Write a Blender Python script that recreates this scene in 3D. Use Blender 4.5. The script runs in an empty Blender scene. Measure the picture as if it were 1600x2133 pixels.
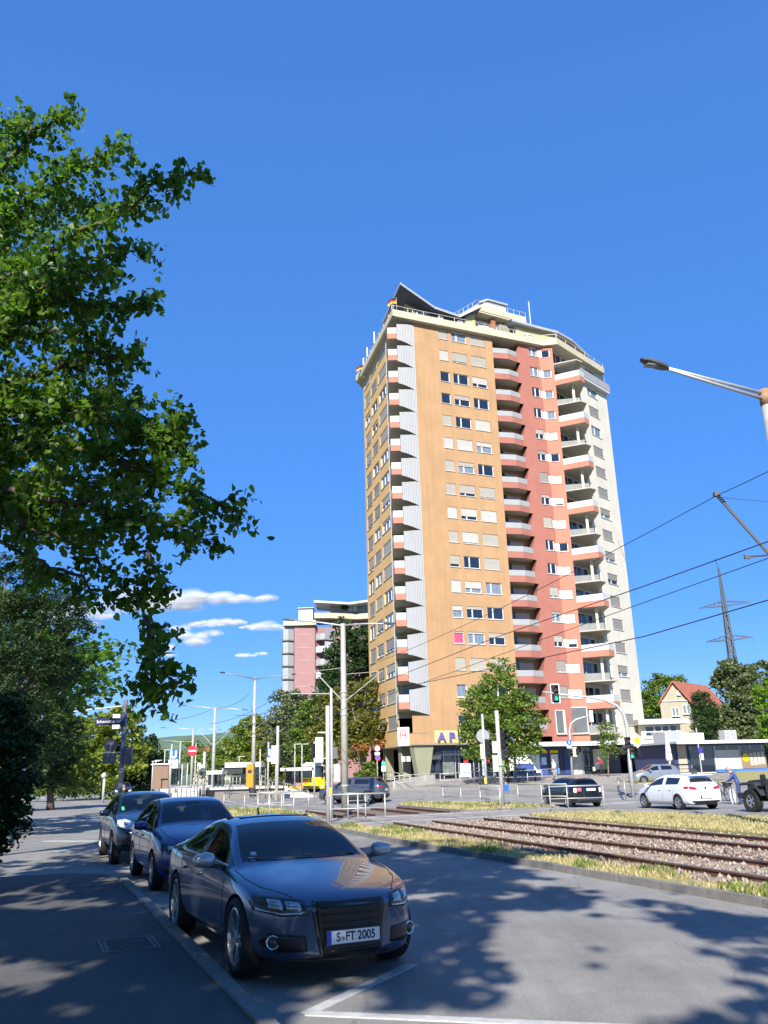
import bpy, bmesh, math, random
from mathutils import Vector, Matrix, Euler
from mathutils.bvhtree import BVHTree
from mathutils import noise as mnoise

random.seed(7)
R = math.radians
scene = bpy.context.scene
COL = scene.collection

# ------------------------------------------------------------------ camera
F_PX, PITCH, ROLL, CAM_H = 1730.0, R(17.5023), R(1.6), 1.80
_s, _c = math.sin(ROLL), math.cos(ROLL)
_r0 = Vector((1, 0, 0)); FWD = Vector((0, math.cos(PITCH), math.sin(PITCH))); _u0 = Vector((0, -math.sin(PITCH), math.cos(PITCH)))
CAM_R = _c * _r0 - _s * _u0
CAM_U = _s * _r0 + _c * _u0
CAM_P = Vector((0, 0, CAM_H))
cd = bpy.data.cameras.new('camera'); cam = bpy.data.objects.new('camera', cd); COL.objects.link(cam)
m3 = Matrix((CAM_R, CAM_U, -FWD)).transposed()
cam.matrix_world = Matrix.Translation(CAM_P) @ m3.to_4x4()
cd.sensor_fit = 'VERTICAL'; cd.sensor_height = 32.0; cd.lens = 32.0 * F_PX / 2133.0
cd.clip_start = 0.05; cd.clip_end = 20000
scene.camera = cam

# ------------------------------------------------------------------ world and sun
SUN_EL = R(35.0)
SUN_AZ = Vector((-0.13, -0.9915, 0)).normalized()
TO_SUN = (SUN_AZ * math.cos(SUN_EL) + Vector((0, 0, math.sin(SUN_EL)))).normalized()
w = bpy.data.worlds.new('World'); scene.world = w; w.use_nodes = True
nt = w.node_tree; nt.nodes.clear()
sky = nt.nodes.new('ShaderNodeTexSky'); sky.sky_type = 'NISHITA'; sky.sun_disc = False
sky.sun_elevation = SUN_EL; sky.sun_rotation = math.atan2(SUN_AZ.x, SUN_AZ.y)
sky.altitude = 5000; sky.air_density = 1.0; sky.dust_density = 0.0; sky.ozone_density = 8.0
gm = nt.nodes.new('ShaderNodeGamma'); gm.inputs['Gamma'].default_value = 0.35
hsv = nt.nodes.new('ShaderNodeHueSaturation'); hsv.inputs['Saturation'].default_value = 1.93; hsv.inputs['Value'].default_value = 2.12; hsv.inputs['Hue'].default_value = 0.52
bg = nt.nodes.new('ShaderNodeBackground'); bg.inputs['Strength'].default_value = 0.15
wo = nt.nodes.new('ShaderNodeOutputWorld')
nt.links.new(sky.outputs[0], gm.inputs['Color']); nt.links.new(gm.outputs[0], hsv.inputs['Color']); nt.links.new(hsv.outputs[0], bg.inputs[0]); nt.links.new(bg.outputs[0], wo.inputs[0])
sl = bpy.data.lights.new('sun', 'SUN'); sl.energy = 5.0; sl.angle = R(0.55); sl.color = (1.0, 0.94, 0.83)
sun = bpy.data.objects.new('sun', sl); COL.objects.link(sun)
sun.rotation_euler = (-TO_SUN).to_track_quat('-Z', 'Y').to_euler()
sun.location = TO_SUN * 60
scene.view_settings.view_transform = 'Standard'; scene.view_settings.look = 'None'
scene.view_settings.exposure = 1.0; scene.view_settings.gamma = 1.0; scene.view_settings.use_curve_mapping = False
if hasattr(scene, 'cycles'):
    scene.cycles.max_bounces = 8; scene.cycles.transparent_max_bounces = 64

# ------------------------------------------------------------------ placement helpers
def ray(px, py):
    return FWD + CAM_R * ((px - 800) / F_PX) - CAM_U * ((py - 1066.5) / F_PX)
def gp(px, py, z=0.0):
    d = ray(px, py); t = (z - CAM_H) / d.z
    return Vector((d.x * t, d.y * t, z))
def at(px, py, Y):
    d = ray(px, py); return CAM_P + d * (Y / d.y)

# ------------------------------------------------------------------ materials
def _n(nt, t, **kw):
    n = nt.nodes.new(t)
    for k, v in kw.items(): setattr(n, k, v)
    return n
MATS = {}
def mat(name, col, rough=0.6, metal=0.0, var=0.0, scale=4.0, bump=0.0, bscale=None, coat=0.0, spec=0.5, streak=0.0, col2=None, detail=4.0, emit=0.0, stretch=None, trans=0.0):
    if name in MATS: return MATS[name]
    m = bpy.data.materials.new(name); m.use_nodes = True; nt = m.node_tree
    p = nt.nodes['Principled BSDF']
    p.inputs['Roughness'].default_value = rough; p.inputs['Metallic'].default_value = metal
    p.inputs['Specular IOR Level'].default_value = spec
    if coat: p.inputs['Coat Weight'].default_value = coat; p.inputs['Coat Roughness'].default_value = 0.03
    if emit:
        p.inputs['Emission Color'].default_value = (*col, 1); p.inputs['Emission Strength'].default_value = emit
    p.inputs['Base Color'].default_value = (*col, 1)
    if var or bump or streak or col2:
        tc = _n(nt, 'ShaderNodeTexCoord'); src = tc.outputs['Object']
        if stretch:
            mp = _n(nt, 'ShaderNodeMapping'); mp.inputs['Scale'].default_value = stretch
            nt.links.new(src, mp.inputs['Vector']); src = mp.outputs[0]
        nz = _n(nt, 'ShaderNodeTexNoise'); nz.inputs['Scale'].default_value = scale; nz.inputs['Detail'].default_value = detail; nz.inputs['Roughness'].default_value = 0.65
        nt.links.new(src, nz.inputs['Vector'])
        mx = _n(nt, 'ShaderNodeMix', data_type='RGBA')
        c2 = col2 if col2 else tuple(c * (1 - var) for c in col)
        c1 = col if col2 else tuple(min(1, c * (1 + var * 0.6)) for c in col)
        mx.inputs['A'].default_value = (*c2, 1); mx.inputs['B'].default_value = (*c1, 1)
        cr = _n(nt, 'ShaderNodeMapRange'); cr.inputs['From Min'].default_value = 0.3; cr.inputs['From Max'].default_value = 0.7
        nt.links.new(nz.outputs['Fac'], cr.inputs['Value']); nt.links.new(cr.outputs[0], mx.inputs['Factor'])
        out = mx.outputs['Result']
        if streak:
            mp2 = _n(nt, 'ShaderNodeMapping'); mp2.inputs['Scale'].default_value = (2.2, 2.2, 0.10)
            nt.links.new(tc.outputs['Object'], mp2.inputs['Vector'])
            n2 = _n(nt, 'ShaderNodeTexNoise'); n2.inputs['Scale'].default_value = 1.6; n2.inputs['Detail'].default_value = 6
            nt.links.new(mp2.outputs[0], n2.inputs['Vector'])
            r2 = _n(nt, 'ShaderNodeMapRange'); r2.inputs['From Min'].default_value = 0.48; r2.inputs['From Max'].default_value = 0.75
            r2.inputs['To Min'].default_value = 0; r2.inputs['To Max'].default_value = streak
            nt.links.new(n2.outputs['Fac'], r2.inputs['Value'])
            m2 = _n(nt, 'ShaderNodeMix', data_type='RGBA'); m2.inputs['B'].default_value = (*[c * 0.62 for c in col], 1)
            nt.links.new(r2.outputs[0], m2.inputs['Factor']); nt.links.new(out, m2.inputs['A']); out = m2.outputs['Result']
        nt.links.new(out, p.inputs['Base Color'])
        if bump:
            nb = _n(nt, 'ShaderNodeTexNoise'); nb.inputs['Scale'].default_value = bscale or scale * 6; nb.inputs['Detail'].default_value = 4
            nt.links.new(tc.outputs['Object'], nb.inputs['Vector'])
            b = _n(nt, 'ShaderNodeBump'); b.inputs['Strength'].default_value = bump; b.inputs['Distance'].default_value = 0.02
            nt.links.new(nb.outputs['Fac'], b.inputs['Height']); nt.links.new(b.outputs[0], p.inputs['Normal'])
    MATS[name] = m
    return m

def leaf_mat(name, c_dark, c_light, transl=0.35, rough=0.55):
    if name in MATS: return MATS[name]
    m = bpy.data.materials.new(name); m.use_nodes = True; nt = m.node_tree; nt.nodes.clear()
    g = _n(nt, 'ShaderNodeNewGeometry'); ramp = _n(nt, 'ShaderNodeMix', data_type='RGBA')
    ramp.inputs['A'].default_value = (*c_dark, 1); ramp.inputs['B'].default_value = (*c_light, 1)
    nt.links.new(g.outputs['Random Per Island'], ramp.inputs['Factor'])
    p = _n(nt, 'ShaderNodeBsdfPrincipled'); p.inputs['Roughness'].default_value = rough; p.inputs['Specular IOR Level'].default_value = 0.35
    t = _n(nt, 'ShaderNodeBsdfTranslucent'); mx = _n(nt, 'ShaderNodeMixShader'); mx.inputs[0].default_value = transl
    hs = _n(nt, 'ShaderNodeMix', data_type='RGBA', blend_type='MULTIPLY'); hs.inputs['Factor'].default_value = 1; hs.inputs['B'].default_value = (1.9, 2.0, 0.7, 1)
    nt.links.new(ramp.outputs['Result'], hs.inputs['A'])
    nt.links.new(ramp.outputs['Result'], p.inputs['Base Color']); nt.links.new(hs.outputs['Result'], t.inputs['Color'])
    o = _n(nt, 'ShaderNodeOutputMaterial')
    nt.links.new(p.outputs[0], mx.inputs[1]); nt.links.new(t.outputs[0], mx.inputs[2]); nt.links.new(mx.outputs[0], o.inputs[0])
    MATS[name] = m; return m

def glass_mat(name, tint=(0.02, 0.03, 0.04), see=0.0, rough=0.02, ior=1.5):
    """window pane: mirror-like reflection over a dark room; see>0 lets part of what is behind show through"""
    if name in MATS: return MATS[name]
    m = bpy.data.materials.new(name); m.use_nodes = True; nt = m.node_tree
    p = nt.nodes['Principled BSDF']; p.inputs['Base Color'].default_value = (*tint, 1); p.inputs['Roughness'].default_value = rough
    p.inputs['IOR'].default_value = ior; p.inputs['Specular IOR Level'].default_value = 0.9
    if see:
        o = nt.nodes['Material Output']; tr = _n(nt, 'ShaderNodeBsdfTransparent'); tr.inputs[0].default_value = (0.62, 0.7, 0.72, 1)
        lw = _n(nt, 'ShaderNodeFresnel'); lw.inputs[0].default_value = 1.45
        gl = _n(nt, 'ShaderNodeBsdfGlossy'); gl.inputs['Roughness'].default_value = 0.01
        mx = _n(nt, 'ShaderNodeMixShader'); mx2 = _n(nt, 'ShaderNodeMixShader')
        mx2.inputs[0].default_value = see
        nt.links.new(p.outputs[0], mx2.inputs[1]); nt.links.new(tr.outputs[0], mx2.inputs[2])
        nt.links.new(lw.outputs[0], mx.inputs[0]); nt.links.new(mx2.outputs[0], mx.inputs[1]); nt.links.new(gl.outputs[0], mx.inputs[2])
        nt.links.new(mx.outputs[0], o.inputs[0])
    MATS[name] = m; return m

# ------------------------------------------------------------------ mesh helpers
class MB:
    """collects shapes, then links them as ONE mesh object"""
    def __init__(s): s.v = []; s.f = []; s.mi = []; s.sm = []; s.m = 0; s.smooth = False
    def add(s, vs, fs):
        o = len(s.v); s.v.extend([tuple(v) for v in vs])
        for f in fs: s.f.append([i + o for i in f]); s.mi.append(s.m); s.sm.append(s.smooth)
        return s
    def quad(s, a, b, c, d): return s.add([a, b, c, d], [(0, 1, 2, 3)])
    def box(s, c, size, rz=0.0, M=None):
        x, y, z = [k / 2 for k in size]
        vs = [Vector((sx * x, sy * y, sz * z)) for sz in (-1, 1) for sx, sy in ((-1, -1), (1, -1), (1, 1), (-1, 1))]
        if M is None: M = Matrix.Rotation(rz, 3, 'Z')
        vs = [M @ v + Vector(c) for v in vs]
        return s.add(vs, [(3, 2, 1, 0), (4, 5, 6, 7), (0, 1, 5, 4), (1, 2, 6, 5), (2, 3, 7, 6), (3, 0, 4, 7)])
    def bar(s, a, b, wd, hg, up=Vector((0, 0, 1))):
        """box beam from a to b"""
        a = Vector(a); b = Vector(b); d = (b - a); L = d.length; d.normalize()
        sd = d.cross(up)
        if sd.length < 1e-4: sd = d.cross(Vector((0, 1, 0)))
        sd.normalize(); u = sd.cross(d)
        vs = []
        for p in (a, b):
            for i, j in ((-1, -1), (1, -1), (1, 1), (-1, 1)): vs.append(p + sd * (i * wd / 2) + u * (j * hg / 2))
        return s.add(vs, [(0, 1, 2, 3), (7, 6, 5, 4), (0, 4, 5, 1), (1, 5, 6, 2), (2, 6, 7, 3), (3, 7, 4, 0)])
    def prism(s, poly, z0, z1):
        n = len(poly)
        vs = [(p[0], p[1], z0) for p in poly] + [(p[0], p[1], z1) for p in poly]
        ar = sum(poly[i][0] * poly[(i + 1) % n][1] - poly[(i + 1) % n][0] * poly[i][1] for i in range(n))
        fs = [tuple(range(n))[::-1], tuple(range(n, 2 * n))] + [(i, (i + 1) % n, n + (i + 1) % n, n + i) for i in range(n)]
        if ar < 0: fs = [f[::-1] for f in fs]
        return s.add(vs, fs)
    def tube(s, pts, r, n=8, cap=True):
        pts = [Vector(p) for p in pts]; k = len(pts)
        rs = r if isinstance(r, (list, tuple)) else [r] * k
        vs = []; ref = None
        for i, p in enumerate(pts):
            d = (pts[min(i + 1, k - 1)] - pts[max(i - 1, 0)]).normalized()
            if ref is None: ref = d.orthogonal().normalized()
            ref = (ref - d * ref.dot(d)); ref = ref.normalized() if ref.length > 1e-5 else d.orthogonal().normalized()
            b = d.cross(ref)
            for j in range(n):
                a = 2 * math.pi * j / n; vs.append(p + (ref * math.cos(a) + b * math.sin(a)) * rs[i])
        fs = [(i * n + j, i * n + (j + 1) % n, (i + 1) * n + (j + 1) % n, (i + 1) * n + j) for i in range(k - 1) for j in range(n)]
        if cap: fs += [tuple(range(n))[::-1], tuple(range((k - 1) * n, k * n))]
        return s.add(vs, fs)
    def lathe(s, prof, n=24, M=None, close=False):
        """prof: (radius, height) pairs turned about local z"""
        M = M or Matrix.Identity(4); vs = []; k = len(prof)
        for r, h in prof:
            for j in range(n):
                a = 2 * math.pi * j / n; vs.append(M @ Vector((r * math.cos(a), r * math.sin(a), h)))
        K = k if close else k - 1
        fs = [(i * n + j, i * n + (j + 1) % n, ((i + 1) % k) * n + (j + 1) % n, ((i + 1) % k) * n + j) for i in range(K) for j in range(n)]
        return s.add(vs, fs)
    def disc(s, c, r, nrm, n=20, th=0.0, sx=1.0):
        nrm = Vector(nrm).normalized(); u = Vector((0, 0, 1)).cross(nrm)
        u = u.normalized() if u.length > 1e-3 else Vector((1, 0, 0)); v = nrm.cross(u); c = Vector(c)
        ring = [c + (u * math.cos(2 * math.pi * j / n) * sx + v * math.sin(2 * math.pi * j / n)) * r for j in range(n)]
        if not th: return s.add(ring, [tuple(range(n))])
        back = [p - nrm * th for p in ring]
        return s.add(ring + back, [tuple(range(n)), tuple(range(n, 2 * n))[::-1]] + [(j, n + j, n + (j + 1) % n, (j + 1) % n) for j in range(n)])
    def build(s, name, mats, parent=None, smooth=False, mesh=None):
        me = bpy.data.meshes.new(name); me.from_pydata(s.v, [], s.f)
        if not isinstance(mats, (list, tuple)): mats = [mats]
        for m in mats: me.materials.append(m)
        if len(mats) > 1: me.polygons.foreach_set('material_index', s.mi)
        if smooth: me.polygons.foreach_set('use_smooth', [True] * len(s.f))
        elif any(s.sm): me.polygons.foreach_set('use_smooth', s.sm)
        me.update()
        return link(name, me, parent)
def link(name, me, parent=None, loc=None):
    o = bpy.data.objects.new(name, me); COL.objects.link(o)
    if parent: o.parent = parent
    if loc is not None: o.location = loc
    return o
def thing(name, label, cat, loc=(0, 0, 0), rz=0.0, group=None):
    o = bpy.data.objects.new(name, None); COL.objects.link(o); o.empty_display_size = 0.3
    o.location = loc; o.rotation_euler = (0, 0, rz); o['label'] = label; o['category'] = cat
    if group: o['group'] = group
    return o
def tag(o, label=None, cat=None, group=None, kind=None):
    if label: o['label'] = label
    if cat: o['category'] = cat
    if group: o['group'] = group
    if kind: o['kind'] = kind
    return o
def children_of(o): return [c for c in COL.objects if c.parent == o]
KIDS = {}
def copy_tree(o, parent=None):
    c = o.copy(); COL.objects.link(c); c.parent = parent
    for ch in list(o.children): copy_tree(ch, c)
    return c
def dup(root, loc, rz, label, group=None, scale=None):
    c = copy_tree(root); c.location = loc; c.rotation_euler = (0, 0, rz); c['label'] = label
    if group: c['group'] = group
    if scale: c.scale = scale
    return c
def text_mesh(txt, size, depth=0.0, align='CENTER', bold=0.0, sx=1.0):
    cu = bpy.data.curves.new('lettering', 'FONT'); cu.body = txt; cu.size = size; cu.align_x = align; cu.align_y = 'CENTER'
    cu.extrude = depth; cu.offset = bold
    o = bpy.data.objects.new('lettering', cu); COL.objects.link(o)
    dg = bpy.context.evaluated_depsgraph_get(); me = bpy.data.meshes.new_from_object(o.evaluated_get(dg))
    bpy.data.objects.remove(o)
    me.materials.clear()
    if sx != 1.0: me.transform(Matrix.Diagonal((sx, 1, 1, 1)))
    return me
def lettering(txt, size, pos, nrm, m, parent=None, depth=0.004, up=Vector((0, 0, 1)), bold=0.0, name='lettering', sx=1.0):
    """flat letters standing at pos, facing nrm (parent space)"""
    me = text_mesh(txt, size, depth, bold=bold, sx=sx); me.materials.append(m)
    n = Vector(nrm).normalized(); x = up.cross(n).normalized(); y = n.cross(x)
    M = Matrix((x, y, n)).transposed().to_4x4(); M.translation = Vector(pos); me.transform(M)
    return link(name, me, parent)
def eval_mesh(o):
    dg = bpy.context.evaluated_depsgraph_get(); return bpy.data.meshes.new_from_object(o.evaluated_get(dg))
def lerp(a, b, t): return a + (b - a) * t
def sstep(t): t = max(0.0, min(1.0, t)); return t * t * (3 - 2 * t)
# ------------------------------------------------------------------ shared materials
M_OCHRE = mat('ochre_render', (0.375, 0.23, 0.118), 0.9, var=0.12, scale=0.5, streak=0.34, bump=0.15, bscale=30)
M_OCHRE2 = mat('yellow_ochre_render', (0.56, 0.36, 0.145), 0.9, var=0.12, scale=0.5, streak=0.30, bump=0.15, bscale=30)
M_RED = mat('red_render', (0.32, 0.125, 0.095), 0.9, var=0.10, scale=0.5, streak=0.15, bump=0.15, bscale=30)
M_SALMON = mat('salmon_render', (0.45, 0.17, 0.115), 0.9, var=0.08, scale=0.5, streak=0.12, bump=0.15, bscale=30)
M_CREAM = mat('cream_render', (0.545, 0.52, 0.445), 0.9, var=0.10, scale=0.5, streak=0.28, bump=0.15, bscale=30)
M_ROOFEDGE = mat('pale_yellow_render', (0.47, 0.43, 0.31), 0.85, var=0.08, scale=0.6, streak=0.2)
M_WHITEP = mat('white_panel', (0.46, 0.47, 0.48), 0.6, var=0.06, scale=1.2)
M_GREYP = mat('light_grey_panel', (0.285, 0.295, 0.30), 0.6, var=0.08, scale=1.2)
M_DULL = mat('weathered_grey_panel', (0.20, 0.205, 0.20), 0.7, var=0.15, scale=1.2, streak=.3)
M_SCREEN = mat('corrugated_sheet', (0.34, 0.35, 0.36), 0.5, metal=0.1, var=0.05, scale=0.8)
M_FRAME = mat('white_window_frame', (0.58, 0.58, 0.57), 0.4)
M_SILL = mat('sill', (0.50, 0.48, 0.43), 0.6)
M_SHUT_W = mat('cream_roller_shutter', (0.37, 0.35, 0.305), 0.55, var=0.12, scale=2.0, stretch=(0.3, 0.3, 9.0))
M_SHUT_G = mat('grey_roller_shutter', (0.27, 0.258, 0.235), 0.55, var=0.12, scale=2.0, stretch=(0.3, 0.3, 9.0))
M_SHUT_Y = mat('white_roller_shutter', (0.45, 0.44, 0.41), 0.5, var=0.08, scale=2.0, stretch=(0.3, 0.3, 9.0))
M_PINK = mat('pink_blind', (0.62, 0.06, 0.14), 0.6)
M_PANE = glass_mat('window_pane', (0.012, 0.02, 0.035))
M_PANE2 = mat('curtained_pane', (0.17, 0.215, 0.27), 0.06, var=0.35, scale=2.2, spec=0.8, stretch=(2.5, 2.5, .35), detail=2)
M_PANE3 = mat('shop_office_pane', (0.115, 0.125, 0.12), 0.07, var=0.2, scale=.8, spec=.8)
M_CONC = mat('concrete', (0.42, 0.40, 0.36), 0.85, var=0.15, scale=1.5, bump=0.2)
M_SOFFIT = mat('balcony_soffit', (0.40, 0.37, 0.31), 0.9, var=0.08, scale=1.0)
M_OLIVE = mat('olive_grey_render', (0.24, 0.245, 0.165), 0.9, var=0.08, scale=0.8, streak=0.2)
M_YEL = mat('pale_yellow_wall', (0.48, 0.43, 0.22), 0.9, var=0.08, scale=0.8)
M_ZINC = mat('zinc_sheet', (0.40, 0.42, 0.45), 0.45, metal=0.3, var=0.06, scale=1)
M_EAVESHADE = mat('shade_dark_soffit', (0.06, 0.07, 0.10), 0.7)  # shade under the eave put into a dark navy base colour
M_DARK = mat('dark_recess', (0.02, 0.022, 0.028), 0.7)
M_GALV = mat('galvanised_steel', (0.46, 0.47, 0.47), 0.5, metal=0.45, var=0.15, scale=6)
M_WHITEST = mat('white_painted_steel', (0.37, 0.37, 0.355), 0.45, var=0.06, scale=4)
M_BLACKPL = mat('black_plastic', (0.018, 0.018, 0.02), 0.5)

class Plane2:
    """a vertical facade plane: origin, direction to the right seen from outside, inward normal"""
    def __init__(s, O, u):
        s.O = Vector((O[0], O[1], 0)); s.u = Vector((u[0], u[1], 0)).normalized(); s.n = Vector((-s.u.y, s.u.x, 0))
        s.ang = math.atan2(s.u.y, s.u.x)
    def P(s, a, z, t=0.0):
        p = s.O + s.u * a + s.n * t; return Vector((p.x, p.y, z))
PA = Plane2((1.3234, 83.0114), (0.91899, 0.39428))
_pc = PA.P(19.66, 0)
PC2 = Plane2(_pc, (math.cos(R(-8.4)), math.sin(R(-8.4))))
PD = Plane2((21.1421, 90.4802), (0.68364, 0.72983))
_ul = Vector((-0.26634, 0.96388, 0)); _ol = Vector((2.1383, 82.6198, 0)) + _ul * 16.5
PL = Plane2(_ol, (0.26634, -0.96388))                  # a = 16.5 - s

NFL = 17; SH = 2.703
def floor_z(i): return 48.4 - SH * i
def head_z(i): return floor_z(i) + 2.24
Z_SOFFIT, Z_BASE, Z_PLAZA = 50.80, 4.30, 1.02

def adopt(o, p):
    o.parent = p; o.matrix_parent_inverse = p.matrix_basis.inverted(); return o
def facade(pl, a0, a1, z0, z1, ops, m, name, parent, reveal=0.16, thick=0.0):
    """wall sheet with real openings and reveals; ops = (a0, a1, z0, z1)"""
    A = sorted({a0, a1, *[o[0] for o in ops], *[o[1] for o in ops]}); Z = sorted({z0, z1, *[o[2] for o in ops], *[o[3] for o in ops]})
    A = [a for a in A if a0 - 1e-6 <= a <= a1 + 1e-6]; Z = [z for z in Z if z0 - 1e-6 <= z <= z1 + 1e-6]
    mb = MB()
    for i in range(len(A) - 1):
        for j in range(len(Z) - 1):
            ca, cz = (A[i] + A[i + 1]) / 2, (Z[j] + Z[j + 1]) / 2
            if any(o[0] < ca < o[1] and o[2] < cz < o[3] for o in ops): continue
            mb.quad(pl.P(A[i], Z[j]), pl.P(A[i + 1], Z[j]), pl.P(A[i + 1], Z[j + 1]), pl.P(A[i], Z[j + 1]))
    for b0, b1, y0, y1 in ops:
        r = reveal
        mb.quad(pl.P(b0, y0), pl.P(b0, y1), pl.P(b0, y1, r), pl.P(b0, y0, r))
        mb.quad(pl.P(b1, y0), pl.P(b1, y0, r), pl.P(b1, y1, r), pl.P(b1, y1))
        mb.quad(pl.P(b0, y1), pl.P(b1, y1), pl.P(b1, y1, r), pl.P(b0, y1, r))
        mb.quad(pl.P(b0, y0), pl.P(b0, y0, r), pl.P(b1, y0, r), pl.P(b1, y0))
    o = mb.build(name, m); adopt(o, parent); return o

WCACHE = {}
def win_meshes(wd, h, mull, tran):
    k = (round(wd, 3), round(h, 3), mull, tran)
    if k in WCACHE: return WCACHE[k]
    fr = MB(); t = 0.075
    y0, y1 = 0.10, 0.17; yc, ys = (y0 + y1) / 2, y1 - y0
    fr.box((wd / 2, yc, t / 2), (wd, ys, t)); fr.box((wd / 2, yc, h - t / 2), (wd, ys, t))
    fr.box((t / 2, yc, h / 2), (t, ys, h - 2 * t)); fr.box((wd - t / 2, yc, h / 2), (t, ys, h - 2 * t))
    for x in mull: fr.box((x * wd, yc, h / 2), (0.13, ys, h - 2 * t))
    if tran: fr.box((wd / 2, yc, tran * h), (wd - 2 * t, ys * 0.8, 0.06))
    pn = MB(); pn.box((wd / 2, 0.155, h / 2), (wd - 2 * t, 0.012, h - 2 * t))
    si = MB(); si.box((wd / 2, 0.02, -0.03), (wd + 0.08, 0.20, 0.055))
    mf = bpy.data.meshes.new('window'); mf.from_pydata(fr.v, [], fr.f); mf.materials.append(M_FRAME)
    ms = bpy.data.meshes.new('sill'); ms.from_pydata(si.v, [], si.f); ms.materials.append(M_SILL)
    pms = []
    for m in (M_PANE, M_PANE2, M_PINK, M_PANE3):
        mp = bpy.data.meshes.new('pane'); mp.from_pydata(pn.v, [], pn.f); mp.materials.append(m); pms.append(mp)
    WCACHE[k] = (mf, pms, ms); return WCACHE[k]
SCACHE = {}
def shutter_mesh(wd, sh, m):
    k = (round(wd, 3), round(sh, 2), m.name)
    if k in SCACHE: return SCACHE[k]
    mb = MB(); n = max(2, int(sh / 0.115)); y = 0.055
    prof = []
    for i in range(n):
        z = -i * sh / n; prof += [(y + 0.022, z), (y, z - 0.02), (y, z - sh / n + 0.02)]
    prof += [(y + 0.022, -sh), (y + 0.04, -sh)]
    vs = [(0.02, p[0], p[1]) for p in prof] + [(wd - 0.02, p[0], p[1]) for p in prof]; k2 = len(prof)
    mb.add(vs, [(i + 1, i, k2 + i, k2 + i + 1)[::-1] for i in range(k2 - 1)])
    me = bpy.data.meshes.new('roller_shutter'); me.from_pydata(mb.v, [], mb.f); me.materials.append(m); SCACHE[k] = me; return me
def window(parent, pl, a0, a1, z0, z1, closed=0.0, mull=(), tran=None, pane=0, shm=None, sill=True):
    wd, h = a1 - a0, z1 - z0
    mf, pms, ms = win_meshes(wd, h, mull, tran)
    o = link('window', mf); o.location = pl.P(a0, z0); o.rotation_euler = (0, 0, pl.ang); adopt(o, parent)
    link('pane', pms[pane], o)
    if sill: link('sill', ms, o)
    if closed > 0.03:
        s = link('roller_shutter', shutter_mesh(wd, closed * (h - 0.02), shm or M_SHUT_W), o); s.location = (0, 0, h - 0.01)
    return o

TOWER = thing('apartment_tower', 'tall ochre, red and cream apartment tower with a chemist on its ground floor', 'apartment tower', (12, 90, 0))
rt = random.Random(3)
# ---- ochre main face
A_COL = [(6.0, 7.2, ()), (7.65, 9.65, (0.36,)), (10.12, 12.12, (0.36,))]
A_ST = [(1, 0, 1), (1, .85, 1), (0, 0, .65), (0, .4, 0), (1, 0, 1), (1, 1, .4), (1, .4, 0), (1, .75, .9), (1, .7, 1), (1, .9, 1), (.75, 0, 1), (1, .6, 0), (.4, .25, 0), (.12, .15, .4), (1, 1, 1), (0, 0, 0), (0, 1, .5)]
ops = [(c[0], c[1], head_z(i) - 1.27, head_z(i)) for i in range(NFL) for c in A_COL]
facade(PA, 2.85, 13.15, 7.0, Z_SOFFIT, [o for o in ops if o[2] > 7.0], M_OCHRE, 'ochre_wall', TOWER)
facade(PA, 0.95, 13.15, Z_BASE, 7.0, [o for o in ops if o[2] < 7.0], M_OCHRE, 'ochre_wall', TOWER)
for i in range(NFL):
    for j, c in enumerate(A_COL):
        st = A_ST[i][j]
        window(TOWER, PA, c[0], c[1], head_z(i) - 1.27, head_z(i), st, c[2], None, 2 if (i == 13 and j == 0) else (1 if rt.random() < .45 else 0), M_SHUT_W if rt.random() < .6 else M_SHUT_Y)
# ---- yellow ochre left face (a = 16.5 - s)
L_COL = [(0.75, 3.3, (0.5,)), (4.05, 6.8, (0.5,)), (7.6, 11.45, (0.33, 0.66))]
ops = [(c[0], c[1], head_z(i) - (1.65 if j == 0 else 1.4), head_z(i)) for i in range(NFL) for j, c in enumerate(L_COL)]
facade(PL, 0.0, 11.65, Z_BASE, Z_SOFFIT, ops, M_OCHRE2, 'yellow_ochre_wall', TOWER)
for i in range(NFL):
    for j, c in enumerate(L_COL):
        st = rt.choice([1, 1, .9, .8, .75, .3, 0, 0]) if j < 2 else rt.choice([1, .9, .8, .2, 0, 0, .6])
        window(TOWER, PL, c[0], c[1], head_z(i) - (1.65 if j == 0 else 1.4), head_z(i), st, c[2], None, rt.choice([0, 1]), rt.choice([M_SHUT_G, M_SHUT_W]))
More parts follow.
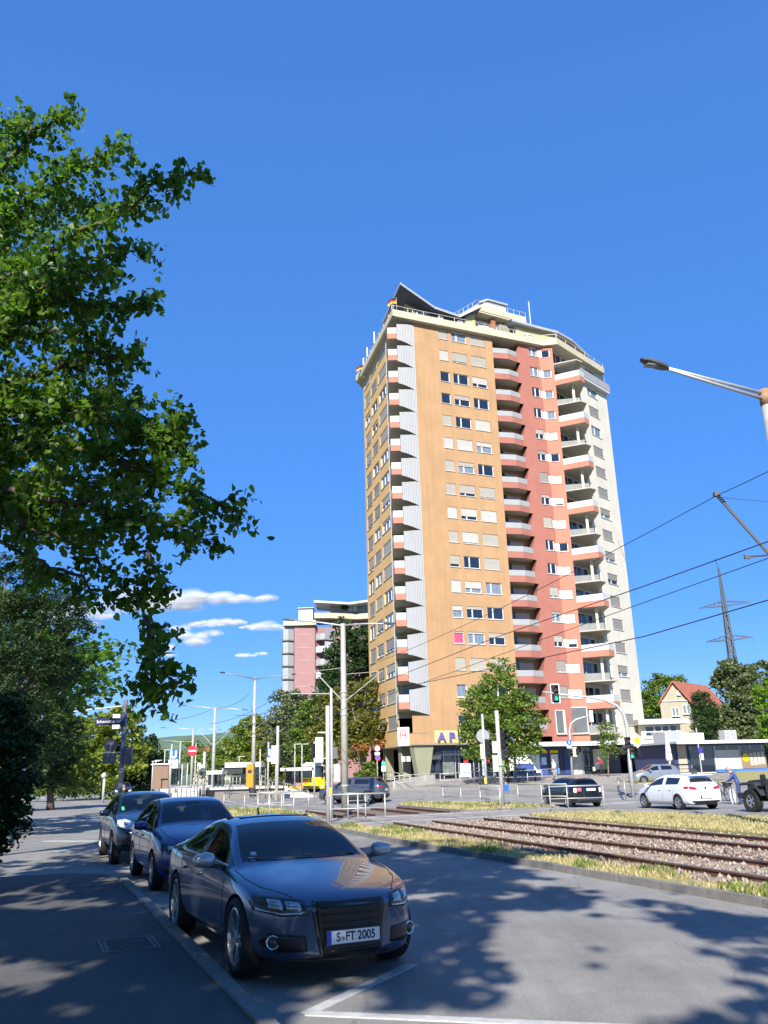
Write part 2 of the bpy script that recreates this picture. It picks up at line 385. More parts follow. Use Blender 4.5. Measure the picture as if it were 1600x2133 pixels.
# ---- red zigzag faces
C1W = (18.2, 19.35); C2W = (0.25, 1.25)
ops = [(C1W[0], C1W[1], head_z(i) - 1.22, head_z(i)) for i in range(NFL - 1)]
facade(PA, 16.9, 19.66, Z_BASE, Z_SOFFIT, ops, M_RED, 'red_wall', TOWER)
ops2 = [(C2W[0], C2W[1], head_z(i) - 1.32, head_z(i) - 0.32) for i in range(NFL - 1)]
facade(PC2, 0.0, 1.62, Z_BASE, Z_SOFFIT, ops2, M_SALMON, 'salmon_wall', TOWER)
for i in range(NFL - 1):
    st = [0, 0, 0, 0, .5, .35, 1, .3, 1, 0, 0, .8, .3, .55, .9, 1][i]
    window(TOWER, PA, C1W[0], C1W[1], head_z(i) - 1.22, head_z(i), st, (0.42,), None, rt.choice([0, 0, 1]), M_SHUT_G if rt.random() < .5 else M_SHUT_W)
    st2 = [0, 0, 0, 0, 1, 0, 1, .8, .9, 0, 1, 1, 1, .6, 1, 1][i]
    window(TOWER, PC2, C2W[0], C2W[1], head_z(i) - 1.32, head_z(i) - 0.32, st2, (), None, 1 if i in (1, 2, 3) else 0, M_SHUT_Y)
    pn = MB(); z0, z1 = head_z(i) - 1.26, head_z(i) - 0.36
    for pl, a, b in ((PA, 19.36, 19.66), (PC2, 0.0, 0.24)):
        p, q = pl.P(a, z0, -0.03), pl.P(b, z0, -0.03)
        pn.quad(p, q, q + Vector((0, 0, z1 - z0)), p + Vector((0, 0, z1 - z0)))
        pn.quad(p + Vector((0, 0, z1 - z0)), q + Vector((0, 0, z1 - z0)), pl.P(b, z1), pl.P(a, z1))
        pn.quad(pl.P(a, z0), pl.P(b, z0), q, p)
    adopt(pn.build('corner_panel', M_FRAME), TOWER)
# ---- loggias between ochre and red, one per floor
def loggia(zf):
    ce = zf + 2.48; b0, b1 = 13.15, 16.42
    wl = MB()                                         # slanted red jamb and head of the opening
    wl.quad(PA.P(b1, zf + 1.0), PA.P(16.9, zf + 1.0), PA.P(16.9, ce), PA.P(16.86, ce))
    wl.quad(PA.P(b1, zf - 0.22), PA.P(16.9, zf - 0.22), PA.P(16.9, zf + 1.0), PA.P(b1, zf + 1.0))
    wl.quad(PA.P(b1, zf), PA.P(b1, zf + 1.0), PA.P(b1 + .3, zf + 1.0, 1.5), PA.P(b1 + .3, zf, 1.5))
    wl.quad(PA.P(b1, zf + 1.0), PA.P(16.86, ce), PA.P(17.1, ce, 1.5), PA.P(b1 + .3, zf + 1.0, 1.5))
    adopt(wl.build('loggia_cheek', M_RED), TOWER)
    wl = MB(); wl.quad(PA.P(b0, zf), PA.P(b0, zf, 1.5), PA.P(b0, ce, 1.5), PA.P(b0, ce)); adopt(wl.build('loggia_cheek', M_OCHRE), TOWER)
    bk = MB(); bk.quad(PA.P(b0, zf, 1.5), PA.P(17.2, zf, 1.5), PA.P(17.2, ce, 1.5), PA.P(b0, ce, 1.5))
    adopt(bk.build('loggia_back_wall', M_OCHRE), TOWER)
    dr = MB(); dr.box((0.45, 0, 1.1), (0.9, 0.06, 2.2)); d = dr.build('balcony_door', M_PANE); d.location = PA.P(13.5, zf, 1.46); d.rotation_euler = (0, 0, PA.ang); adopt(d, TOWER)
    sh = MB(); sh.box((0.9, 0, 1.15), (1.8, 0.05, 1.9)); d = sh.build('balcony_awning_panel', M_SHUT_Y); d.location = PA.P(14.45, zf, 1.45); d.rotation_euler = (0, 0, PA.ang); adopt(d, TOWER)
    pts = [(b0, 0.0), (14.95, -0.36), (b1, -0.02)]
    sl = MB()
    def band(mb, z0, z1, off=0.0, cap=True):
        P = [PA.P(a, z0, t + off) for a, t in pts]; Q = [PA.P(a, z1, t + off) for a, t in pts]
        Pi = [PA.P(a, z0, t + off + 0.1) for a, t in pts]; Qi = [PA.P(a, z1, t + off + 0.1) for a, t in pts]
        for k in range(2):
            mb.quad(P[k], P[k + 1], Q[k + 1], Q[k]); mb.quad(Pi[k + 1], Pi[k], Qi[k], Qi[k + 1]); mb.quad(Q[k], Q[k + 1], Qi[k + 1], Qi[k]); mb.quad(Pi[k], Pi[k + 1], P[k + 1], P[k])
    band(sl, zf - 0.22, zf + 0.46)
    adopt(sl.build('balcony_fascia', M_RED), TOWER)
    fl = MB(); fl.prism([PA.P(b0 + .01, 0, 1.5)[:2], PA.P(b0 + .01, 0, 0.02)[:2], PA.P(14.95, 0, -0.30)[:2], PA.P(b1 - .01, 0, 0.02)[:2], PA.P(17.1, 0, 1.5)[:2]], zf - 0.215, zf)
    adopt(fl.build('balcony_slab', M_SOFFIT), TOWER)
    pr = MB(); band(pr, zf + 0.47, zf + 1.10, -0.02)
    adopt(pr.build('balcony_parapet', M_GREYP), TOWER)
for i in range(NFL): loggia(floor_z(i))
# ---- left corner balconies with corrugated screens
P_L = PL.P(11.65, 0); P_A = PA.P(2.85, 0); P1 = Vector((0.93, 83.0, 0)); P2 = Vector((1.95, 83.0, 0))
def up(p, z): return Vector((p[0], p[1], z))
bw = MB(); bi = PL.P(11.65, 0, 0.05); c_in = PA.P(2.85, 0, 1.6)
mid_in = Vector((2.6, 87.0, 0))
for a, b in ((P_L, mid_in), (mid_in, P_A)): bw.quad(up(a, 7.0), up(b, 7.0), up(b, Z_SOFFIT), up(a, Z_SOFFIT))
adopt(bw.build('balcony_back_wall', M_OLIVE), TOWER)
for i in range(NFL - 1):
    zf = floor_z(i)
    sl = MB(); poly = [P_L, P1, P2, P_A, mid_in]; sl.prism([p[:2] for p in poly], zf - 0.2, zf)
    adopt(sl.build('balcony_slab', M_SOFFIT), TOWER)
    fa = MB(); pw = MB()
    for a, b in ((P_L, P1), (P1, P2)):
        d = (b - a).normalized(); o = Vector((d.y, -d.x, 0)) * 0.02
        fa.quad(up(a + o, zf - 0.21), up(b + o, zf - 0.21), up(b + o, zf + 0.42), up(a + o, zf + 0.42))
        fa.quad(up(a - o, zf), up(a - o, zf + 0.42), up(b - o, zf + 0.42), up(b - o, zf)); fa.quad(up(a + o, zf + .42), up(b + o, zf + .42), up(b - o, zf + .42), up(a - o, zf + .42))
        o2 = o * 1.5
        pw.quad(up(a + o2, zf + 0.43), up(b + o2, zf + 0.43), up(b + o2, zf + 1.15), up(a + o2, zf + 1.15))
        pw.quad(up(a - o2, zf + 0.43), up(a - o2, zf + 1.15), up(b - o2, zf + 1.15), up(b - o2, zf + 0.43))
        pw.quad(up(a + o2, zf + 1.15), up(b + o2, zf + 1.15), up(b - o2, zf + 1.15), up(a - o2, zf + 1.15))
    adopt(fa.build('balcony_fascia', M_SALMON), TOWER); adopt(pw.build('balcony_parapet', M_WHITEP), TOWER)
    sc = MB(); n = 44; d = (P_A - P2); L = d.length; d.normalize(); nn = Vector((d.y, -d.x, 0))
    top, bot = [], []
    for k in range(n + 1):
        t = k / n; bul = 0.14 * math.sin(math.pi * t) + (0.07 if k % 4 < 2 else 0.0)
        p = P2 + d * (L * t) + nn * bul
        e = sstep(t) * .5 + t * .5
        top.append(up(p, zf + 1.6 + 0.36 * e)); bot.append(up(p, zf - 0.34 - 0.42 * e))
    for k in range(n): sc.quad(bot[k], bot[k + 1], top[k + 1], top[k])
    adopt(sc.build('corrugated_screen', M_SCREEN), TOWER)
    if i % 3 != 1:
        dr = MB(); dr.box((0, 0, 1.05), (0.9, 0.05, 2.1)); o = dr.build('balcony_door', M_PANE); q = lerp(P_L, mid_in, .55); o.location = up(q + Vector((.1, -.06, 0)), zf); o.rotation_euler = (0, 0, math.atan2(mid_in.y - P_L.y, mid_in.x - P_L.x)); adopt(o, TOWER)
# drain pipe down the corner
dp = MB(); q = P_L + Vector((-0.1, -0.15, 0)); dp.tube([up(q, 6.5), up(q, Z_SOFFIT)], 0.05, 8); adopt(dp.build('drain_pipe', M_WHITEST), TOWER)
# closed lowest corner
cw = MB(); ca = PL.P(11.65, 0); cb = PA.P(0.95, 0)
cw.quad(up(ca, Z_BASE), up(cb, Z_BASE), up(cb, 5.4), up(ca, 5.4)); adopt(cw.build('corner_wall', M_OCHRE2), TOWER)
cw = MB(); cw.prism([ca[:2], cb[:2], P_A[:2], mid_in[:2]], 5.3, 5.4); adopt(cw.build('corner_ledge', M_CONC), TOWER)
# ---- right corner: white and grey balconies in turn
E2 = PC2.P(1.60, 0); Q = Vector((23.62, 89.25, 0)); DI = PD.P(4.9, 0); G1 = PD.P(0.4, 0, 0.9); G2 = PD.P(4.9, 0, 0.9)
rb = MB()
for a, b in ((E2, G1), (G1, G2), (G2, DI)): rb.quad(up(a, Z_BASE), up(b, Z_BASE), up(b, Z_SOFFIT), up(a, Z_SOFFIT))
adopt(rb.build('loggia_back_wall', M_CREAM), TOWER)
for i in range(NFL):
    zf = floor_z(i); white = i % 2 == 1
    Qs = Q if white else Q + Vector((-.12, .25, 0)); sl = MB(); sl.prism([p[:2] for p in (E2, Qs, Q + Vector((0.75, 0.9, 0)), DI + PD.n * -0.02, G2, G1)], zf - (0.2 if white else .13), zf); adopt(sl.build('balcony_slab', M_SOFFIT), TOWER)
    ring = [E2, Q, Q + Vector((0.75, 0.9, 0)), DI]
    fa = MB(); pw = MB()
    if white:
        for a, b in zip(ring, ring[1:]):
            d = (b - a).normalized(); o = Vector((d.y, -d.x, 0)) * 0.03
            fa.quad(up(a + o, zf - 0.21), up(b + o, zf - 0.21), up(b + o, zf + 0.42), up(a + o, zf + 0.42))
            for sgn in (1, -1):
                pts = [up(a + o * 1.4 * sgn, zf + 0.43), up(b + o * 1.4 * sgn, zf + 0.43), up(b + o * 1.4 * sgn, zf + 1.15), up(a + o * 1.4 * sgn, zf + 1.15)]
                pw.quad(*(pts if sgn > 0 else pts[::-1]))
            pw.quad(up(a + o * 1.4, zf + 1.15), up(b + o * 1.4, zf + 1.15), up(b - o * 1.4, zf + 1.15), up(a - o * 1.4, zf + 1.15))
        adopt(fa.build('balcony_fascia', M_SALMON), TOWER); adopt(pw.build('balcony_parapet', M_WHITEP), TOWER)
    elif i > 0:
        off = Vector((0.15, 1.0, 0)); r2 = [E2 + Vector((.05, .5, 0)), lerp(E2, Q, .62) + off, Q + Vector((0.15, 1.35, 0)), DI]
        for a, b in zip(r2, r2[1:]):
            for sgn in (0.0, -0.08):
                d = (b - a).normalized(); o = Vector((d.y, -d.x, 0)) * sgn
                pts = [up(a + o, zf), up(b + o, zf), up(b + o, zf + 0.85), up(a + o, zf + 0.85)]; pw.quad(*(pts if sgn == 0 else pts[::-1]))
            pw.quad(up(a, zf + .85), up(b, zf + .85), up(b, zf + .85) + Vector((0, .08, 0)), up(a, zf + .85) + Vector((0, .08, 0)))
        adopt(pw.build('balcony_parapet', M_DULL), TOWER)
        ps = MB(); c = lerp(E2, Q, .72) + off; ps.box(up(c, zf + 1.24), (0.28, 0.28, 2.45)); adopt(ps.build('balcony_pillar', M_CREAM), TOWER)
    dr = MB(); dr.box((1.15, 0, 1.15), (2.1, 0.06, 2.1)); dr.box((3.1, 0, 1.15), (1.0, 0.06, 2.1)); d = dr.build('balcony_door', M_PANE); d.location = PD.P(0.5, zf, 0.85); d.rotation_euler = (0, 0, PD.ang); adopt(d, TOWER)
    fr = MB()
    for x in (0.05, 1.15, 2.25, 2.55, 3.65): fr.box((x, -0.03, 1.15), (0.08, 0.08, 2.2))
    fr.box((1.85, -0.03, 2.24), (3.7, 0.08, 0.09)); d = fr.build('door_frame', M_FRAME); d.location = PD.P(0.5, zf, 0.85); d.rotation_euler = (0, 0, PD.ang); adopt(d, TOWER)
aw = MB(); aw.quad(up(E2, floor_z(1) + 1.75), up(Q + Vector((-.2, 0, 0)), floor_z(1) + 2.35), up(G2 + Vector((0, -1.2, 0)), floor_z(1) + 2.5), up(G1, floor_z(1) + 2.45)); adopt(aw.build('awning', M_WHITEP), TOWER)
# ---- cream right face
D_COL = (7.3, 9.75); D_SL = (5.35, 5.85)
ops = [(D_COL[0], D_COL[1], head_z(i) - 1.25, head_z(i)) for i in range(NFL)] + [(D_SL[0], D_SL[1], head_z(i) - 1.5, head_z(i)) for i in range(2, NFL)]
facade(PD, 4.9, 12.25, Z_BASE, Z_SOFFIT, ops, M_CREAM, 'cream_wall', TOWER)
D_ST = [0, 0, 1, 0, 1, .9, 1, .6, .95, .7, .6, 1, 1, 1, .65, 1, 1]
for i in range(NFL):
    window(TOWER, PD, D_COL[0], D_COL[1], head_z(i) - 1.25, head_z(i), D_ST[i], (0.38,), None, rt.choice([0, 1]), M_SHUT_G)
    if i > 1: window(TOWER, PD, D_SL[0], D_SL[1], head_z(i) - 1.5, head_z(i), 0, (), None, 0, M_SHUT_G)
tb = MB(); tb.prism([PD.P(5.0, 0)[:2], PD.P(5.0, 0, -.55)[:2], PD.P(12.3, 0, -.55)[:2], PD.P(12.3, 0)[:2]], floor_z(0) - .25, floor_z(0)); adopt(tb.build('balcony_slab', M_WHITEP), TOWER)
tb = MB(); tb.prism([PD.P(5.0, 0, -.58)[:2], PD.P(12.32, 0, -.58)[:2], PD.P(12.32, 0, -.5)[:2], PD.P(5.0, 0, -.5)[:2]], floor_z(0) + .04, floor_z(0) + 1.05); adopt(tb.build('balcony_parapet', M_GREYP), TOWER)
# ---- hidden back walls, floor plate, roof edge
bk = MB(); ring = [PD.P(12.25, 0), Vector((26.5, 108, 0)), Vector((2, 111, 0)), PL.P(0, 0)]
for a, b in zip(ring, ring[1:]): bk.quad(up(a, 1.0), up(b, 1.0), up(b, Z_SOFFIT), up(a, Z_SOFFIT))
adopt(bk.build('rear_wall', M_OCHRE2), TOWER)
OUT = [(-2.4, 96.8), (1.56, 82.46), (19.88, 90.32), (21.58, 90.07), (29.28, 98.29), (27.2, 108.6), (1.6, 111.6), (-3.2, 98.6)]
rf = MB(); rf.prism(OUT, Z_SOFFIT, Z_SOFFIT + 0.12); adopt(rf.build('roof_slab', M_SOFFIT), TOWER)
rf = MB(); cx, cy = 12, 97
for a, b in zip(OUT, OUT[1:] + OUT[:1]):
    a = Vector((*a, 0)); b = Vector((*b, 0)); d = (b - a).normalized(); o = Vector((-d.y, d.x, 0)) * 0.22
    z0, z1 = Z_SOFFIT - 0.02, 51.62; e = Vector((d.y, -d.x, 0)) * 0.02
    a1, b1 = a + e, b + e
    rf.quad(up(a1, z0), up(b1, z0), up(b1, z1), up(a1, z1)); rf.quad(up(b + o, z0 + .15), up(a + o, z0 + .15), up(a + o, z1), up(b + o, z1)); rf.quad(up(a1, z1), up(b1, z1), up(b + o, z1), up(a + o, z1)); rf.quad(up(a1, z0), up(a + o, z0), up(b + o, z0), up(b1, z0))
adopt(rf.build('roof_parapet', M_ROOFEDGE), TOWER)
rl = MB()
for a, b in zip(OUT[:5], OUT[1:5]):
    a = Vector((*a, 0)); b = Vector((*b, 0)); L = (b - a).length; n = max(1, int(L / 1.9)); d = (b - a).normalized(); o = Vector((-d.y, d.x, 0)) * 0.12
    rl.bar(up(a + o, 52.2), up(b + o, 52.2), 0.05, 0.05)
    for k in range(n + 1): p = a + (b - a) * (k / n) + o; rl.box(up(p, 51.9), (0.05, 0.05, 0.58))
adopt(rl.build('roof_railing', M_WHITEST), TOWER)
# ---- penthouse with its folded roof
def pin(a, t): return PA.P(a, 0, t - 0.6)
W = [pin(2.7, 2.3), pin(9.8, 1.5), pin(9.8, 0.9), pin(11.2, 0.9), pin(11.2, 2.6), pin(17.2, 2.6), pin(17.2, 1.4), pin(19.6, 1.4), Vector((22.0, 92.4, 0)), Vector((27.0, 97.8, 0))]
WZ = [54.3, 52.95, 52.95, 54.2, 54.2, 54.2, 53.6, 53.6, 53.4, 53.0]
MW = [M_YEL, M_YEL, M_YEL, M_YEL, M_WHITEP, M_WHITEP, M_YEL, M_YEL, M_YEL]
for ks, mm in ((range(0, 4), M_YEL), (range(4, 6), M_WHITEP), (range(6, 9), M_YEL)):
    ph = MB()
    for k in ks: ph.quad(up(W[k], 50.9), up(W[k + 1], 50.9), up(W[k + 1], WZ[k + 1]), up(W[k], WZ[k]))
    if ks[0] == 0:
        q = PL.P(3.0, 0, 3.4); ph.quad(up(q, 50.9), up(W[0], 50.9), up(W[0], 54.3), up(q, 54.3))
    adopt(ph.build('penthouse_wall', mm), TOWER)
for a0, w_, z0, h in ((3.2, 1.2, 51.3, 1.8), (4.5, .7, 51.3, 1.7), (5.2, 1.6, 51.3, 1.4), (7.6, 1.4, 51.2, 1.3), (17.9, 1.4, 51.2, 1.5)):
    p2 = Plane2(pin(0, 1.32 if a0 < 15 else 1.22), PA.u); window(TOWER, p2, a0, a0 + w_, z0, z0 + h, 0, (0.5,), None, 1, None, False)
FR = [(pin(0.9, -.45), 55.05), (pin(5.6, 0.35), 53.35), (pin(8.9, .45), 52.95), (pin(11.6, -.2), 54.55)]
BK = Vector((-0.24, 0.97, 0)); fr = MB(); so = MB()
for (a, za), (b, zb) in zip(FR, FR[1:]):
    A2, B2 = a + BK * 9, b + BK * 9; t = 0.30
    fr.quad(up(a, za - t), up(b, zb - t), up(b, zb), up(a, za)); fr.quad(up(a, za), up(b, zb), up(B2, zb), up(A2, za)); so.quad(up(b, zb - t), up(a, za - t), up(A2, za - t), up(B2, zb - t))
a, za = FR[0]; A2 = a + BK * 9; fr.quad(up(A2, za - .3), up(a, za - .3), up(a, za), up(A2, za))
adopt(fr.build('penthouse_roof', M_ZINC), TOWER); adopt(so.build('penthouse_eave', M_EAVESHADE), TOWER)
fr = MB(); RR = [pin(16.2, .7), pin(19.6, .7), Vector((22.2, 91.9, 0)), Vector((24.4, 93.9, 0)), Vector((27.2, 97.2, 0))]; RZ = [54.1, 53.85, 53.6, 53.5, 53.0]
for k in range(4):
    a, b = RR[k], RR[k + 1]; o = PA.n * 6
    fr.quad(up(a, RZ[k] - .3), up(b, RZ[k + 1] - .3), up(b, RZ[k + 1]), up(a, RZ[k])); fr.quad(up(a, RZ[k]), up(b, RZ[k + 1]), up(b + o, RZ[k + 1] + .6), up(a + o, RZ[k] + .6)); fr.quad(up(b, RZ[k + 1] - .3), up(a, RZ[k] - .3), up(a + o, RZ[k]), up(b + o, RZ[k + 1]))
adopt(fr.build('penthouse_roof', M_ZINC), TOWER)
dk = MB(); d0, d1 = Vector((12.0, 88.45, 0)), Vector((18.35, 91.75, 0)); dd = (d1 - d0).normalized(); dn = Vector((-dd.y, dd.x, 0))
dk.prism([d0[:2], d1[:2], (d1 + dn * 6)[:2], (d0 + dn * 6 + dd * -1.5)[:2]], 54.55, 54.75)
for a, b in ((d0, d1), (d0 + dn * 6 - dd * 1.5, d0), (d1, d1 + dn * 6)): dk.bar(up(a, 55.15), up(b, 55.15), 0.12, 0.78)
adopt(dk.build('roof_deck', M_ROOFEDGE), TOWER)
rl = MB()
for a, b in ((d0, d1), (d0 + dn * 6 - dd * 1.5, d0)):
    rl.bar(up(a, 56.15), up(b, 56.15), 0.05, 0.05)
    for k in range(9): rl.box(up(lerp(a, b, k / 8), 55.85), (0.04, 0.04, 0.65))
adopt(rl.build('deck_railing', M_WHITEST), TOWER)
hu = MB(); h0 = Vector((13.1, 90.0, 0)); hu.prism([(h0 + dd * 0 + dn * .8)[:2], (h0 + dd * .5)[:2], (h0 + dd * 3.2)[:2], (h0 + dd * 3.2 + dn * 3)[:2], (h0 + dn * 3)[:2]], 54.75, 57.05); adopt(hu.build('stair_hut', M_WHITEP), TOWER)
hu = MB(); hu.prism([(h0 - dd * .2 + dn * .7)[:2], (h0 + dd * .4 - dn * .2)[:2], (h0 + dd * 3.4 - dn * .2)[:2], (h0 + dd * 3.4 + dn * 3)[:2], (h0 - dd * .2 + dn * 3)[:2]], 57.05, 57.3); adopt(hu.build('hut_roof', M_ZINC), TOWER)
cl = MB(); cl.box(up(pin(14.4, 2.3), 52.6), (0.6, 0.6, 3.6), PA.ang); adopt(cl.build('brick_chimney', mat('rust_brick', (0.30, 0.12, 0.05), 0.9, var=.4, scale=5)), TOWER)
cl = MB(); cl.box(up(pin(15.9, 2.2), 52.5), (1.4, 0.5, 2.6), PA.ang); adopt(cl.build('trellis_screen', mat('grey_trellis', (0.28, 0.26, 0.2), 0.9, var=.4, scale=6)), TOWER)
fp = MB(); q = Vector((19.0, 92.2, 0)); fp.tube([up(q, 53.5), up(q, 58.0)], 0.09, 8); adopt(fp.build('flue_pipe', M_ZINC), TOWER)
for p, h in (((-1.55, 93.5), 1.3), ((-0.6, 90.2), 1.6), ((-2.1, 95.7), 1.0)):
    mb = MB(); mb.box((p[0], p[1], 51.6 + h / 2), (0.16, 0.16, h)); adopt(mb.build('roof_post', M_WHITEP), TOWER)
# table set and parasols on the terrace are too small; a few planters only
for a0 in (6.3, 8.9, 13.1, 18.6):
    mb = MB(); mb.box(up(pin(a0, .55), 51.85), (0.7, 0.4, 0.5), PA.ang); adopt(mb.build('planter', M_WHITEP), TOWER)

def flag(px, py, Y, label, sz):
    p = at(px, py, Y); t = thing('flag', label, 'flag', p)
    mb = MB(); mb.tube([(0.0, 0, -1.6 * sz), (0, 0, 1.15 * sz)], 0.03 * sz, 6); mb.build('flagpole', M_WHITEST, t)
    for k, c in enumerate(((0.012, 0.012, 0.014), (0.62, 0.02, 0.02), (0.85, 0.50, 0.02))):
        mb = MB(); n = 8
        for q in range(n):
            def pt(i, r): x = -i / n * 1.25 * sz; return Vector((x, 0.12 * math.sin(i * 1.1) * sz, (1.05 - r * 0.27 - 0.06 * i * i / n) * sz))
            mb.quad(pt(q, k), pt(q, k + 1), pt(q + 1, k + 1), pt(q + 1, k))
        mb.build('flag_stripe', mat('flag_cloth_%d' % k, c, 0.8), t)
flag(826, 634, 83.2, 'black, red and gold flag at the front corner of the tower roof', .8)
flag(757, 771, 96.6, 'black, red and gold flag at the far left end of the tower roof', 0.7)

# ---- ground floor: columns, glazing, signs, canopy
for pl, a, w0, w1 in ((PA, 2.2, 2.2, 1.1), (PL, 10.6, 0.9, 1.5), (PL, 4.5, 0.8, 0.9)):
    mb = MB(); h0, h1 = Z_PLAZA, Z_BASE
    c = [pl.P(a - w1 / 2, h0, .5), pl.P(a + w1 / 2, h0, .5), pl.P(a + w1 / 2, h0, 1.3), pl.P(a - w1 / 2, h0, 1.3)]
    t = [pl.P(a - w0 / 2, h1, .3), pl.P(a + w0 / 2, h1, .3), pl.P(a + w0 / 2, h1, 1.3), pl.P(a - w0 / 2, h1, 1.3)]
    mb.add(c + t, [(0, 1, 5, 4), (1, 2, 6, 5), (2, 3, 7, 6), (3, 0, 4, 7)]); adopt(mb.build('column', M_OLIVE), TOWER)
mb = MB(); mb.prism([PL.P(0.0, 0, .02)[:2], PL.P(11.65, 0, .02)[:2], PA.P(.95, 0, .03)[:2], PA.P(19.5, 0, .03)[:2], PC2.P(1.6, 0, .03)[:2], PD.P(4.9, 0, .03)[:2], PD.P(12.2, 0, .03)[:2], (26.5, 107.9), (2, 110.9)], Z_BASE - .06, Z_BASE + .02); adopt(mb.build('soffit_slab', M_SOFFIT), TOWER)
M_SHOPGLASS = glass_mat('shop_glass', (0.010, 0.016, 0.03))
M_NAVY = mat('navy_panel', (0.03, 0.045, 0.12), 0.5)
mb = MB(); a_ = PL.P(2, 0, 2.6); b_ = PL.P(9.6, 0, 2.6); c_ = PA.P(3.2, 0, 2.2); d_ = PA.P(19.4, 0, 2.2); e_ = PC2.P(1.6, 0, 2.0); f_ = PD.P(12.0, 0, 2.0)
ring = [a_, b_, c_, d_, e_, f_]
for a, b in zip(ring, ring[1:]): mb.quad(up(a, Z_PLAZA), up(b, Z_PLAZA), up(b, Z_BASE), up(a, Z_BASE))
adopt(mb.build('shop_glazing', M_SHOPGLASS), TOWER)
def shop_item(name, a, z, wd, h, m, t=2.12, th=0.05, pl=PA):
    mb = MB(); mb.box((0, 0, 0), (wd, th, h)); o = mb.build(name, m); o.location = pl.P(a, z, t); o.rotation_euler = (0, 0, pl.ang); return adopt(o, TOWER)
M_GREYALU = mat('grey_aluminium', (0.5, 0.52, 0.54), 0.4, metal=0.4)
for a in (3.25, 5.2, 6.5, 6.9, 8.6, 9.2, 10.9, 12.6, 14.3): shop_item('glazing_bar', a, 2.65, 0.09, 3.2, M_GREYALU)
shop_item('fascia_board', 8.0, 4.0, 10.5, 0.5, M_NAVY, 1.9); shop_item('shop_lintel', 8.0, 3.35, 10.0, 0.12, M_GREYALU)
shop_item('window_poster', 4.2, 3.15, 1.5, 0.5, mat('poster_pale', (0.55, 0.58, 0.55), 0.7, var=.3, scale=3))
for a in (0.3, 0.85): shop_item('window_poster', a + 8.6 - 8.2, 3.0, 0.42, 0.5, MATS['poster_pale'], 1.9)
shop_item('board_or_reflection', 7.3, 1.75, 0.9, 1.35, mat('poster_sky', (0.25, 0.5, 0.85), 0.5, var=.6, scale=4, col2=(0.9, 0.92, 0.95)), 1.2)
shop_item('board_or_reflection', 7.6, 2.75, 0.5, 0.5, mat('poster_red', (0.6, 0.03, 0.03), 0.5, var=.5, scale=5), 1.9)
shop_item('board_or_reflection', 10.1, 2.75, 0.5, 0.7, MATS['poster_red'], 1.9); shop_item('board_or_reflection', 9.7, 2.1, 0.4, 1.7, MATS['poster_sky'], 1.95)
shop_item('board_or_reflection', 11.8, 2.3, 0.6, 1.1, mat('poster_green', (0.15, 0.35, 0.2), 0.5, var=.5, scale=5), 1.95)
shop_item('board_or_reflection', 5.7, 2.0, 1.3, 1.3, mat('window_reflection_sheet', (0.16, 0.18, 0.17), 0.2, var=.6, scale=2), 2.05)  # mottled sheet, a painted reflection in the shop glass
# big purple letters above the chemist
M_PURPLE = mat('purple_letter', (0.12, 0.09, 0.30), 0.5)
for k, ch in enumerate('APOTHEKE'):
    o = lettering(ch, 1.15, PA.P(4.0 + k * 1.13, 4.93, -0.12), -PA.n, M_PURPLE, None, 0.09, bold=0.045, name='letter', sx=1.05); adopt(o, TOWER)
bb = MB(); bb.box((0, 0, 0), (10.0, 0.04, 1.15)); o = bb.build('letter_band', mat('cream_band', (0.72, 0.52, 0.22), 0.8, var=.06, scale=1)); o.location = PA.P(8.3, 5.0, -0.025); o.rotation_euler = (0, 0, PA.ang); adopt(o, TOWER)
# illuminated chemist's sign box on the corner
sg = thing('pharmacy_sign', 'white sign box with a red gothic A at the lowest corner of the tower', 'sign', up(lerp(ca, cb, .55) + Vector((-.25, -.75, 0)), 4.25))
sg.rotation_euler = (0, 0, math.atan2(cb.y - ca.y, cb.x - ca.x) + 0.95)
mb = MB(); mb.box((0, 0, 0.85), (1.12, 0.42, 1.75)); mb.build('sign_box', mat('sign_white', (0.85, 0.85, 0.86), 0.4), sg)
M_SIGNRED = mat('sign_red', (0.62, 0.04, 0.06), 0.5)
mb = MB()                                                    # the A: two curled stems, a bowl and a snake-like bar
def arcp(cx, cz, r, a0, a1, n=10): return [Vector((cx + r * math.cos(R(a0 + (a1 - a0) * k / n)), -0.23, cz + r * math.sin(R(a0 + (a1 - a0) * k / n)))) for k in range(n + 1)]
mb.tube(arcp(0, 1.22, 0.27, 0, 180), 0.055, 6); mb.tube([Vector((-0.27, -0.23, 1.22)), Vector((-0.28, -0.23, 0.85)), Vector((-0.4, -0.23, 0.66))], 0.055, 6)
mb.tube([Vector((0.27, -0.23, 1.22)), Vector((0.24, -0.23, 0.85)), Vector((0.38, -0.23, 0.66))], 0.06, 6); mb.tube([Vector((-0.27, -0.23, 1.0)), Vector((0.27, -0.23, 1.0))], 0.045, 6)
mb.tube(arcp(0.0, 1.12, 0.13, -60, 240), 0.04, 6); mb.tube([Vector((0, -0.23, 1.0)), Vector((-0.02, -0.23, 0.66))], 0.04, 6)
mb.build('gothic_a', M_SIGNRED, sg)
lettering('in Rot', 0.2, (0, -0.215, 0.2), (0, -1, 0), M_BLACKPL, sg, 0.003)

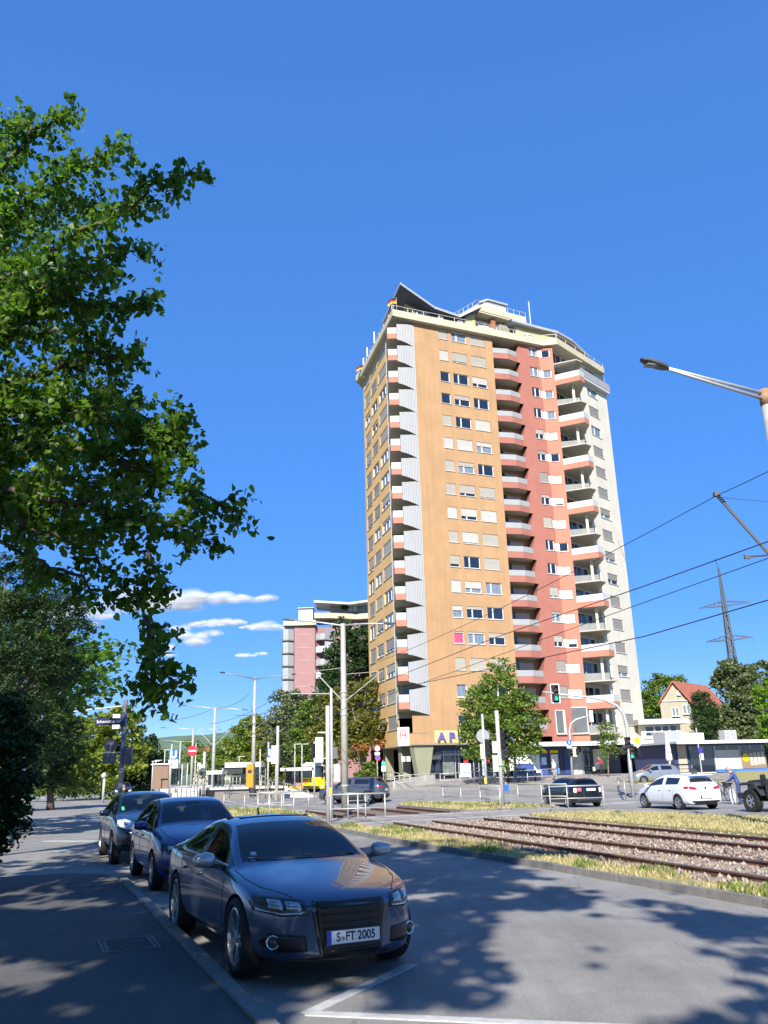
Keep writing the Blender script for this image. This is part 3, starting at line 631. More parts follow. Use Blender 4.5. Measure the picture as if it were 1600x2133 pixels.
# canopy with the shops under the red and cream faces
cn = MB(); k0 = PA.P(13.9, 0, -1.6); k1 = PA.P(19.3, 0, -1.7); k2 = Vector((24.5, 88.2, 0)); k3 = Vector((31.8, 94.8, 0))
cn.prism([PA.P(13.9, 0, 1.8)[:2], k0[:2], k1[:2], k2[:2], k3[:2], (33.0, 99.0), PD.P(6, 0, 2)[:2], PA.P(19, 0, 1.8)[:2]], 4.0, 4.22); adopt(cn.build('shop_canopy', M_SOFFIT), TOWER)
cn = MB()
for a, b in ((PA.P(13.9, 0, 0), k0), (k0, k1), (k1, k2), (k2, k3)): cn.bar(up(a, 4.1), up(b, 4.1), 0.1, 0.42)
adopt(cn.build('canopy_fascia', mat('fascia_white', (0.62, 0.64, 0.66), 0.5, var=.05, scale=1)), TOWER)
PS = Plane2(PA.P(13.0, 0, 1.2), PA.u)
M_YELLOW = mat('signal_yellow', (0.80, 0.55, 0.01), 0.45); M_BLUEST = mat('shop_blue', (0.05, 0.09, 0.28), 0.4)
def shop2(name, a, z, wd, h, m, t=0.0, th=0.06): return shop_item(name, a, z, wd, h, m, t, th, PS)
mb = MB(); mb.quad(PS.P(0, Z_PLAZA, .04), PS.P(13.2, Z_PLAZA, .04), PS.P(13.2, 4.0, .04), PS.P(0, 4.0, .04)); adopt(mb.build('shop_front_wall', mat('shop_dark_wall', (0.035, 0.045, 0.08), 0.3)), TOWER)
for a in (1.2, 2.35, 3.4, 4.75): shop2('yellow_header', a, 3.42, 0.98, 0.28, M_YELLOW)
shop2('shop_window', 1.05, 2.75, 1.9, 0.95, mat('shop_display', (0.85, 0.88, 0.9), 0.25, var=.6, scale=2.2)); shop2('parapet_panel', 1.15, 1.75, 2.0, 0.9, M_BLUEST)
shop2('notice', 0.4, 1.9, 0.5, 0.6, mat('paper', (0.7, 0.72, 0.72), 0.7))
shop2('window_poster', 2.45, 2.3, 0.95, 1.9, mat('poster_mixed', (0.9, 0.9, 0.9), 0.5, var=.5, scale=3.0, col2=(0.35, 0.5, 0.65)))
shop2('shop_door', 3.4, 2.15, 0.85, 2.1, M_BLUEST); shop2('door_sticker', 3.4, 2.5, 0.6, 0.75, MATS['poster_sky'], -.04)
shop2('window_poster', 4.75, 2.3, 0.9, 1.7, MATS['poster_mixed'])
shop2('parcel_column', -1.1, 2.35, 0.4, 1.9, M_YELLOW); shop2('shop_window', -.55, 2.4, .7, 1.6, MATS['shop_display'], .02)
shop2('blue_panel', 6.4, 2.4, 0.9, 2.6, mat('royal_blue', (0.03, 0.06, 0.22), 0.4)); shop2('entrance_door', 7.6, 2.2, 1.15, 2.3, mat('pale_door', (0.45, 0.47, 0.47), 0.15, var=.5, scale=1.5))
mb = MB(); mb.box((0, 0, 0), (2.6, 0.05, 2.1)); o = mb.build('curtained_window', mat('white_curtain', (0.58, 0.60, 0.57), 0.4, var=.45, scale=1.6, stretch=(3, 1, .25))); o.location = PS.P(10.0, 2.55, 0.0); o.rotation_euler = (0, 0, PA.ang); adopt(o, TOWER)
for a in (6.9, 8.3, 8.75, 11.35): shop2('glazing_bar', a, 2.5, 0.1, 2.9, M_GREYALU)
shop2('green_panel', 11.15, 2.5, 0.35, 2.0, mat('lime', (0.32, 0.45, 0.08), 0.4), -.03); shop2('bench_sill', 10.0, 1.35, 2.8, 0.3, M_BLACKPL)
# big first-floor windows of the red corner
window(TOWER, Plane2(PA.P(0, 0, -0.17), PA.u), 17.5, 18.7, 5.15, 7.6, 0, (0.85,), None, 3, None, True)
window(TOWER, Plane2(PC2.P(0, 0, -0.17), PC2.u), -0.6, 1.55, 5.15, 7.9, 0, (), None, 3, None, True)

TOWER.location.z += 0.15; sg.location.z += 0.15
import numpy as np
# ------------------------------------------------------------------ ground, roads, tracks
TQ = Vector((0.954, 0.30, 0)); TP = Vector((-0.30, 0.954, 0))
GS = 1.09                                             # ground lengths measured from the photograph
def T0(q, p, z=0.0): return Vector((TQ.x * q + TP.x * p, TQ.y * q + TP.y * p, z))
def T(q, p, z=0.0): return T0(q * GS, p * GS, z)
def H(x, y):
    """the crossing is flat; the square in front of the tower rises by a metre"""
    return sstep((x + 7) / 9) * (0.45 * sstep((y - 51) / 16) + 0.62 * sstep((y - 65) / 13))
def gpt(px, py, lift=0.0):
    d = ray(px, py); t = 4.0
    while t < 160:
        p = CAM_P + d * t
        if p.z <= H(p.x, p.y) + lift: break
        t += 0.05
    return Vector((p.x, p.y, H(p.x, p.y) + lift))

def asphalt(name, c, crack=0.5, patch=0.25):
    m = bpy.data.materials.new(name); m.use_nodes = True; nt = m.node_tree; p = nt.nodes['Principled BSDF']; p.inputs['Roughness'].default_value = 0.85; p.inputs['Specular IOR Level'].default_value = 0.3
    tc = _n(nt, 'ShaderNodeTexCoord')
    def noise(sc, det=4, st=None):
        z = _n(nt, 'ShaderNodeTexNoise'); z.inputs['Scale'].default_value = sc; z.inputs['Detail'].default_value = det; z.inputs['Roughness'].default_value = .7
        if st:
            mp = _n(nt, 'ShaderNodeMapping'); mp.inputs['Rotation'].default_value = (0, 0, R(-17)); mp.inputs['Scale'].default_value = st
            nt.links.new(tc.outputs['Object'], mp.inputs['Vector']); nt.links.new(mp.outputs[0], z.inputs['Vector'])
        else: nt.links.new(tc.outputs['Object'], z.inputs['Vector'])
        return z
    def rng(src, a, b, lo, hi):
        r = _n(nt, 'ShaderNodeMapRange'); r.inputs['From Min'].default_value = a; r.inputs['From Max'].default_value = b; r.inputs['To Min'].default_value = lo; r.inputs['To Max'].default_value = hi
        nt.links.new(src, r.inputs['Value']); return r.outputs[0]
    def mul(a, b):
        r = _n(nt, 'ShaderNodeMath', operation='MULTIPLY'); nt.links.new(a, r.inputs[0]); nt.links.new(b, r.inputs[1]); return r.outputs[0]
    f = rng(noise(0.35).outputs['Fac'], .35, .65, 1 - patch, 1 + patch * .6)
    f = mul(f, rng(noise(3.0, 5, (1, .12, 1)).outputs['Fac'], .3, .7, 0.86, 1.1))
    f = mul(f, rng(noise(160, 2).outputs['Fac'], .3, .7, 0.62, 1.4)); f = mul(f, rng(noise(38, 3).outputs['Fac'], .35, .65, 0.86, 1.14)); f = mul(f, rng(noise(1.1, 6).outputs['Fac'], .56, .72, 1.0, 0.80))
    v = _n(nt, 'ShaderNodeTexVoronoi', feature='DISTANCE_TO_EDGE'); v.inputs['Scale'].default_value = 0.35
    wv = noise(1.3, 5); vm = _n(nt, 'ShaderNodeMix', data_type='RGBA'); vm.inputs['Factor'].default_value = .25
    nt.links.new(tc.outputs['Object'], vm.inputs['A']); nt.links.new(wv.outputs['Color'], vm.inputs['B']); nt.links.new(vm.outputs['Result'], v.inputs['Vector'])
    f = mul(f, rng(v.outputs['Distance'], .0, .006, 1 - crack, 1))
    cb = _n(nt, 'ShaderNodeMix', data_type='RGBA', blend_type='MULTIPLY'); cb.inputs['Factor'].default_value = 1; cb.inputs['A'].default_value = (*c, 1)
    cc = _n(nt, 'ShaderNodeCombineColor')
    for i in range(3): nt.links.new(f, cc.inputs[i])
    nt.links.new(cc.outputs[0], cb.inputs['B']); nt.links.new(cb.outputs['Result'], p.inputs['Base Color'])
    b = _n(nt, 'ShaderNodeBump'); b.inputs['Strength'].default_value = .35; b.inputs['Distance'].default_value = .01
    nt.links.new(noise(220, 2).outputs['Fac'], b.inputs['Height']); nt.links.new(b.outputs[0], p.inputs['Normal'])
    MATS[name] = m; return m
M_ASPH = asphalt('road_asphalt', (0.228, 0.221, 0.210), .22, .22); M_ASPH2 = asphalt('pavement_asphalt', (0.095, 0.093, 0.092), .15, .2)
M_PLAZA = asphalt('plaza_paving', (0.27, 0.255, 0.23), .2, .25)
M_PAINT = mat('road_paint', (0.42, 0.42, 0.41), 0.7, var=0.25, scale=7, detail=8)
M_KERB = mat('kerb_stone', (0.175, 0.168, 0.158), 0.85, var=0.22, scale=5, bump=.3)
M_EARTH = mat('dry_earth', (0.25, 0.21, 0.135), 0.95, var=0.3, scale=3, bump=.5)
M_GRASSGROUND = mat('grass_ground', (0.33, 0.275, 0.125), 0.95, var=0.25, scale=2.2, col2=(0.17, 0.19, 0.06), bump=.5)
M_BED = mat('ballast_ground', (0.16, 0.125, 0.10), 0.95, var=0.35, scale=14, bump=.6)
M_MEADOW = mat('meadow', (0.085, 0.11, 0.035), 0.95, var=.35, scale=.05)

def grid_sheet(name, m, x0, x1, y0, y1, step, zf, kind='structure'):
    nx, ny = int((x1 - x0) / step), int((y1 - y0) / step); mb = MB()
    vs = [(x0 + (x1 - x0) * i / nx, y0 + (y1 - y0) * j / ny, 0) for j in range(ny + 1) for i in range(nx + 1)]
    vs = [(x, y, zf(x, y)) for x, y, _ in vs]
    mb.add(vs, [(j * (nx + 1) + i, j * (nx + 1) + i + 1, (j + 1) * (nx + 1) + i + 1, (j + 1) * (nx + 1) + i) for j in range(ny) for i in range(nx)])
    return tag(mb.build(name, m, smooth=True), kind=kind)
gr = MB(); n = 48; gr.add([(0, 0, -0.06)] + [(6000 * math.cos(2 * math.pi * i / n), 6000 * math.sin(2 * math.pi * i / n), -0.06) for i in range(n)], [(0, 1 + i, 1 + (i + 1) % n) for i in range(n)])
tag(gr.build('ground', M_MEADOW), kind='structure')
grid_sheet('road', M_ASPH, -90, 90, -40, 150, 2.5, H)

def sheet(name, m, poly, lift, kind='structure', step=1.5, parent=None):
    """flat piece lying on the terrain, cut finely enough to follow it; has a rim down to the road"""
    bm = bmesh.new(); vs = [bm.verts.new((p[0], p[1], 0)) for p in poly]; bm.faces.new(vs)
    if any(H(p[0], p[1]) > 0.002 for p in poly):
        xs = [p[0] for p in poly]; ys = [p[1] for p in poly]
        for ax, lo, hi in ((0, min(xs), max(xs)), (1, min(ys), max(ys))):
            k = int((hi - lo) / step)
            for i in range(1, k):
                co = [0, 0, 0]; co[ax] = lo + (hi - lo) * i / k; no = [0, 0, 0]; no[ax] = 1
                bmesh.ops.bisect_plane(bm, geom=bm.verts[:] + bm.edges[:] + bm.faces[:], plane_co=co, plane_no=no)
    bmesh.ops.recalc_face_normals(bm, faces=bm.faces[:])
    if bm.faces and sum(f.normal.z for f in bm.faces) < 0: bmesh.ops.reverse_faces(bm, faces=bm.faces[:])
    ed = [e for e in bm.edges if e.is_boundary]
    r = bmesh.ops.extrude_edge_only(bm, edges=ed); low = {v for v in r['geom'] if isinstance(v, bmesh.types.BMVert)}
    for v in bm.verts: v.co.z = H(v.co.x, v.co.y) + (lift if v not in low else -0.05)
    me = bpy.data.meshes.new(name); bm.to_mesh(me); bm.free(); me.materials.append(m)
    o = link(name, me, parent); return tag(o, kind=kind) if kind else o
KD = Vector((-0.3837, 0.9235, 0)); K0 = Vector((-1.49, 8.36, 0)); KN = Vector((0.9235, 0.3837, 0))   # left kerb line
def K(s, t=0.0): return K0 + KD * s + KN * t
side = [K(-26, -0.14), K(9.2, -0.14), K(10.2, -.3), K(10.8, -.9), K(11.0, -1.8), K(11.0, -12), K(-26, -12)]
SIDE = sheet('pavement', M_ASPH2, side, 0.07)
# kerb stones of the near pavement, one by one
kme = MB(); kme.box((0, 0, 0.02), (0.98, 0.13, 0.13)); kb = bpy.data.meshes.new('kerb_stone'); kb.from_pydata(kme.v, [], kme.f); kb.materials.append(M_KERB)
rk = random.Random(5)
for i in range(34):
    s = -24.5 + i; o = link('kerb_stone', kb, SIDE, K(s, -0.07) + Vector((0, 0, 0.022 + rk.uniform(-.006, .006)))); o.rotation_euler = (0, 0, math.atan2(KD.y, KD.x) + rk.uniform(-.006, .006))
# inspection cover let into the pavement
mc = [gp(205, 1975), gp(310, 1963), gp(330, 1990), gp(222, 2003)]; c = sum(mc, Vector()) / 4
t = thing('inspection_cover', 'rectangular cast cover set in the shaded pavement left of the front car', 'manhole cover', (c.x, c.y, 0.07), math.atan2(KD.y, KD.x))
mb = MB()
for x, y, sx, sy in ((0, .29, .8, .03), (0, -.29, .8, .03), (.385, 0, .03, .55), (-.385, 0, .03, .55)): mb.box((x, y, 0.006), (sx, sy, .014))
mb.build('rim', M_KERB, t)
mb = MB(); mb.box((0, 0, 0.004), (.72, .53, .01))
for i in range(9): mb.box((-.32 + i * .08, 0, .011), (.03, .45, .008))
mb.build('lid', mat('cast_iron', (0.09, 0.09, 0.09), .6, metal=.5, var=.2, scale=8), t)
# plaza in front of the tower
plaza = [(-5.5, 71), (-2.5, 67.8), (4, 66.2), (10, 65.4), (14.5, 63.8), (17.5, 62.4), (21, 62.0), (24.5, 63.2), (30, 66), (48, 75), (60, 84), (60, 112), (-14, 112), (-8, 84)]
PLZ = sheet('plaza', M_PLAZA, plaza, 0.11)
def pl_kerb(pts, name='kerb_edge', parent=None):
    mb = MB()
    for a, b in zip(pts, pts[1:]):
        a = Vector((*a[:2], 0)); b = Vector((*b[:2], 0)); n = max(1, int((b - a).length / 1.0))
        for i in range(n):
            p, q = a.lerp(b, i / n), a.lerp(b, (i + .97) / n)
            mb.bar((p.x, p.y, H(p.x, p.y) + .065), (q.x, q.y, H(q.x, q.y) + .065), .14, .14)
    o = mb.build(name, M_KERB, parent); 
    if not parent: tag(o, kind='structure')
    return o
pl_kerb(plaza[:11], 'plaza_kerb')
# median strip between the near road and the tracks
MED = [T(8.05, -22), T(8.05, 26.6), T(7.5, 27.6), T(6.6, 27.4), GS * Vector((-0.7, 24.6, 0)), GS * Vector((0.3, 21.6, 0)), GS * Vector((2.4, 16.4, 0)), GS * Vector((4.48, 10.98, 0)), GS * Vector((7.85, 0.2, 0)), GS * Vector((13.0, -17, 0))]
MEDS = sheet('median_verge', M_GRASSGROUND, MED, 0.09)
km = [MED[k] for k in (9, 8, 7, 6, 5, 4, 3, 2)]
for a, b in zip(km, km[1:]):
    n = max(1, round((b - a).length)); ang = math.atan2((b - a).y, (b - a).x); nn = Vector((-(b - a).y, (b - a).x, 0)).normalized()
    for i in range(n):
        p = a.lerp(b, (i + .5) / n) + nn * 0.02; o = link('kerb_stone', kb, MEDS, p + Vector((0, 0, .03 + rk.uniform(-.006, .006)))); o.rotation_euler = (0, 0, ang); o.scale = ((b - a).length / n, 1, 1)
# ballast bed and crossings
sheet('track_bed', M_BED, [T(8.05, -22), T(13.9, -22), T(13.9, 28.4), T(8.05, 26.6)], 0.05)
sheet('track_bed_far', M_BED, [T(8.05, 33.2), T(13.7, 34.0), T(13.6, 41), T(8.05, 40)], 0.03)
M_SLAB = asphalt('crossing_slab', (0.26, 0.245, 0.225), .3, .2)
sheet('pedestrian_crossing', M_SLAB, [T(5.6, 27.6), T(8.05, 26.6), T(13.9, 28.4), T(18.9, 29.9), T(18.6, 33.8), T(13.7, 34.0), T(8.05, 33.2), T(5.4, 34.0), T(4.9, 31)], 0.085)
for q0, q1, p0, p1 in ((7.6, 15.5, 28.9, 29.08), (7.6, 15.5, 32.3, 32.48)):
    sheet('crossing_line', M_PAINT, [T(q0, p0), T(q1, p0 + .9), T(q1, p1 + .9), T(q0, p1)], 0.09)
# dry verge beyond the tracks, islets at the crossing
FARV = [T(14.4, -20), T(18.9, -20), T(18.9, 20), T(18.2, 27), T(16.9, 29.9), T(14.4, 29.2)]
sheet('far_verge', M_GRASSGROUND, FARV, 0.10); pl_kerb([FARV[1], FARV[2], FARV[3], FARV[4], FARV[5]], 'far_verge_kerb')
ISL = [T(5.0, 34.2), T(7.8, 34.4), T(7.9, 44), T(6.0, 48), T(2.6, 47.5), T(1.4, 43), T(2.8, 38)]
sheet('crossing_islet', M_GRASSGROUND, ISL, 0.10); pl_kerb(ISL + ISL[:1], 'islet_kerb')
ISL2 = [T(13.9, 34.4), T(18.4, 34.4), T(18.2, 40), T(15.5, 46), T(13.9, 43)]
sheet('signal_islet', M_GRASSGROUND, ISL2, 0.10); pl_kerb(ISL2 + ISL2[:1], 'signal_islet_kerb')
sheet('tree_bed', M_GRASSGROUND, [gpt(1285, 1628)[:2], gpt(1330, 1636)[:2], (25.5, 66), (24, 69), (20.5, 68)], 0.17)
sheet('lawn', M_GRASSGROUND, [(26, 66), (33, 69.6), (60, 85), (60, 110), (40, 110), (30, 76)], 0.15)

# rails and sleepers
M_RAIL = mat('rusty_rail', (0.16, 0.075, 0.045), .7, metal=.3, var=.35, scale=3); M_RAILTOP = mat('polished_rail_head', (0.30, 0.24, 0.21), .35, metal=.8)
M_SLEEP = mat('sleeper_concrete', (0.24, 0.20, 0.16), .9, var=.3, scale=4)
slm = MB(); slm.box((0, 0, 0), (2.3, .24, .16)); slme = bpy.data.meshes.new('sleeper'); slme.from_pydata(slm.v, [], slm.f); slme.materials.append(M_SLEEP)
for q0, lab in ((9.28, 'near rusty tram track lying in pale ballast beside the verge'), (12.70, 'far rusty tram track lying in pale ballast below the waiting cars')):
    t = thing('tram_track', lab, 'tram track', T0(q0 + .7175, 0), 0)
    for dq in (0, 1.435):
        mb = MB(); prof = [(-.06, .05), (.06, .05), (.06, .075), (.012, .085), (.012, .165), (.036, .175), (.036, .20), (-.036, .20), (-.036, .175), (-.012, .165), (-.012, .085), (-.06, .075)]
        k = len(prof)
        # open track to the crossing, then sunk flush with the paving
        for p0, p1, dz in ((-22, 29.4, 0), (29.4, 36.6, -.11), (36.6, 44.2, -.05), (44.2, 96, -.19)):
            a = [T0(q0 + dq + x, p0, z + dz) for x, z in prof]; b = [T0(q0 + dq + x, p1, z + dz) for x, z in prof]
            for i in range(k): mb.m = 1 if i == 6 else 0; mb.add([a[i], a[(i + 1) % k], b[(i + 1) % k], b[i]], [(3, 2, 1, 0)])
        o = mb.build('rail', [M_RAIL, M_RAILTOP]); adopt(o, t)
    for i in range(84):
        p = -21.5 + i * .62
        if p > 29: break
        o = link('sleeper', slme, None, T0(q0 + .7175, p, .03)); o.rotation_euler = (0, 0, math.atan2(TQ.y, TQ.x)); adopt(o, t)

# painted markings
def stripe(name, a, b, wd, lift=.006):
    a = Vector((a[0], a[1], 0)); b = Vector((b[0], b[1], 0)); d = (b - a).normalized(); s = Vector((d.y, -d.x, 0)) * wd / 2
    return sheet(name, M_PAINT, [a + s, b + s, b - s, a - s], lift)
m1, m2, m3 = gp(858, 2009), gp(640, 2112), gp(1010, 2128)
stripe('parking_line', m1, m2, .12); stripe('parking_line', m2 + (m2 - m1) * .0, m3 + (m3 - m2) * .8, .12, .010)
stripe('stop_line', gp(95, 1752), gp(212, 1752), .3)
for k in range(5):
    a = gp(172 + k * 9, 1673 + k * 3.4); stripe('lane_dash', a, a + Vector((1.1, -.6, 0)), .35)
for a, b in (((470, 1668), (560, 1686)), ((575, 1686), (700, 1691))): stripe('lane_line', gp(*a), gp(*b), .25)
for q in (24.1,):
    stripe('edge_line', T(q, -8), T(q, 24), .12)
stripe('lane_line', T(19.6, 6), T(19.6, 36), .14); stripe('stop_line', T(20.0, 36.8), T(24.0, 37.4), .4)
for k in range(6): stripe('lane_dash', (-1 + k * 4.4, 55.5 - k * .9), (1.2 + k * 4.4, 55.0 - k * .9), .14)
for k in range(5): stripe('lane_dash', (4 + k * 4.0, 50 - k * 1.0), (6 + k * 4.0, 49.5 - k * 1.0), .14)
stripe('stop_line', (-9, 60), (-3.5, 62.2), .3)

# ------------------------------------------------------------------ loose ground cover
def np_mesh(name, verts, faces, m, smooth=False):
    """verts (N,3), faces (M,k) numpy"""
    me = bpy.data.meshes.new(name); nv, (nf, k) = len(verts), faces.shape
    me.vertices.add(nv); me.vertices.foreach_set('co', verts.astype(np.float32).ravel())
    me.loops.add(nf * k); me.loops.foreach_set('vertex_index', faces.astype(np.int32).ravel())
    me.polygons.add(nf); me.polygons.foreach_set('loop_start', np.arange(0, nf * k, k, dtype=np.int32)); me.polygons.foreach_set('loop_total', np.full(nf, k, dtype=np.int32))
    if smooth: me.polygons.foreach_set('use_smooth', np.ones(nf, dtype=bool))
    me.materials.append(m); me.update(calc_edges=True); return me
rs = np.random.RandomState(11)
def in_poly(P, poly):
    x, y = P[:, 0], P[:, 1]; ins = np.zeros(len(P), bool); n = len(poly)
    for i in range(n):
        x0, y0 = poly[i][0], poly[i][1]; x1, y1 = poly[(i + 1) % n][0], poly[(i + 1) % n][1]
        c = ((y0 > y) != (y1 > y)) & (x < (x1 - x0) * (y - y0) / (y1 - y0 + 1e-12) + x0); ins ^= c
    return ins
def scatter(poly, n):
    xs = [p[0] for p in poly]; ys = [p[1] for p in poly]
    P = np.column_stack([rs.uniform(min(xs), max(xs), n * 3), rs.uniform(min(ys), max(ys), n * 3)]); return P[in_poly(P, poly)][:n]
def grass(name, poly, n, hmin, hmax, m, z0, clump=0.0, wd=.012):
    P = scatter(poly, n)
    if clump:
        f = np.array([mnoise.noise((p[0] * .9, p[1] * .9, 3)) for p in P]); keep = f > clump; P = P[keep]
    n = len(P); a = rs.uniform(0, 2 * np.pi, n); h = rs.uniform(hmin, hmax, n); lean = rs.uniform(.1, .9, n) * h; la = rs.uniform(0, 2 * np.pi, n)
    dz = np.array([H(p[0], p[1]) for p in P]) + z0; w2 = wd * rs.uniform(.6, 1.6, n)
    v = np.zeros((n, 4, 3)); c, s = np.cos(a) * w2, np.sin(a) * w2
    v[:, 0] = np.column_stack([P[:, 0] - c, P[:, 1] - s, dz]); v[:, 1] = np.column_stack([P[:, 0] + c, P[:, 1] + s, dz])
    v[:, 2] = np.column_stack([P[:, 0] + np.cos(la) * lean * .5 + c * .7, P[:, 1] + np.sin(la) * lean * .5 + s * .7, dz + h * .65]); v[:, 3] = np.column_stack([P[:, 0] + np.cos(la) * lean, P[:, 1] + np.sin(la) * lean, dz + h])
    f = np.arange(n * 4).reshape(n, 4); return tag(link(name, np_mesh(name, v.reshape(-1, 3), f, m)), kind='stuff')
M_DRY = leaf_mat('dry_grass_blade', (0.30, 0.25, 0.125), (0.52, 0.455, 0.26), .3, .8); M_GREENG = leaf_mat('green_grass_blade', (0.10, 0.15, 0.03), (0.20, 0.26, 0.06), .3, .8)
near_med = [T(8.05, 6), T(8.05, 26.6), T(7.5, 27.6), T(6.6, 27.4), GS * Vector((-0.7, 24.6, 0)), GS * Vector((0.3, 21.6, 0)), GS * Vector((2.4, 16.4, 0)), GS * Vector((4.48, 10.98, 0)), GS * Vector((5.7, 8, 0))]
grass('dry_grass', near_med, 42000, .03, .12, M_DRY, .09, -.18); grass('green_grass', near_med, 26000, .04, .20, M_GREENG, .09, .22)
fv = [T(14.4, 5), T(18.9, 5), T(18.9, 20), T(18.2, 27), T(16.9, 29.9), T(14.4, 29.2)]
grass('dry_grass', fv, 30000, .03, .12, M_DRY, .10, -.22, wd=.016)
grass('dry_grass', ISL, 7000, .05, .15, M_DRY, .10, wd=.025); grass('green_grass', ISL, 3500, .05, .25, M_GREENG, .10, .1, wd=.025)
grass('dry_grass', ISL2, 7000, .05, .15, M_DRY, .10, wd=.025); grass('green_grass', ISL2, 3500, .05, .22, M_GREENG, .10, .1, wd=.025)
# ballast stones
bed = [T(8.05, 5), T(13.9, 5), T(13.9, 28.2), T(8.05, 26.4)]
P = scatter(bed, 17000); n = len(P)
oc = np.array([(1, 0, 0), (-1, 0, 0), (0, 1, 0), (0, -1, 0), (0, 0, 1), (0, 0, -1)], float); of = np.array([(0, 2, 4), (2, 1, 4), (1, 3, 4), (3, 0, 4), (2, 0, 5), (1, 2, 5), (3, 1, 5), (0, 3, 5)])
sz = rs.uniform(.022, .055, (n, 1, 1)) * rs.uniform(.6, 1.3, (n, 6, 1)); an = rs.uniform(0, 2 * np.pi, n); ca_, sa_ = np.cos(an)[:, None], np.sin(an)[:, None]
v = oc[None] * sz; v = np.stack([v[..., 0] * ca_ - v[..., 1] * sa_, v[..., 0] * sa_ + v[..., 1] * ca_, v[..., 2]], -1)
v += np.concatenate([P, np.full((n, 1), .075) + rs.uniform(-.02, .04, (n, 1))], 1)[:, None, :]
M_STONE = leaf_mat('ballast_stone', (0.13, 0.095, 0.075), (0.38, 0.32, 0.265), 0.0, .9)
tag(link('ballast', np_mesh('ballast', v.reshape(-1, 3), (of[None] + (np.arange(n) * 6)[:, None, None]).reshape(-1, 3), M_STONE)), kind='stuff')

# ------------------------------------------------------------------ far hills
M_HILL = mat('wooded_hill', (0.10, 0.155, 0.085), 1.0, var=.35, scale=.035, detail=8, col2=(0.055, 0.098, 0.060))
def ridge(x, y):
    return max(0, 88 * math.exp(-((y - 1650) / 330) ** 2) * (0.55 + .45 * sstep((x + 950) / 700)) * (1 - .5 * sstep((x - 300) / 900)) + 6 * mnoise.noise((x * .006, y * .006, 1)) + 3.5 * mnoise.noise((x * .03, y * .03, 5)) * sstep((y - 900) / 300))
grid_sheet('hills', M_HILL, -1500, 1700, 900, 2400, 16, lambda x, y: ridge(x, y) - 2)
# ------------------------------------------------------------------ trees
def leaf_quads(C, size, up_bias=.5, asp=.75, droop=0.0):
    """C (N,3) leaf centres -> verts, faces of randomly turned leaf quads"""
    n = len(C); nrm = rs.normal(size=(n, 3)); nrm[:, 2] = np.abs(nrm[:, 2]) + up_bias; nrm /= np.linalg.norm(nrm, axis=1, keepdims=True)
    t = np.cross(nrm, rs.normal(size=(n, 3))); t[:, 2] -= droop; t /= np.linalg.norm(t, axis=1, keepdims=True) + 1e-9; b = np.cross(nrm, t)
    s = (size * rs.uniform(.65, 1.3, n))[:, None]
    v = np.stack([C - t * s * .5, C + b * s * asp * .5 - t * s * .05, C + t * s * .5, C - b * s * asp * .5 - t * s * .05], 1)
    return v.reshape(-1, 3), np.arange(n * 4).reshape(n, 4)
def crown_points(ells, n, clumps=60, clump_r=.28, fill=.25):
    """leaf centres in clumps spread through a set of ellipsoids (cx,cy,cz,rx,ry,rz)"""
    E = np.array(ells, float); w_ = (E[:, 3] * E[:, 4] * E[:, 5]) ** (2 / 3); w_ /= w_.sum()
    out = []
    k = rs.choice(len(E), clumps, p=w_); d = rs.normal(size=(clumps, 3)); d /= np.linalg.norm(d, axis=1, keepdims=True); d[:, 2] = np.where(d[:, 2] < -.6, -d[:, 2], d[:, 2])
    r = rs.uniform(.62, 1.0, (clumps, 1)); cc = E[k, :3] + d * r * E[k, 3:]
    cr = clump_r * (E[k, 3:].mean(1)) * rs.uniform(.6, 1.4, clumps)
    per = (cr ** 2) / (cr ** 2).sum(); cnt = np.maximum(4, (per * n * (1 - fill)).astype(int))
    for c, q, m_ in zip(cc, cr, cnt):
        p = rs.normal(size=(m_, 3)); p /= np.linalg.norm(p, axis=1, keepdims=True); p *= (rs.uniform(0, 1, (m_, 1)) ** .45) * q; p[:, 2] *= .62; out.append(c + p)
    m_ = int(n * fill); k = rs.choice(len(E), m_, p=w_); d = rs.normal(size=(m_, 3)); d /= np.linalg.norm(d, axis=1, keepdims=True); out.append(E[k, :3] + d * E[k, 3:] * rs.uniform(.3, .95, (m_, 1)))
    return np.concatenate(out)
M_BARK = mat('bark', (0.10, 0.08, 0.06), .95, var=.35, scale=6, bump=.6, stretch=(1, 1, .25)); M_BARKP = mat('pale_bark', (0.20, 0.17, 0.13), .95, var=.35, scale=6, bump=.6, stretch=(1, 1, .25))
LM = {
 'linden': leaf_mat('linden_leaf', (0.026, 0.078, 0.012), (0.12, 0.21, 0.026), .48, .42),
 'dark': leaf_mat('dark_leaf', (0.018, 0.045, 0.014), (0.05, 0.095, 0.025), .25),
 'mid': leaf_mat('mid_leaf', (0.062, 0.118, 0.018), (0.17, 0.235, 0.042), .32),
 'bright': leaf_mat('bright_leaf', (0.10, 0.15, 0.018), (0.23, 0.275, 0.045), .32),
 'olive': leaf_mat('olive_leaf', (0.085, 0.095, 0.018), (0.19, 0.185, 0.04), .3),
 'grey': leaf_mat('grey_green_leaf', (0.07, 0.10, 0.045), (0.17, 0.20, 0.09), .25),
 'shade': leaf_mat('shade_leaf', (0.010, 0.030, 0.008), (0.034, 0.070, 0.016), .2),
 'rust': leaf_mat('rust_leaf', (0.22, 0.09, 0.02), (0.36, 0.17, 0.05), .3),
 'lime': leaf_mat('lime_leaf', (0.10, 0.19, 0.015), (0.20, 0.30, 0.03), .35),
}
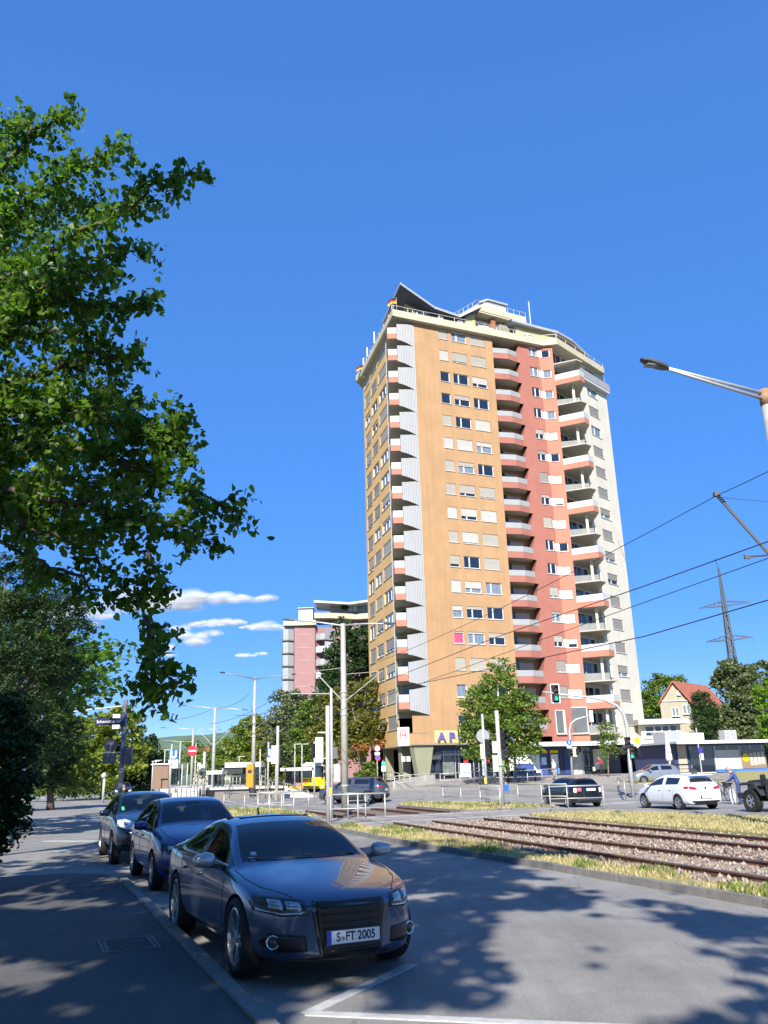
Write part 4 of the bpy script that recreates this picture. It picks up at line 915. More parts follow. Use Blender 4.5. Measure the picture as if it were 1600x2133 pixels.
def tree(label, base, ells, n, size, lm, trunk_r=.2, group=None, name='tree', cat='tree', clumps=70, clump_r=.28, fill=.25, asp=.75, limbs=6, bark=None, stuff=True):
    base = Vector(base); t = thing(name, label, cat, base, 0, group)
    C = crown_points([(e[0] - base.x, e[1] - base.y, e[2] - base.z, *e[3:]) for e in ells], n, clumps, clump_r, fill)
    v, f = leaf_quads(C, size, asp=asp); c = link('crown', np_mesh('crown', v, f, LM[lm]), t)
    if stuff: tag(c, kind='stuff')
    mb = MB(); zt = max(e[2] for e in ells) - base.z; e0 = min(ells, key=lambda e: e[2]); top = Vector((np.mean([e[0] for e in ells]) - base.x, np.mean([e[1] for e in ells]) - base.y, zt))
    fork = Vector((top.x * .3, top.y * .3, max(.5, (e0[2] - base.z) - e0[5] * .6)))
    mb.tube([(0, 0, -.1), fork * .5, fork, lerp(fork, top, .6)], [trunk_r * 1.25, trunk_r, trunk_r * .85, trunk_r * .3], 9)
    rr = random.Random(hash(label) % 9999 if False else len(label) * 31)
    for k in range(limbs):
        e = ells[k % len(ells)]; tip = Vector((e[0] - base.x, e[1] - base.y, e[2] - base.z)) + Vector((rr.uniform(-.7, .7) * e[3], rr.uniform(-.7, .7) * e[4], rr.uniform(-.2, .7) * e[5]))
        st = lerp(fork, top, rr.uniform(0, .35)); mb.tube([st, lerp(st, tip, .5) + Vector((0, 0, .05 * (tip - st).length)), tip], [trunk_r * .5, trunk_r * .3, trunk_r * .08], 6)
    mb.build('trunk', bark or M_BARK, t, smooth=True)
    return t
def E_(px, py, Y, rpx, sy=1.0, sz=1.0, sx=1.0):
    """ellipsoid whose outline is rpx wide in the photograph at distance Y"""
    p = at(px, py, Y); r = rpx * (p - CAM_P).dot(FWD) / F_PX; return (p.x, p.y, p.z, r * sx, r * sy, r * sz)
def base_at(px, Y, z=None):
    p = at(px, 1640, Y); return Vector((p.x, p.y, H(p.x, p.y) if z is None else z))
# -- trees in the middle distance, left to right
tree('broad yellow-green tree behind the street sign pole on the left', base_at(215, 96), [E_(190, 1545, 96, 62), E_(250, 1530, 98, 52, 1, 1.15), E_(150, 1600, 94, 55), E_(275, 1590, 97, 42), E_(205, 1610, 93, 50), E_(255, 1500, 98, 25, 1, 1.3)], 15000, .42, 'bright', .3, clumps=170, clump_r=.24)
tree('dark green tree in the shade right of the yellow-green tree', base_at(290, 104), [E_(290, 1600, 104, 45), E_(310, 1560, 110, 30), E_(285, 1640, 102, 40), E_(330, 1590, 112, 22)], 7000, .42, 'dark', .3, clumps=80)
tree('shaded green tree beyond the bend at the far left', base_at(110, 62), [E_(110, 1560, 62, 70), E_(60, 1590, 60, 70), E_(150, 1610, 64, 55), E_(80, 1500, 60, 60)], 11000, .32, 'mid', .25, clumps=120)
tree('low dark hedge row along the left end of the crossing', base_at(130, 90), [E_(70, 1640, 90, 32, 1), E_(130, 1640, 91, 32), E_(180, 1640, 92, 32), E_(230, 1645, 93, 28)], 7000, .3, 'mid', .1, name='hedge', cat='hedge', clumps=90)
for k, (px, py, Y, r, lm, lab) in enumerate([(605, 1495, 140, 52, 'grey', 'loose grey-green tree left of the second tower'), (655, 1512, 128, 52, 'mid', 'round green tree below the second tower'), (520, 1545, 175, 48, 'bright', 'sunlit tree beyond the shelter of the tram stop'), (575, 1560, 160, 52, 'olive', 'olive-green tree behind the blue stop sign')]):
    tree(lab, base_at(px, Y), [E_(px, py, Y, r, 1, 1.05), E_(px - r * .5, py + r * .7, Y - 2, r * .75), E_(px + r * .55, py + r * .8, Y - 3, r * .75), E_(px, py + r * 1.3, Y - 2, r * .9), E_(px + r * .1, py - r * .55, Y, r * .6)], 9000, .5 * Y / 140, lm, .35, 'trees behind the tram stop', clumps=130, clump_r=.25)
tree('hedge-like row of trees running towards the hill', base_at(455, 190), [E_(400, 1570, 215, 30), E_(450, 1575, 200, 34), E_(490, 1560, 190, 34), E_(430, 1600, 190, 40), E_(350, 1600, 200, 36), E_(540, 1590, 180, 40)], 8000, .6, 'mid', .3, name='tree_row', cat='tree row', clumps=130)
tree('tall dark poplar-like tree between the two towers', base_at(715, 118), [E_(725, 1375, 118, 48, 1, 1.1), E_(715, 1330, 118, 30, 1, 1.6), E_(745, 1340, 117, 28, 1, 1.5), E_(700, 1440, 116, 55), E_(725, 1520, 115, 58)], 15000, .42, 'dark', .35, clumps=200, clump_r=.22)
tree('second dark spire of a tree close to the tower wall', base_at(760, 122), [E_(758, 1400, 122, 30, 1, 1.8), E_(755, 1330, 123, 20, 1, 1.6), E_(765, 1480, 121, 32, 1, 1.5)], 6000, .42, 'dark', .3, clumps=100, clump_r=.24)
tree('big yellowing tree left of the tower entrance', base_at(765, 94), [E_(755, 1455, 94, 42), E_(705, 1490, 95, 52), E_(765, 1520, 92, 42), E_(680, 1540, 94, 45), E_(735, 1560, 91, 45), E_(770, 1430, 95, 24)], 13000, .36, 'olive', .35, clumps=190, clump_r=.22, bark=M_BARKP)
tree('low shrub with rusty leaves under the yellowing tree', base_at(750, 88), [E_(752, 1558, 88, 22, 1, .5), E_(700, 1565, 88, 16, 1, .5), E_(790, 1550, 87, 14, 1, .7)], 900, .3, 'rust', .06, name='shrub', cat='shrub', clumps=22)
tree('pale green shrub beside the tower columns', base_at(775, 84), [E_(772, 1605, 84, 18), E_(750, 1615, 84, 14)], 1500, .22, 'mid', .05, name='shrub', cat='shrub', clumps=30)
tree('round leafy street tree hiding the chemist sign', gpt(1062, 1632), [E_(1040, 1455, 71, 62), E_(1010, 1500, 70, 62), E_(1075, 1500, 70, 62), E_(1040, 1545, 69.5, 72), E_(1045, 1405, 72, 38), E_(985, 1545, 69, 40), E_(1095, 1555, 70, 40)], 15000, .26, 'mid', .2, clumps=210, clump_r=.22, fill=.35)
for px, by, Y, top, lab in ((1268, 1622, 66, 1508, 'thin young street tree with a stake left of the green signal'), (1338, 1600, 63, 1512, 'thin young street tree with sparse leaves by the priority sign')):
    b = gpt(px, by); tree(lab, b, [E_(px, top + 28, b.y, 24, 1, 1.5), E_(px - 8, top + 60, b.y, 20, 1, 1.3), E_(px + 12, top + 55, b.y, 18, 1, 1.2)], 1500, .17, 'mid', .05, 'young street trees', clumps=40, clump_r=.35, bark=M_BARKP, fill=.15)
tree('dense round tree right behind the tower', base_at(1385, 128), [E_(1385, 1445, 128, 42), E_(1355, 1475, 127, 34), E_(1410, 1430, 129, 30), E_(1375, 1500, 126, 45), E_(1350, 1440, 128, 22)], 9000, .4, 'mid', .3, clumps=120, clump_r=.26)
tree('dark column-shaped evergreen in front of the gabled house', base_at(1465, 96), [E_(1465, 1475, 96, 28, 1, 1.3), E_(1470, 1520, 95, 32, 1, 1.3), E_(1490, 1500, 96, 22)], 8000, .22, 'dark', .2, clumps=150, clump_r=.25, fill=.4)
tree('spreading grey-green tree over the flat pavilion', base_at(1550, 98), [E_(1530, 1430, 99, 52), E_(1560, 1480, 97, 62), E_(1510, 1510, 96, 45), E_(1590, 1420, 100, 45), E_(1520, 1395, 100, 26), E_(1570, 1540, 95, 50)], 17000, .36, 'grey', .35, clumps=210, clump_r=.22)
tree('yellow-green tree at the right edge of the view', base_at(1610, 84), [E_(1600, 1455, 84, 30, 1, 1.3), E_(1620, 1520, 84, 40)], 6000, .26, 'lime', .25, clumps=90, clump_r=.24)
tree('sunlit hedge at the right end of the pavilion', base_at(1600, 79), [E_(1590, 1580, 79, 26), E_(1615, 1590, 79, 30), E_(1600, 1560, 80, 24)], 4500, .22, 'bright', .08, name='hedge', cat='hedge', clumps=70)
# -- left side: shaded shrubs and a feathery tree
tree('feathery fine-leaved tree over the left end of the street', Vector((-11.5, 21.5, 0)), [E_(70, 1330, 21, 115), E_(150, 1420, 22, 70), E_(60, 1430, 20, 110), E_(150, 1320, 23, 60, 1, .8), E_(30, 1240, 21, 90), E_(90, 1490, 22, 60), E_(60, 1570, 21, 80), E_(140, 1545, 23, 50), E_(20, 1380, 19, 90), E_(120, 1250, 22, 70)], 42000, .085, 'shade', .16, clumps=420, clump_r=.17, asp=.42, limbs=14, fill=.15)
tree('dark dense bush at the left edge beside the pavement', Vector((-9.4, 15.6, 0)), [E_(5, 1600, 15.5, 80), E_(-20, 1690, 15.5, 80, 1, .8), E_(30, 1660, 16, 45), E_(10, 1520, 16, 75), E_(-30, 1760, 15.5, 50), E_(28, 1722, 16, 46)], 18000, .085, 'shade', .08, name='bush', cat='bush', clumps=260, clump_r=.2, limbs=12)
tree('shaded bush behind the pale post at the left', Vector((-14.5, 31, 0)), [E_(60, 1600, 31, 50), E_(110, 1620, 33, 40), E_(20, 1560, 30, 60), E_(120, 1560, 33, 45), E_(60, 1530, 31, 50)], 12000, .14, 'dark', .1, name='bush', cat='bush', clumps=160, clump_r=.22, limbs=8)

# -- the big linden overhead: limbs, twigs, single leaves
def linden():
    t = thing('linden_tree', 'big linden with dark heart-shaped leaves hanging over the parked cars', 'tree', (-7.6, 9.6, 0))
    rr = random.Random(21); limbs = [
        [(-330, 900, 10.2), (-60, 640, 10), (60, 565, 9.8), (190, 480, 9.6), (330, 400, 9.3), (428, 348, 9.1)],
        [(-330, 900, 10.2), (-60, 700, 9.5), (100, 640, 9.3), (230, 630, 9.1), (335, 640, 9)],
        [(-60, 640, 10), (80, 600, 9.8), (200, 540, 9.5), (318, 520, 9.3)],
        [(-330, 900, 10.2), (-60, 800, 9.8), (80, 785, 9.6), (200, 735, 9.4), (308, 745, 9.2)],
        [(-330, 1000, 10.2), (-60, 950, 9.8), (100, 930, 9.5), (230, 940, 9.2), (400, 1010, 8.9), (520, 1065, 8.7)],
        [(-330, 1000, 10.2), (-60, 1000, 9.4), (100, 1030, 9.1), (250, 1060, 8.9), (390, 1095, 8.7), (450, 1125, 8.6)],
        [(-60, 1000, 9.4), (60, 1080, 9.2), (170, 1130, 9), (260, 1195, 8.9), (325, 1290, 8.7), (345, 1390, 8.6), (338, 1465, 8.6)],
        [(-330, 800, 10.2), (-60, 420, 10), (40, 330, 9.8), (110, 265, 9.6), (180, 235, 9.5)],
        [(-60, 520, 10), (60, 430, 9.8), (170, 350, 9.5), (290, 310, 9.3)],
        [(-60, 900, 10), (150, 850, 9.7), (290, 880, 9.3), (425, 930, 9)],
        [(-60, 1060, 9.6), (60, 1150, 9.4), (170, 1200, 9.2), (290, 1255, 9.0), (345, 1230, 8.9)],
        [(-60, 950, 10.4), (120, 890, 10.3), (250, 850, 10.1), (320, 830, 9.9)],
        [(-60, 500, 11), (40, 500, 11), (140, 440, 10.8), (230, 420, 10.6)], [(-60, 740, 11), (60, 700, 11), (150, 690, 10.8), (240, 700, 10.6)],
        [(-60, 860, 11), (60, 840, 11), (170, 800, 10.8), (260, 800, 10.6)], [(-60, 1000, 11), (80, 1000, 11), (180, 990, 10.8), (300, 1010, 10.6)],
        [(-60, 380, 10.8), (30, 300, 10.6), (70, 250, 10.4)], [(-60, 620, 9.4), (40, 660, 9.2), (130, 590, 9), (240, 560, 8.9)], [(-60, 1080, 10.6), (60, 1060, 10.4), (150, 1100, 10), (230, 1110, 9.8)],
        [(325, 1290, 8.7), (350, 1400, 8.6), (385, 1415, 8.5)], [(230, 940, 9.2), (330, 900, 9.1), (400, 890, 9), (395, 870, 9)], [(230, 1060, 9), (330, 1150, 8.8), (375, 1235, 8.7)],
    ]
    base = Vector((-7.6, 9.6, 0)); wood = MB(); twig = MB(); leaves = []
    def P3(a): return at(a[0] - 22, a[1], a[2])
    for li, L in enumerate(limbs):
        thin = .45 if li in (6, 19, 21, 10) else 1.0
        pts0 = [P3(a) for a in L]; pts = []
        for a, b in zip(pts0, pts0[1:]):
            for i in range(5): f = i / 5; j = (b - a).length * .045; pts.append(a.lerp(b, f) + Vector((rr.gauss(0, j), rr.gauss(0, j), rr.gauss(0, j))) * (1 if i else .3))
        pts.append(pts0[-1]); n = len(pts); r0 = .055 if L[0][0] < -300 else .026
        wood.tube([p - base for p in pts], [r0 * (1 - .88 * i / (n - 1)) + .004 for i in range(n)], 7)
        segs = [(pts[i], pts[i + 1]) for i in range(n - 1)]; tot = sum((b - a).length for a, b in segs)
        done = 0
        for (a, b) in segs:
            ln = (b - a).length; d = (b - a).normalized(); k = max(2, int(ln / .035 * thin))
            for i in range(k):
                f = (done + ln * i / k) / tot; p = a.lerp(b, (i + rr.random()) / k)
                if p.x < -6.5: continue
                side = Vector((rr.gauss(0, 1), rr.gauss(0, 1), rr.gauss(0, .75))); side = (side - d * side.dot(d)).normalized()
                tl = rr.uniform(.18, .62) * (1.05 - .55 * f) * (.5 + .5 * thin); dirn = (d * rr.uniform(.3, .9) + side).normalized()
                q = p.copy(); path = [p.copy()]; step = .085; s = 0
                while s < tl:
                    dirn = (dirn + Vector((rr.gauss(0, .16), rr.gauss(0, .16), rr.gauss(-.05, .14)))).normalized(); q = q + dirn * step; path.append(q.copy()); s += step
                    for _ in range(4):
                        leaves.append(q + Vector((rr.gauss(0, .05), rr.gauss(0, .05), rr.gauss(-.03, .045))))
                if len(path) > 1: twig.tube([v - base for v in path], [.006 - .0045 * j / len(path) for j in range(len(path))], 4, cap=False)
            done += ln
    wood.tube([Vector((0, 0, -.1)), Vector((.1, .1, 2.5)), Vector((.2, .2, 4.2)), P3((-330, 900, 10.2)) - base, P3((-200, 500, 10.4)) - base], [.26, .22, .19, .13, .05], 12)
    wood.tube([Vector((.2, .2, 3.2)), P3((-330, 1000, 10.2)) - base], [.13, .08], 8)
    wood.build('trunk', M_BARK, t, smooth=True); tag(twig.build('twigs', M_BARK, t, smooth=True), kind='stuff')
    C = np.array([tuple(v - base) for v in leaves]); n = len(C)
    # heart-shaped leaf folded along its rib: 8 corners, two faces
    nrm = rs.normal(size=(n, 3)) * .8; nrm[:, 2] = np.abs(nrm[:, 2]) + .35; nrm /= np.linalg.norm(nrm, axis=1, keepdims=True)
    tt = np.cross(nrm, rs.normal(size=(n, 3))); tt[:, 2] -= .55; tt /= np.linalg.norm(tt, axis=1, keepdims=True); b = np.cross(nrm, tt); nrm = np.cross(tt, b)
    s = (rs.uniform(.05, .105, n))[:, None]
    shp = [(0, 0, 0), (-.10, .30, .06), (.18, .50, .10), (.55, .40, .07), (1.0, 0, -.06), (.55, -.40, .07), (.18, -.50, .10), (-.10, -.30, .06)]
    V = np.stack([C + tt * (x - .4) * s + b * y * s + nrm * z * s for x, y, z in shp], 1)
    idx = np.arange(n)[:, None] * 8; F = np.concatenate([idx + np.array([[0, 1, 2, 3, 4]]), idx + np.array([[0, 4, 5, 6, 7]])], 1).reshape(-1, 5)
    # the 300 leaves nearest the camera are single objects
    dist = np.linalg.norm(C + np.array(base) - np.array(CAM_P), axis=1); px_ok = C[:, 0] + base.x > -4.6; dist = np.where(px_ok, dist, 99); near = np.argsort(dist)[:300]; keep = np.ones(n, bool); keep[near] = False
    me = np_mesh('foliage', V[keep].reshape(-1, 3), (np.concatenate([np.arange(keep.sum())[:, None] * 8 + np.array([[0, 1, 2, 3, 4]]), np.arange(keep.sum())[:, None] * 8 + np.array([[0, 4, 5, 6, 7]])], 1)).reshape(-1, 5), LM['linden'])
    tag(link('foliage', me, t), kind='stuff')
    proto = np_mesh('leaf', np.array([(x - .4, y, z) for x, y, z in shp]), np.array([[0, 1, 2, 3, 4], [0, 4, 5, 6, 7]]), LM['linden'])
    for i in near:
        o = link('leaf', proto, t); M = Matrix((Vector(tt[i]), Vector(b[i]), Vector(nrm[i]))).transposed().to_4x4(); M = Matrix.Translation(Vector(C[i])) @ M @ Matrix.Scale(float(s[i, 0]), 4); o.matrix_local = M
    return t
linden()
# -- trees of the same avenue behind and above the photographer: they cast the shade on the street
GAPS = [[(1.0, 7.0), (2.7, 7.0), (3.5, 10.0), (3.0, 12.4), (1.3, 12.4), (.9, 10)], [(3.2, 13.4), (5.4, 9.4), (7.0, 9.0), (5.5, 14.5), (3.2, 18.5), (2.2, 18)], [(-3.0, 5.4), (-2.0, 5.4), (-1.9, 6.6), (-3.1, 6.6)], [(-1.1, 6.6), (-.3, 6.4), (-.2, 7.8), (-1.0, 8.0)]]
def shade_tree(label, x, y, ells, n, size=.34):
    """same tree builder, but light gaps stay open where sun flecks reach the road"""
    global crown_points
    old = crown_points
    def gapped(e, *a):
        C = old(e, *a); k = (C[:, 2:3] + 0.0) / math.tan(SUN_EL); G = C[:, :2] + np.array([x, y]) - np.array([[SUN_AZ.x, SUN_AZ.y]]) * k
        G = G + rs.normal(size=G.shape) * .12; ins = np.zeros(len(C), bool)
        for g in GAPS: ins |= in_poly(G, g)
        ins |= np.array([mnoise.noise((p[0] * 1.15, p[1] * .62, 9.0)) > (.17 if p[0] < .6 else .33) for p in G])
        return C[~ins | (rs.uniform(0, 1, len(C)) < .012)]
    crown_points = gapped
    t = tree(label, (x, y, 0), ells, n, size, 'linden', .24, 'avenue trees around the viewpoint', name='avenue_tree', clumps=170, clump_r=.26, fill=.5)
    crown_points = old; return t
shade_tree('leafy avenue tree on the pavement beside the viewpoint', -4.6, -2.0, [(-4.6, -2, 9.5, 4.0, 4.0, 2.8), (-2.3, -.6, 14, 3.4, 3.4, 2), (-.2, .2, 12.6, 2.5, 2.5, 1.5), (-2.4, 1.5, 10.2, 2.7, 2.7, 1.8), (-4.8, -5.6, 9.5, 3.6, 3.6, 2.6), (-7.8, -.5, 8, 3.2, 3.2, 2.6), (-7.1, 2.5, 9, 3.2, 3.2, 2.4), (.2, -4.0, 10.5, 3.0, 3.0, 2.0)], 23000)
shade_tree('leafy avenue tree further back along the pavement', -.5, -12.5, [(-.5, -12.5, 8.8, 4.6, 4.6, 3.2), (-4.1, -11.5, 8, 3.4, 3.4, 2.6), (2.9, -12, 8.6, 3.4, 3.4, 2.6), (-3.0, -8.5, 9.5, 3.0, 3.0, 2.2), (1.0, -8.6, 9.2, 2.6, 2.6, 1.8)], 16000)
shade_tree('leafy avenue tree by the left hedge behind the viewpoint', -12.5, 2.0, [(-12.5, 2, 8.5, 4.6, 4.6, 3.4), (-14.5, 6, 8, 3.6, 3.6, 3.0), (-10, 6.2, 8.5, 3.2, 3.2, 2.4), (-15.5, -2, 8, 3.6, 3.6, 3), (-9.5, -4, 8.5, 3.6, 3.6, 2.8), (-13, 0, 4.0, 3.0, 4.5, 3.6), (-13.5, 6, 3.6, 2.6, 4.0, 3.4), (-12.5, -6, 4, 3, 4.5, 3.6), (-13.5, 10, 4.5, 2.4, 3.2, 3.6)], 24000)
shade_tree('leafy tree across the road behind the viewpoint', 9.4, -7.0, [(9.4, -7, 8.8, 3.4, 3.4, 2.6), (5.0, -9, 9, 2.8, 2.8, 2.2), (3.6, -4.6, 9.6, 2.6, 2.6, 1.6), (6.0, -6.0, 9.4, 2.8, 2.8, 1.7), (10.8, -4.5, 8.2, 3.0, 3.0, 2.4), (6.6, -2.2, 10, 2.5, 2.5, 1.5), (2.6, -9.4, 9, 2.4, 2.4, 1.8)], 19000)
shade_tree('leafy tree far back on the right behind the viewpoint', 7.5, -18.0, [(7.5, -18, 9.0, 4.2, 4.2, 3.2), (3.9, -16.5, 9.2, 3.4, 3.4, 2.6), (10.5, -16, 8.6, 3.2, 3.2, 2.6), (6.5, -13, 9.2, 3.0, 3.0, 2.2)], 13000)
shade_tree('leafy tree along the left street before the crossing', -17.0, 28, [(-17, 28, 6.8, 3.6, 3.6, 3.0), (-14.6, 31, 6.8, 3.0, 3.0, 2.4), (-19, 34, 7.2, 3.2, 3.2, 2.8), (-13.8, 37, 6.4, 2.6, 2.6, 2.2), (-17, 41, 6.4, 3.0, 3.0, 2.4)], 12000)
# ------------------------------------------------------------------ masts, wires, lamps
M_MAST = mat('mast_grey_paint', (0.34, 0.34, 0.305), .55, metal=.15, var=.12, scale=3); M_MASTR = mat('mast_rusty_collar', (0.30, 0.17, 0.09), .7, var=.3, scale=8)
M_WIRE = mat('dark_wire', (0.035, 0.035, 0.04), .6); M_LAMPH = mat('lamp_housing', (0.075, 0.085, 0.09), .45); M_LAMPG = mat('lamp_glass', (0.16, 0.165, 0.155), .25)
def lamp_head(mb, base, d, L=.72):
    """flat leaf-shaped luminaire from its arm end outward along d"""
    d = Vector(d).normalized(); s = d.cross(Vector((0, 0, 1))).normalized(); u = s.cross(d)
    st = [(0, .05, .05), (.12, .13, .075), (.4, .17, .085), (.75, .165, .07), (1.0, .07, .03)]; vs = []
    for f, w_, h in st:
        c = Vector(base) + d * (f * L)
        for a, b in ((-1, 0), (-.6, 1), (.6, 1), (1, 0), (.7, -.6), (-.7, -.6)): vs.append(c + s * (a * w_) + u * (b * h))
    fs = [(i * 6 + j, i * 6 + (j + 1) % 6, i * 6 + 6 + (j + 1) % 6, i * 6 + 6 + j) for i in range(4) for j in range(6)] + [(0, 1, 2, 3, 4, 5), (29, 28, 27, 26, 25, 24)]
    mb.add(vs, fs)
def lamp_mast(label, base, h, arms, brackets=(), r=.15, group='double-armed tram masts'):
    base = Vector(base); t = thing('tram_mast', label, 'mast', base, 0, group)
    mb = MB(); mb.tube([(0, 0, -.1), (0, 0, .5 * h), (0, 0, h)], [r, r * .88, r * .66], 12, True); mb.smooth = False; mb.build('pole', M_MAST, t, smooth=True)
    for z in (h * .13, h * .5, h * .62): mb = MB(); mb.lathe([(r * .99, z - .04), (r * 1.05, z - .04), (r * 1.05, z + .04), (r * .99, z + .04)], 12); mb.build('mast_clamp', M_GALV, t)
    for tip in arms:
        tip = Vector(tip) - base; d = Vector((tip.x, tip.y, 0)).normalized(); st = d * .05 + Vector((0, 0, h - .1)); mid = lerp(st, tip, .5) + Vector((0, 0, .04))
        mb = MB(); mb.tube([st, mid, tip], [.055, .045, .035], 8); mb.build('lamp_arm', M_GALV, t, smooth=True)
        mb = MB(); lamp_head(mb, tip, (tip - mid)); mb.build('lamp_head', M_LAMPH, t, smooth=True)
    for z0, tip in brackets:
        tip = Vector(tip) - base; mb = MB(); mb.tube([(0, 0, z0), tip], .035, 6); mb.tube([(0, 0, tip.z + .02), tip], .018, 5); mb.build('catenary_bracket', M_MAST, t)
    return t
MB1 = Vector((10.2, 20.2, 0)); LY = 18.9; HM = at(1590, 826, 20.2).z; tip1 = at(1392, 768, LY); mt = thing('tram_mast', 'tall grey mast with a flat lamp head, half out of frame at the right', 'mast', MB1, 0, 'double-armed tram masts')
mb = MB(); mb.tube([(0, 0, -.1), (0, 0, HM * .5), (0, 0, HM)], [.19, .165, .13], 14); mb.build('pole', M_MAST, mt, smooth=True)
mb = MB(); mb.tube([(0, 0, HM - .25), (0, 0, HM + .18)], .150, 14); mb.build('mast_cap', M_MASTR, mt, smooth=True)
tl = tip1 - MB1; mb = MB(); dd_ = tl.normalized(); s0 = Vector((0, 0, HM - .02))
for o0, o1 in ((.10, .02), (-.07, -.02)): mb.tube([s0 + Vector((0, 0, o0)), tl + Vector((0, 0, o1))], [.05, .032], 8)
mb.build('lamp_arm', M_GALV, mt, smooth=True)
mb = MB(); hd = at(1325, 746, LY - .22) - MB1; lamp_head(mb, tl, hd - tl, .78); mb.build('lamp_head', M_LAMPH, mt, smooth=True)
mb = MB(); q = lerp(tl, hd, .55); mb.box(q + Vector((0, 0, -.075)), (.3, .2, .03), math.atan2((hd - tl).y, (hd - tl).x)); mb.build('lamp_lens', M_LAMPG, mt)
def qz(px, py, q):
    d = ray(px, py); k = q / (TQ.x * d.x + TQ.y * d.y); return CAM_P + d * k
btip = qz(1492, 1030, 13.43); bl = btip - MB1; b2 = qz(1600, 1152, 14.15) - MB1
M_BRK = mat('bracket_brown', (0.10, 0.085, 0.085), .6, metal=.3)
mb = MB(); mb.tube([bl, b2, Vector((0, 0, b2.z - .95))], .038, 8); mb.build('catenary_bracket', M_BRK, mt)
mb = MB()
for k in range(4): mb.lathe([(.02, 0), (.07, .02), (.02, .05)], 8, Matrix.Translation(lerp(bl, b2, .04 + k * .035)))
mb.box(bl, (.12, .12, .1)); mb.build('insulator', M_BRK, mt)
arm2 = qz(1556, 1160, 13.3) - MB1; mb = MB(); mb.tube([arm2, b2 + Vector((0, 0, -.05))], .022, 6); mb.box(arm2, (.12, .06, .09)); mb.build('steady_arm', M_BRK, mt)

m2b = gp(719, 1690); m3b = T(10.9, 73.5); m4b = T(10.9, 98)
Y2 = m2b.y; m2 = lamp_mast('thick grey tram mast with two lamp arms left of the ochre tower', m2b, at(717, 1299, Y2).z, [at(612, 1292, Y2 + 1.3), at(800, 1299, Y2 - 1.4)], [(at(718, 1463, Y2).z, at(655, 1398, Y2 + 1)), (at(718, 1463, Y2).z, at(797, 1398, Y2 - 1.2))], .2)
m3 = lamp_mast('grey tram mast with two lamp arms beside the blue tram sign', m3b, at(540, 1412, m3b.y).z, [at(468, 1402, 75.0), at(608, 1405, 72.0)], [(at(535, 1520, m3b.y).z, at(584, 1478, 72.8))], .2)
m4 = lamp_mast('grey tram mast with two lamp arms and V-shaped struts over the platform', base_at(443, 88, 0), at(447, 1474, 88).z, [at(388, 1470, 89), at(505, 1478, 87)], [(at(443, 1555, 88).z, at(412, 1520, 88.6)), (at(443, 1555, 88).z, at(480, 1520, 87.4))], .2)
m5 = lamp_mast('distant tram mast with two lamp arms behind the stop-entry sign', base_at(398, 120, 0), at(400, 1518, 120).z, [at(345, 1516, 121), at(455, 1520, 119)], [], .2)
m6 = lamp_mast('farthest tram mast with short lamp arms at the left of the platform', base_at(372, 150, 0), at(374, 1544, 150).z, [at(338, 1542, 151), at(408, 1546, 149)], [], .18)
# span wires of the two tracks
def wire(pts, label, r=.011):
    t = MB(); t.tube(pts, r, 5); o = t.build('overhead_wire', M_WIRE); return tag(o, label, 'wire', 'overhead tram wires')
def sag(a, b, s, n=14): return [Vector(a).lerp(Vector(b), i / n) - Vector((0, 0, s * 4 * (i / n) * (1 - i / n))) for i in range(n + 1)]
far_m = sag(qz(1750, 905, 13.43), qz(1492, 1033, 13.43), .03, 6)[:-1] + sag(qz(1492, 1033, 13.43), T(11.6, 42.5, 7.55), .32) + sag(T(11.6, 42.5, 7.5), T(11.6, 74, 7.6), .3)[1:] + sag(T(11.6, 74, 7.6), T(11.6, 110, 7.6), .3)[1:]
wire(far_m, 'highest overhead wire, crossing the cream face and sagging over the tower')
far_c = [qz(1750, 1098, 13.4), qz(1600, 1163, 13.4), qz(1300, 1270, 13.4), T(12.3, 43.5, 5.7), T(12.3, 74, 5.75), T(12.3, 110, 5.75)]; wire(far_c, 'third overhead wire from the top at the right edge')
nm_a, nm_b = qz(1600, 1128, 10.0), qz(1330, 1225, 10.0)
near_m = [nm_a + (nm_a - nm_b) * 1.2] + [nm_a, nm_b, qz(1040, 1325, 10.0)] + [T(9.17, 43.5, 5.25), T(9.17, 74, 6.2), T(9.17, 110, 6.4)]; wire(near_m, 'second overhead wire from the top at the right edge')
nc = [qz(1750, 1204, 10.0), qz(1600, 1250, 10.0), qz(1345, 1325, 10.0), qz(870, 1425, 10.0), T(9.17, 43.5, 4.75), T(9.17, 74, 5.3), T(9.17, 110, 5.5)]; wire(nc, 'lowest overhead wire, passing in front of the street tree')
def dropper(a, b, label): t = MB(); t.tube([a, lerp(Vector(a), Vector(b), .5) + Vector((.02, 0, 0)), b], .006, 4); tag(t.build('dropper_wire', M_WIRE), label, 'wire', 'droppers between the wires')
dropper(qz(1288, 1126, 13.43), qz(1325, 1238, 13.4), 'thin dropper hanging from the highest wire beside the cream face'); dropper(qz(1490, 1162, 10.0), qz(1512, 1276, 10.0), 'thin dropper hanging between the second and lowest wires near the pylon')
feed = sag(at(1495, 1035, 18.9), at(1640, 1047, 19.5), .02, 5); wire(feed, 'thin pale span wire running off to the right from the bracket tip', .006)
for k, (a, b) in enumerate([((440, 1508), (560, 1462)), ((455, 1475), (520, 1445)), ((490, 1490), (600, 1470)), ((520, 1468), (545, 1500)), ((440, 1478), (330, 1500))]):
    wire(sag(at(*a, 80), at(*b, 76), .3, 8), ['feeder cable sloping up from the platform mast', 'feeder cable looped to the mast beside the tram sign', 'sagging wire between the masts over the platform', 'short dropper over the platform', 'wire running left from the platform mast'][k], .02)

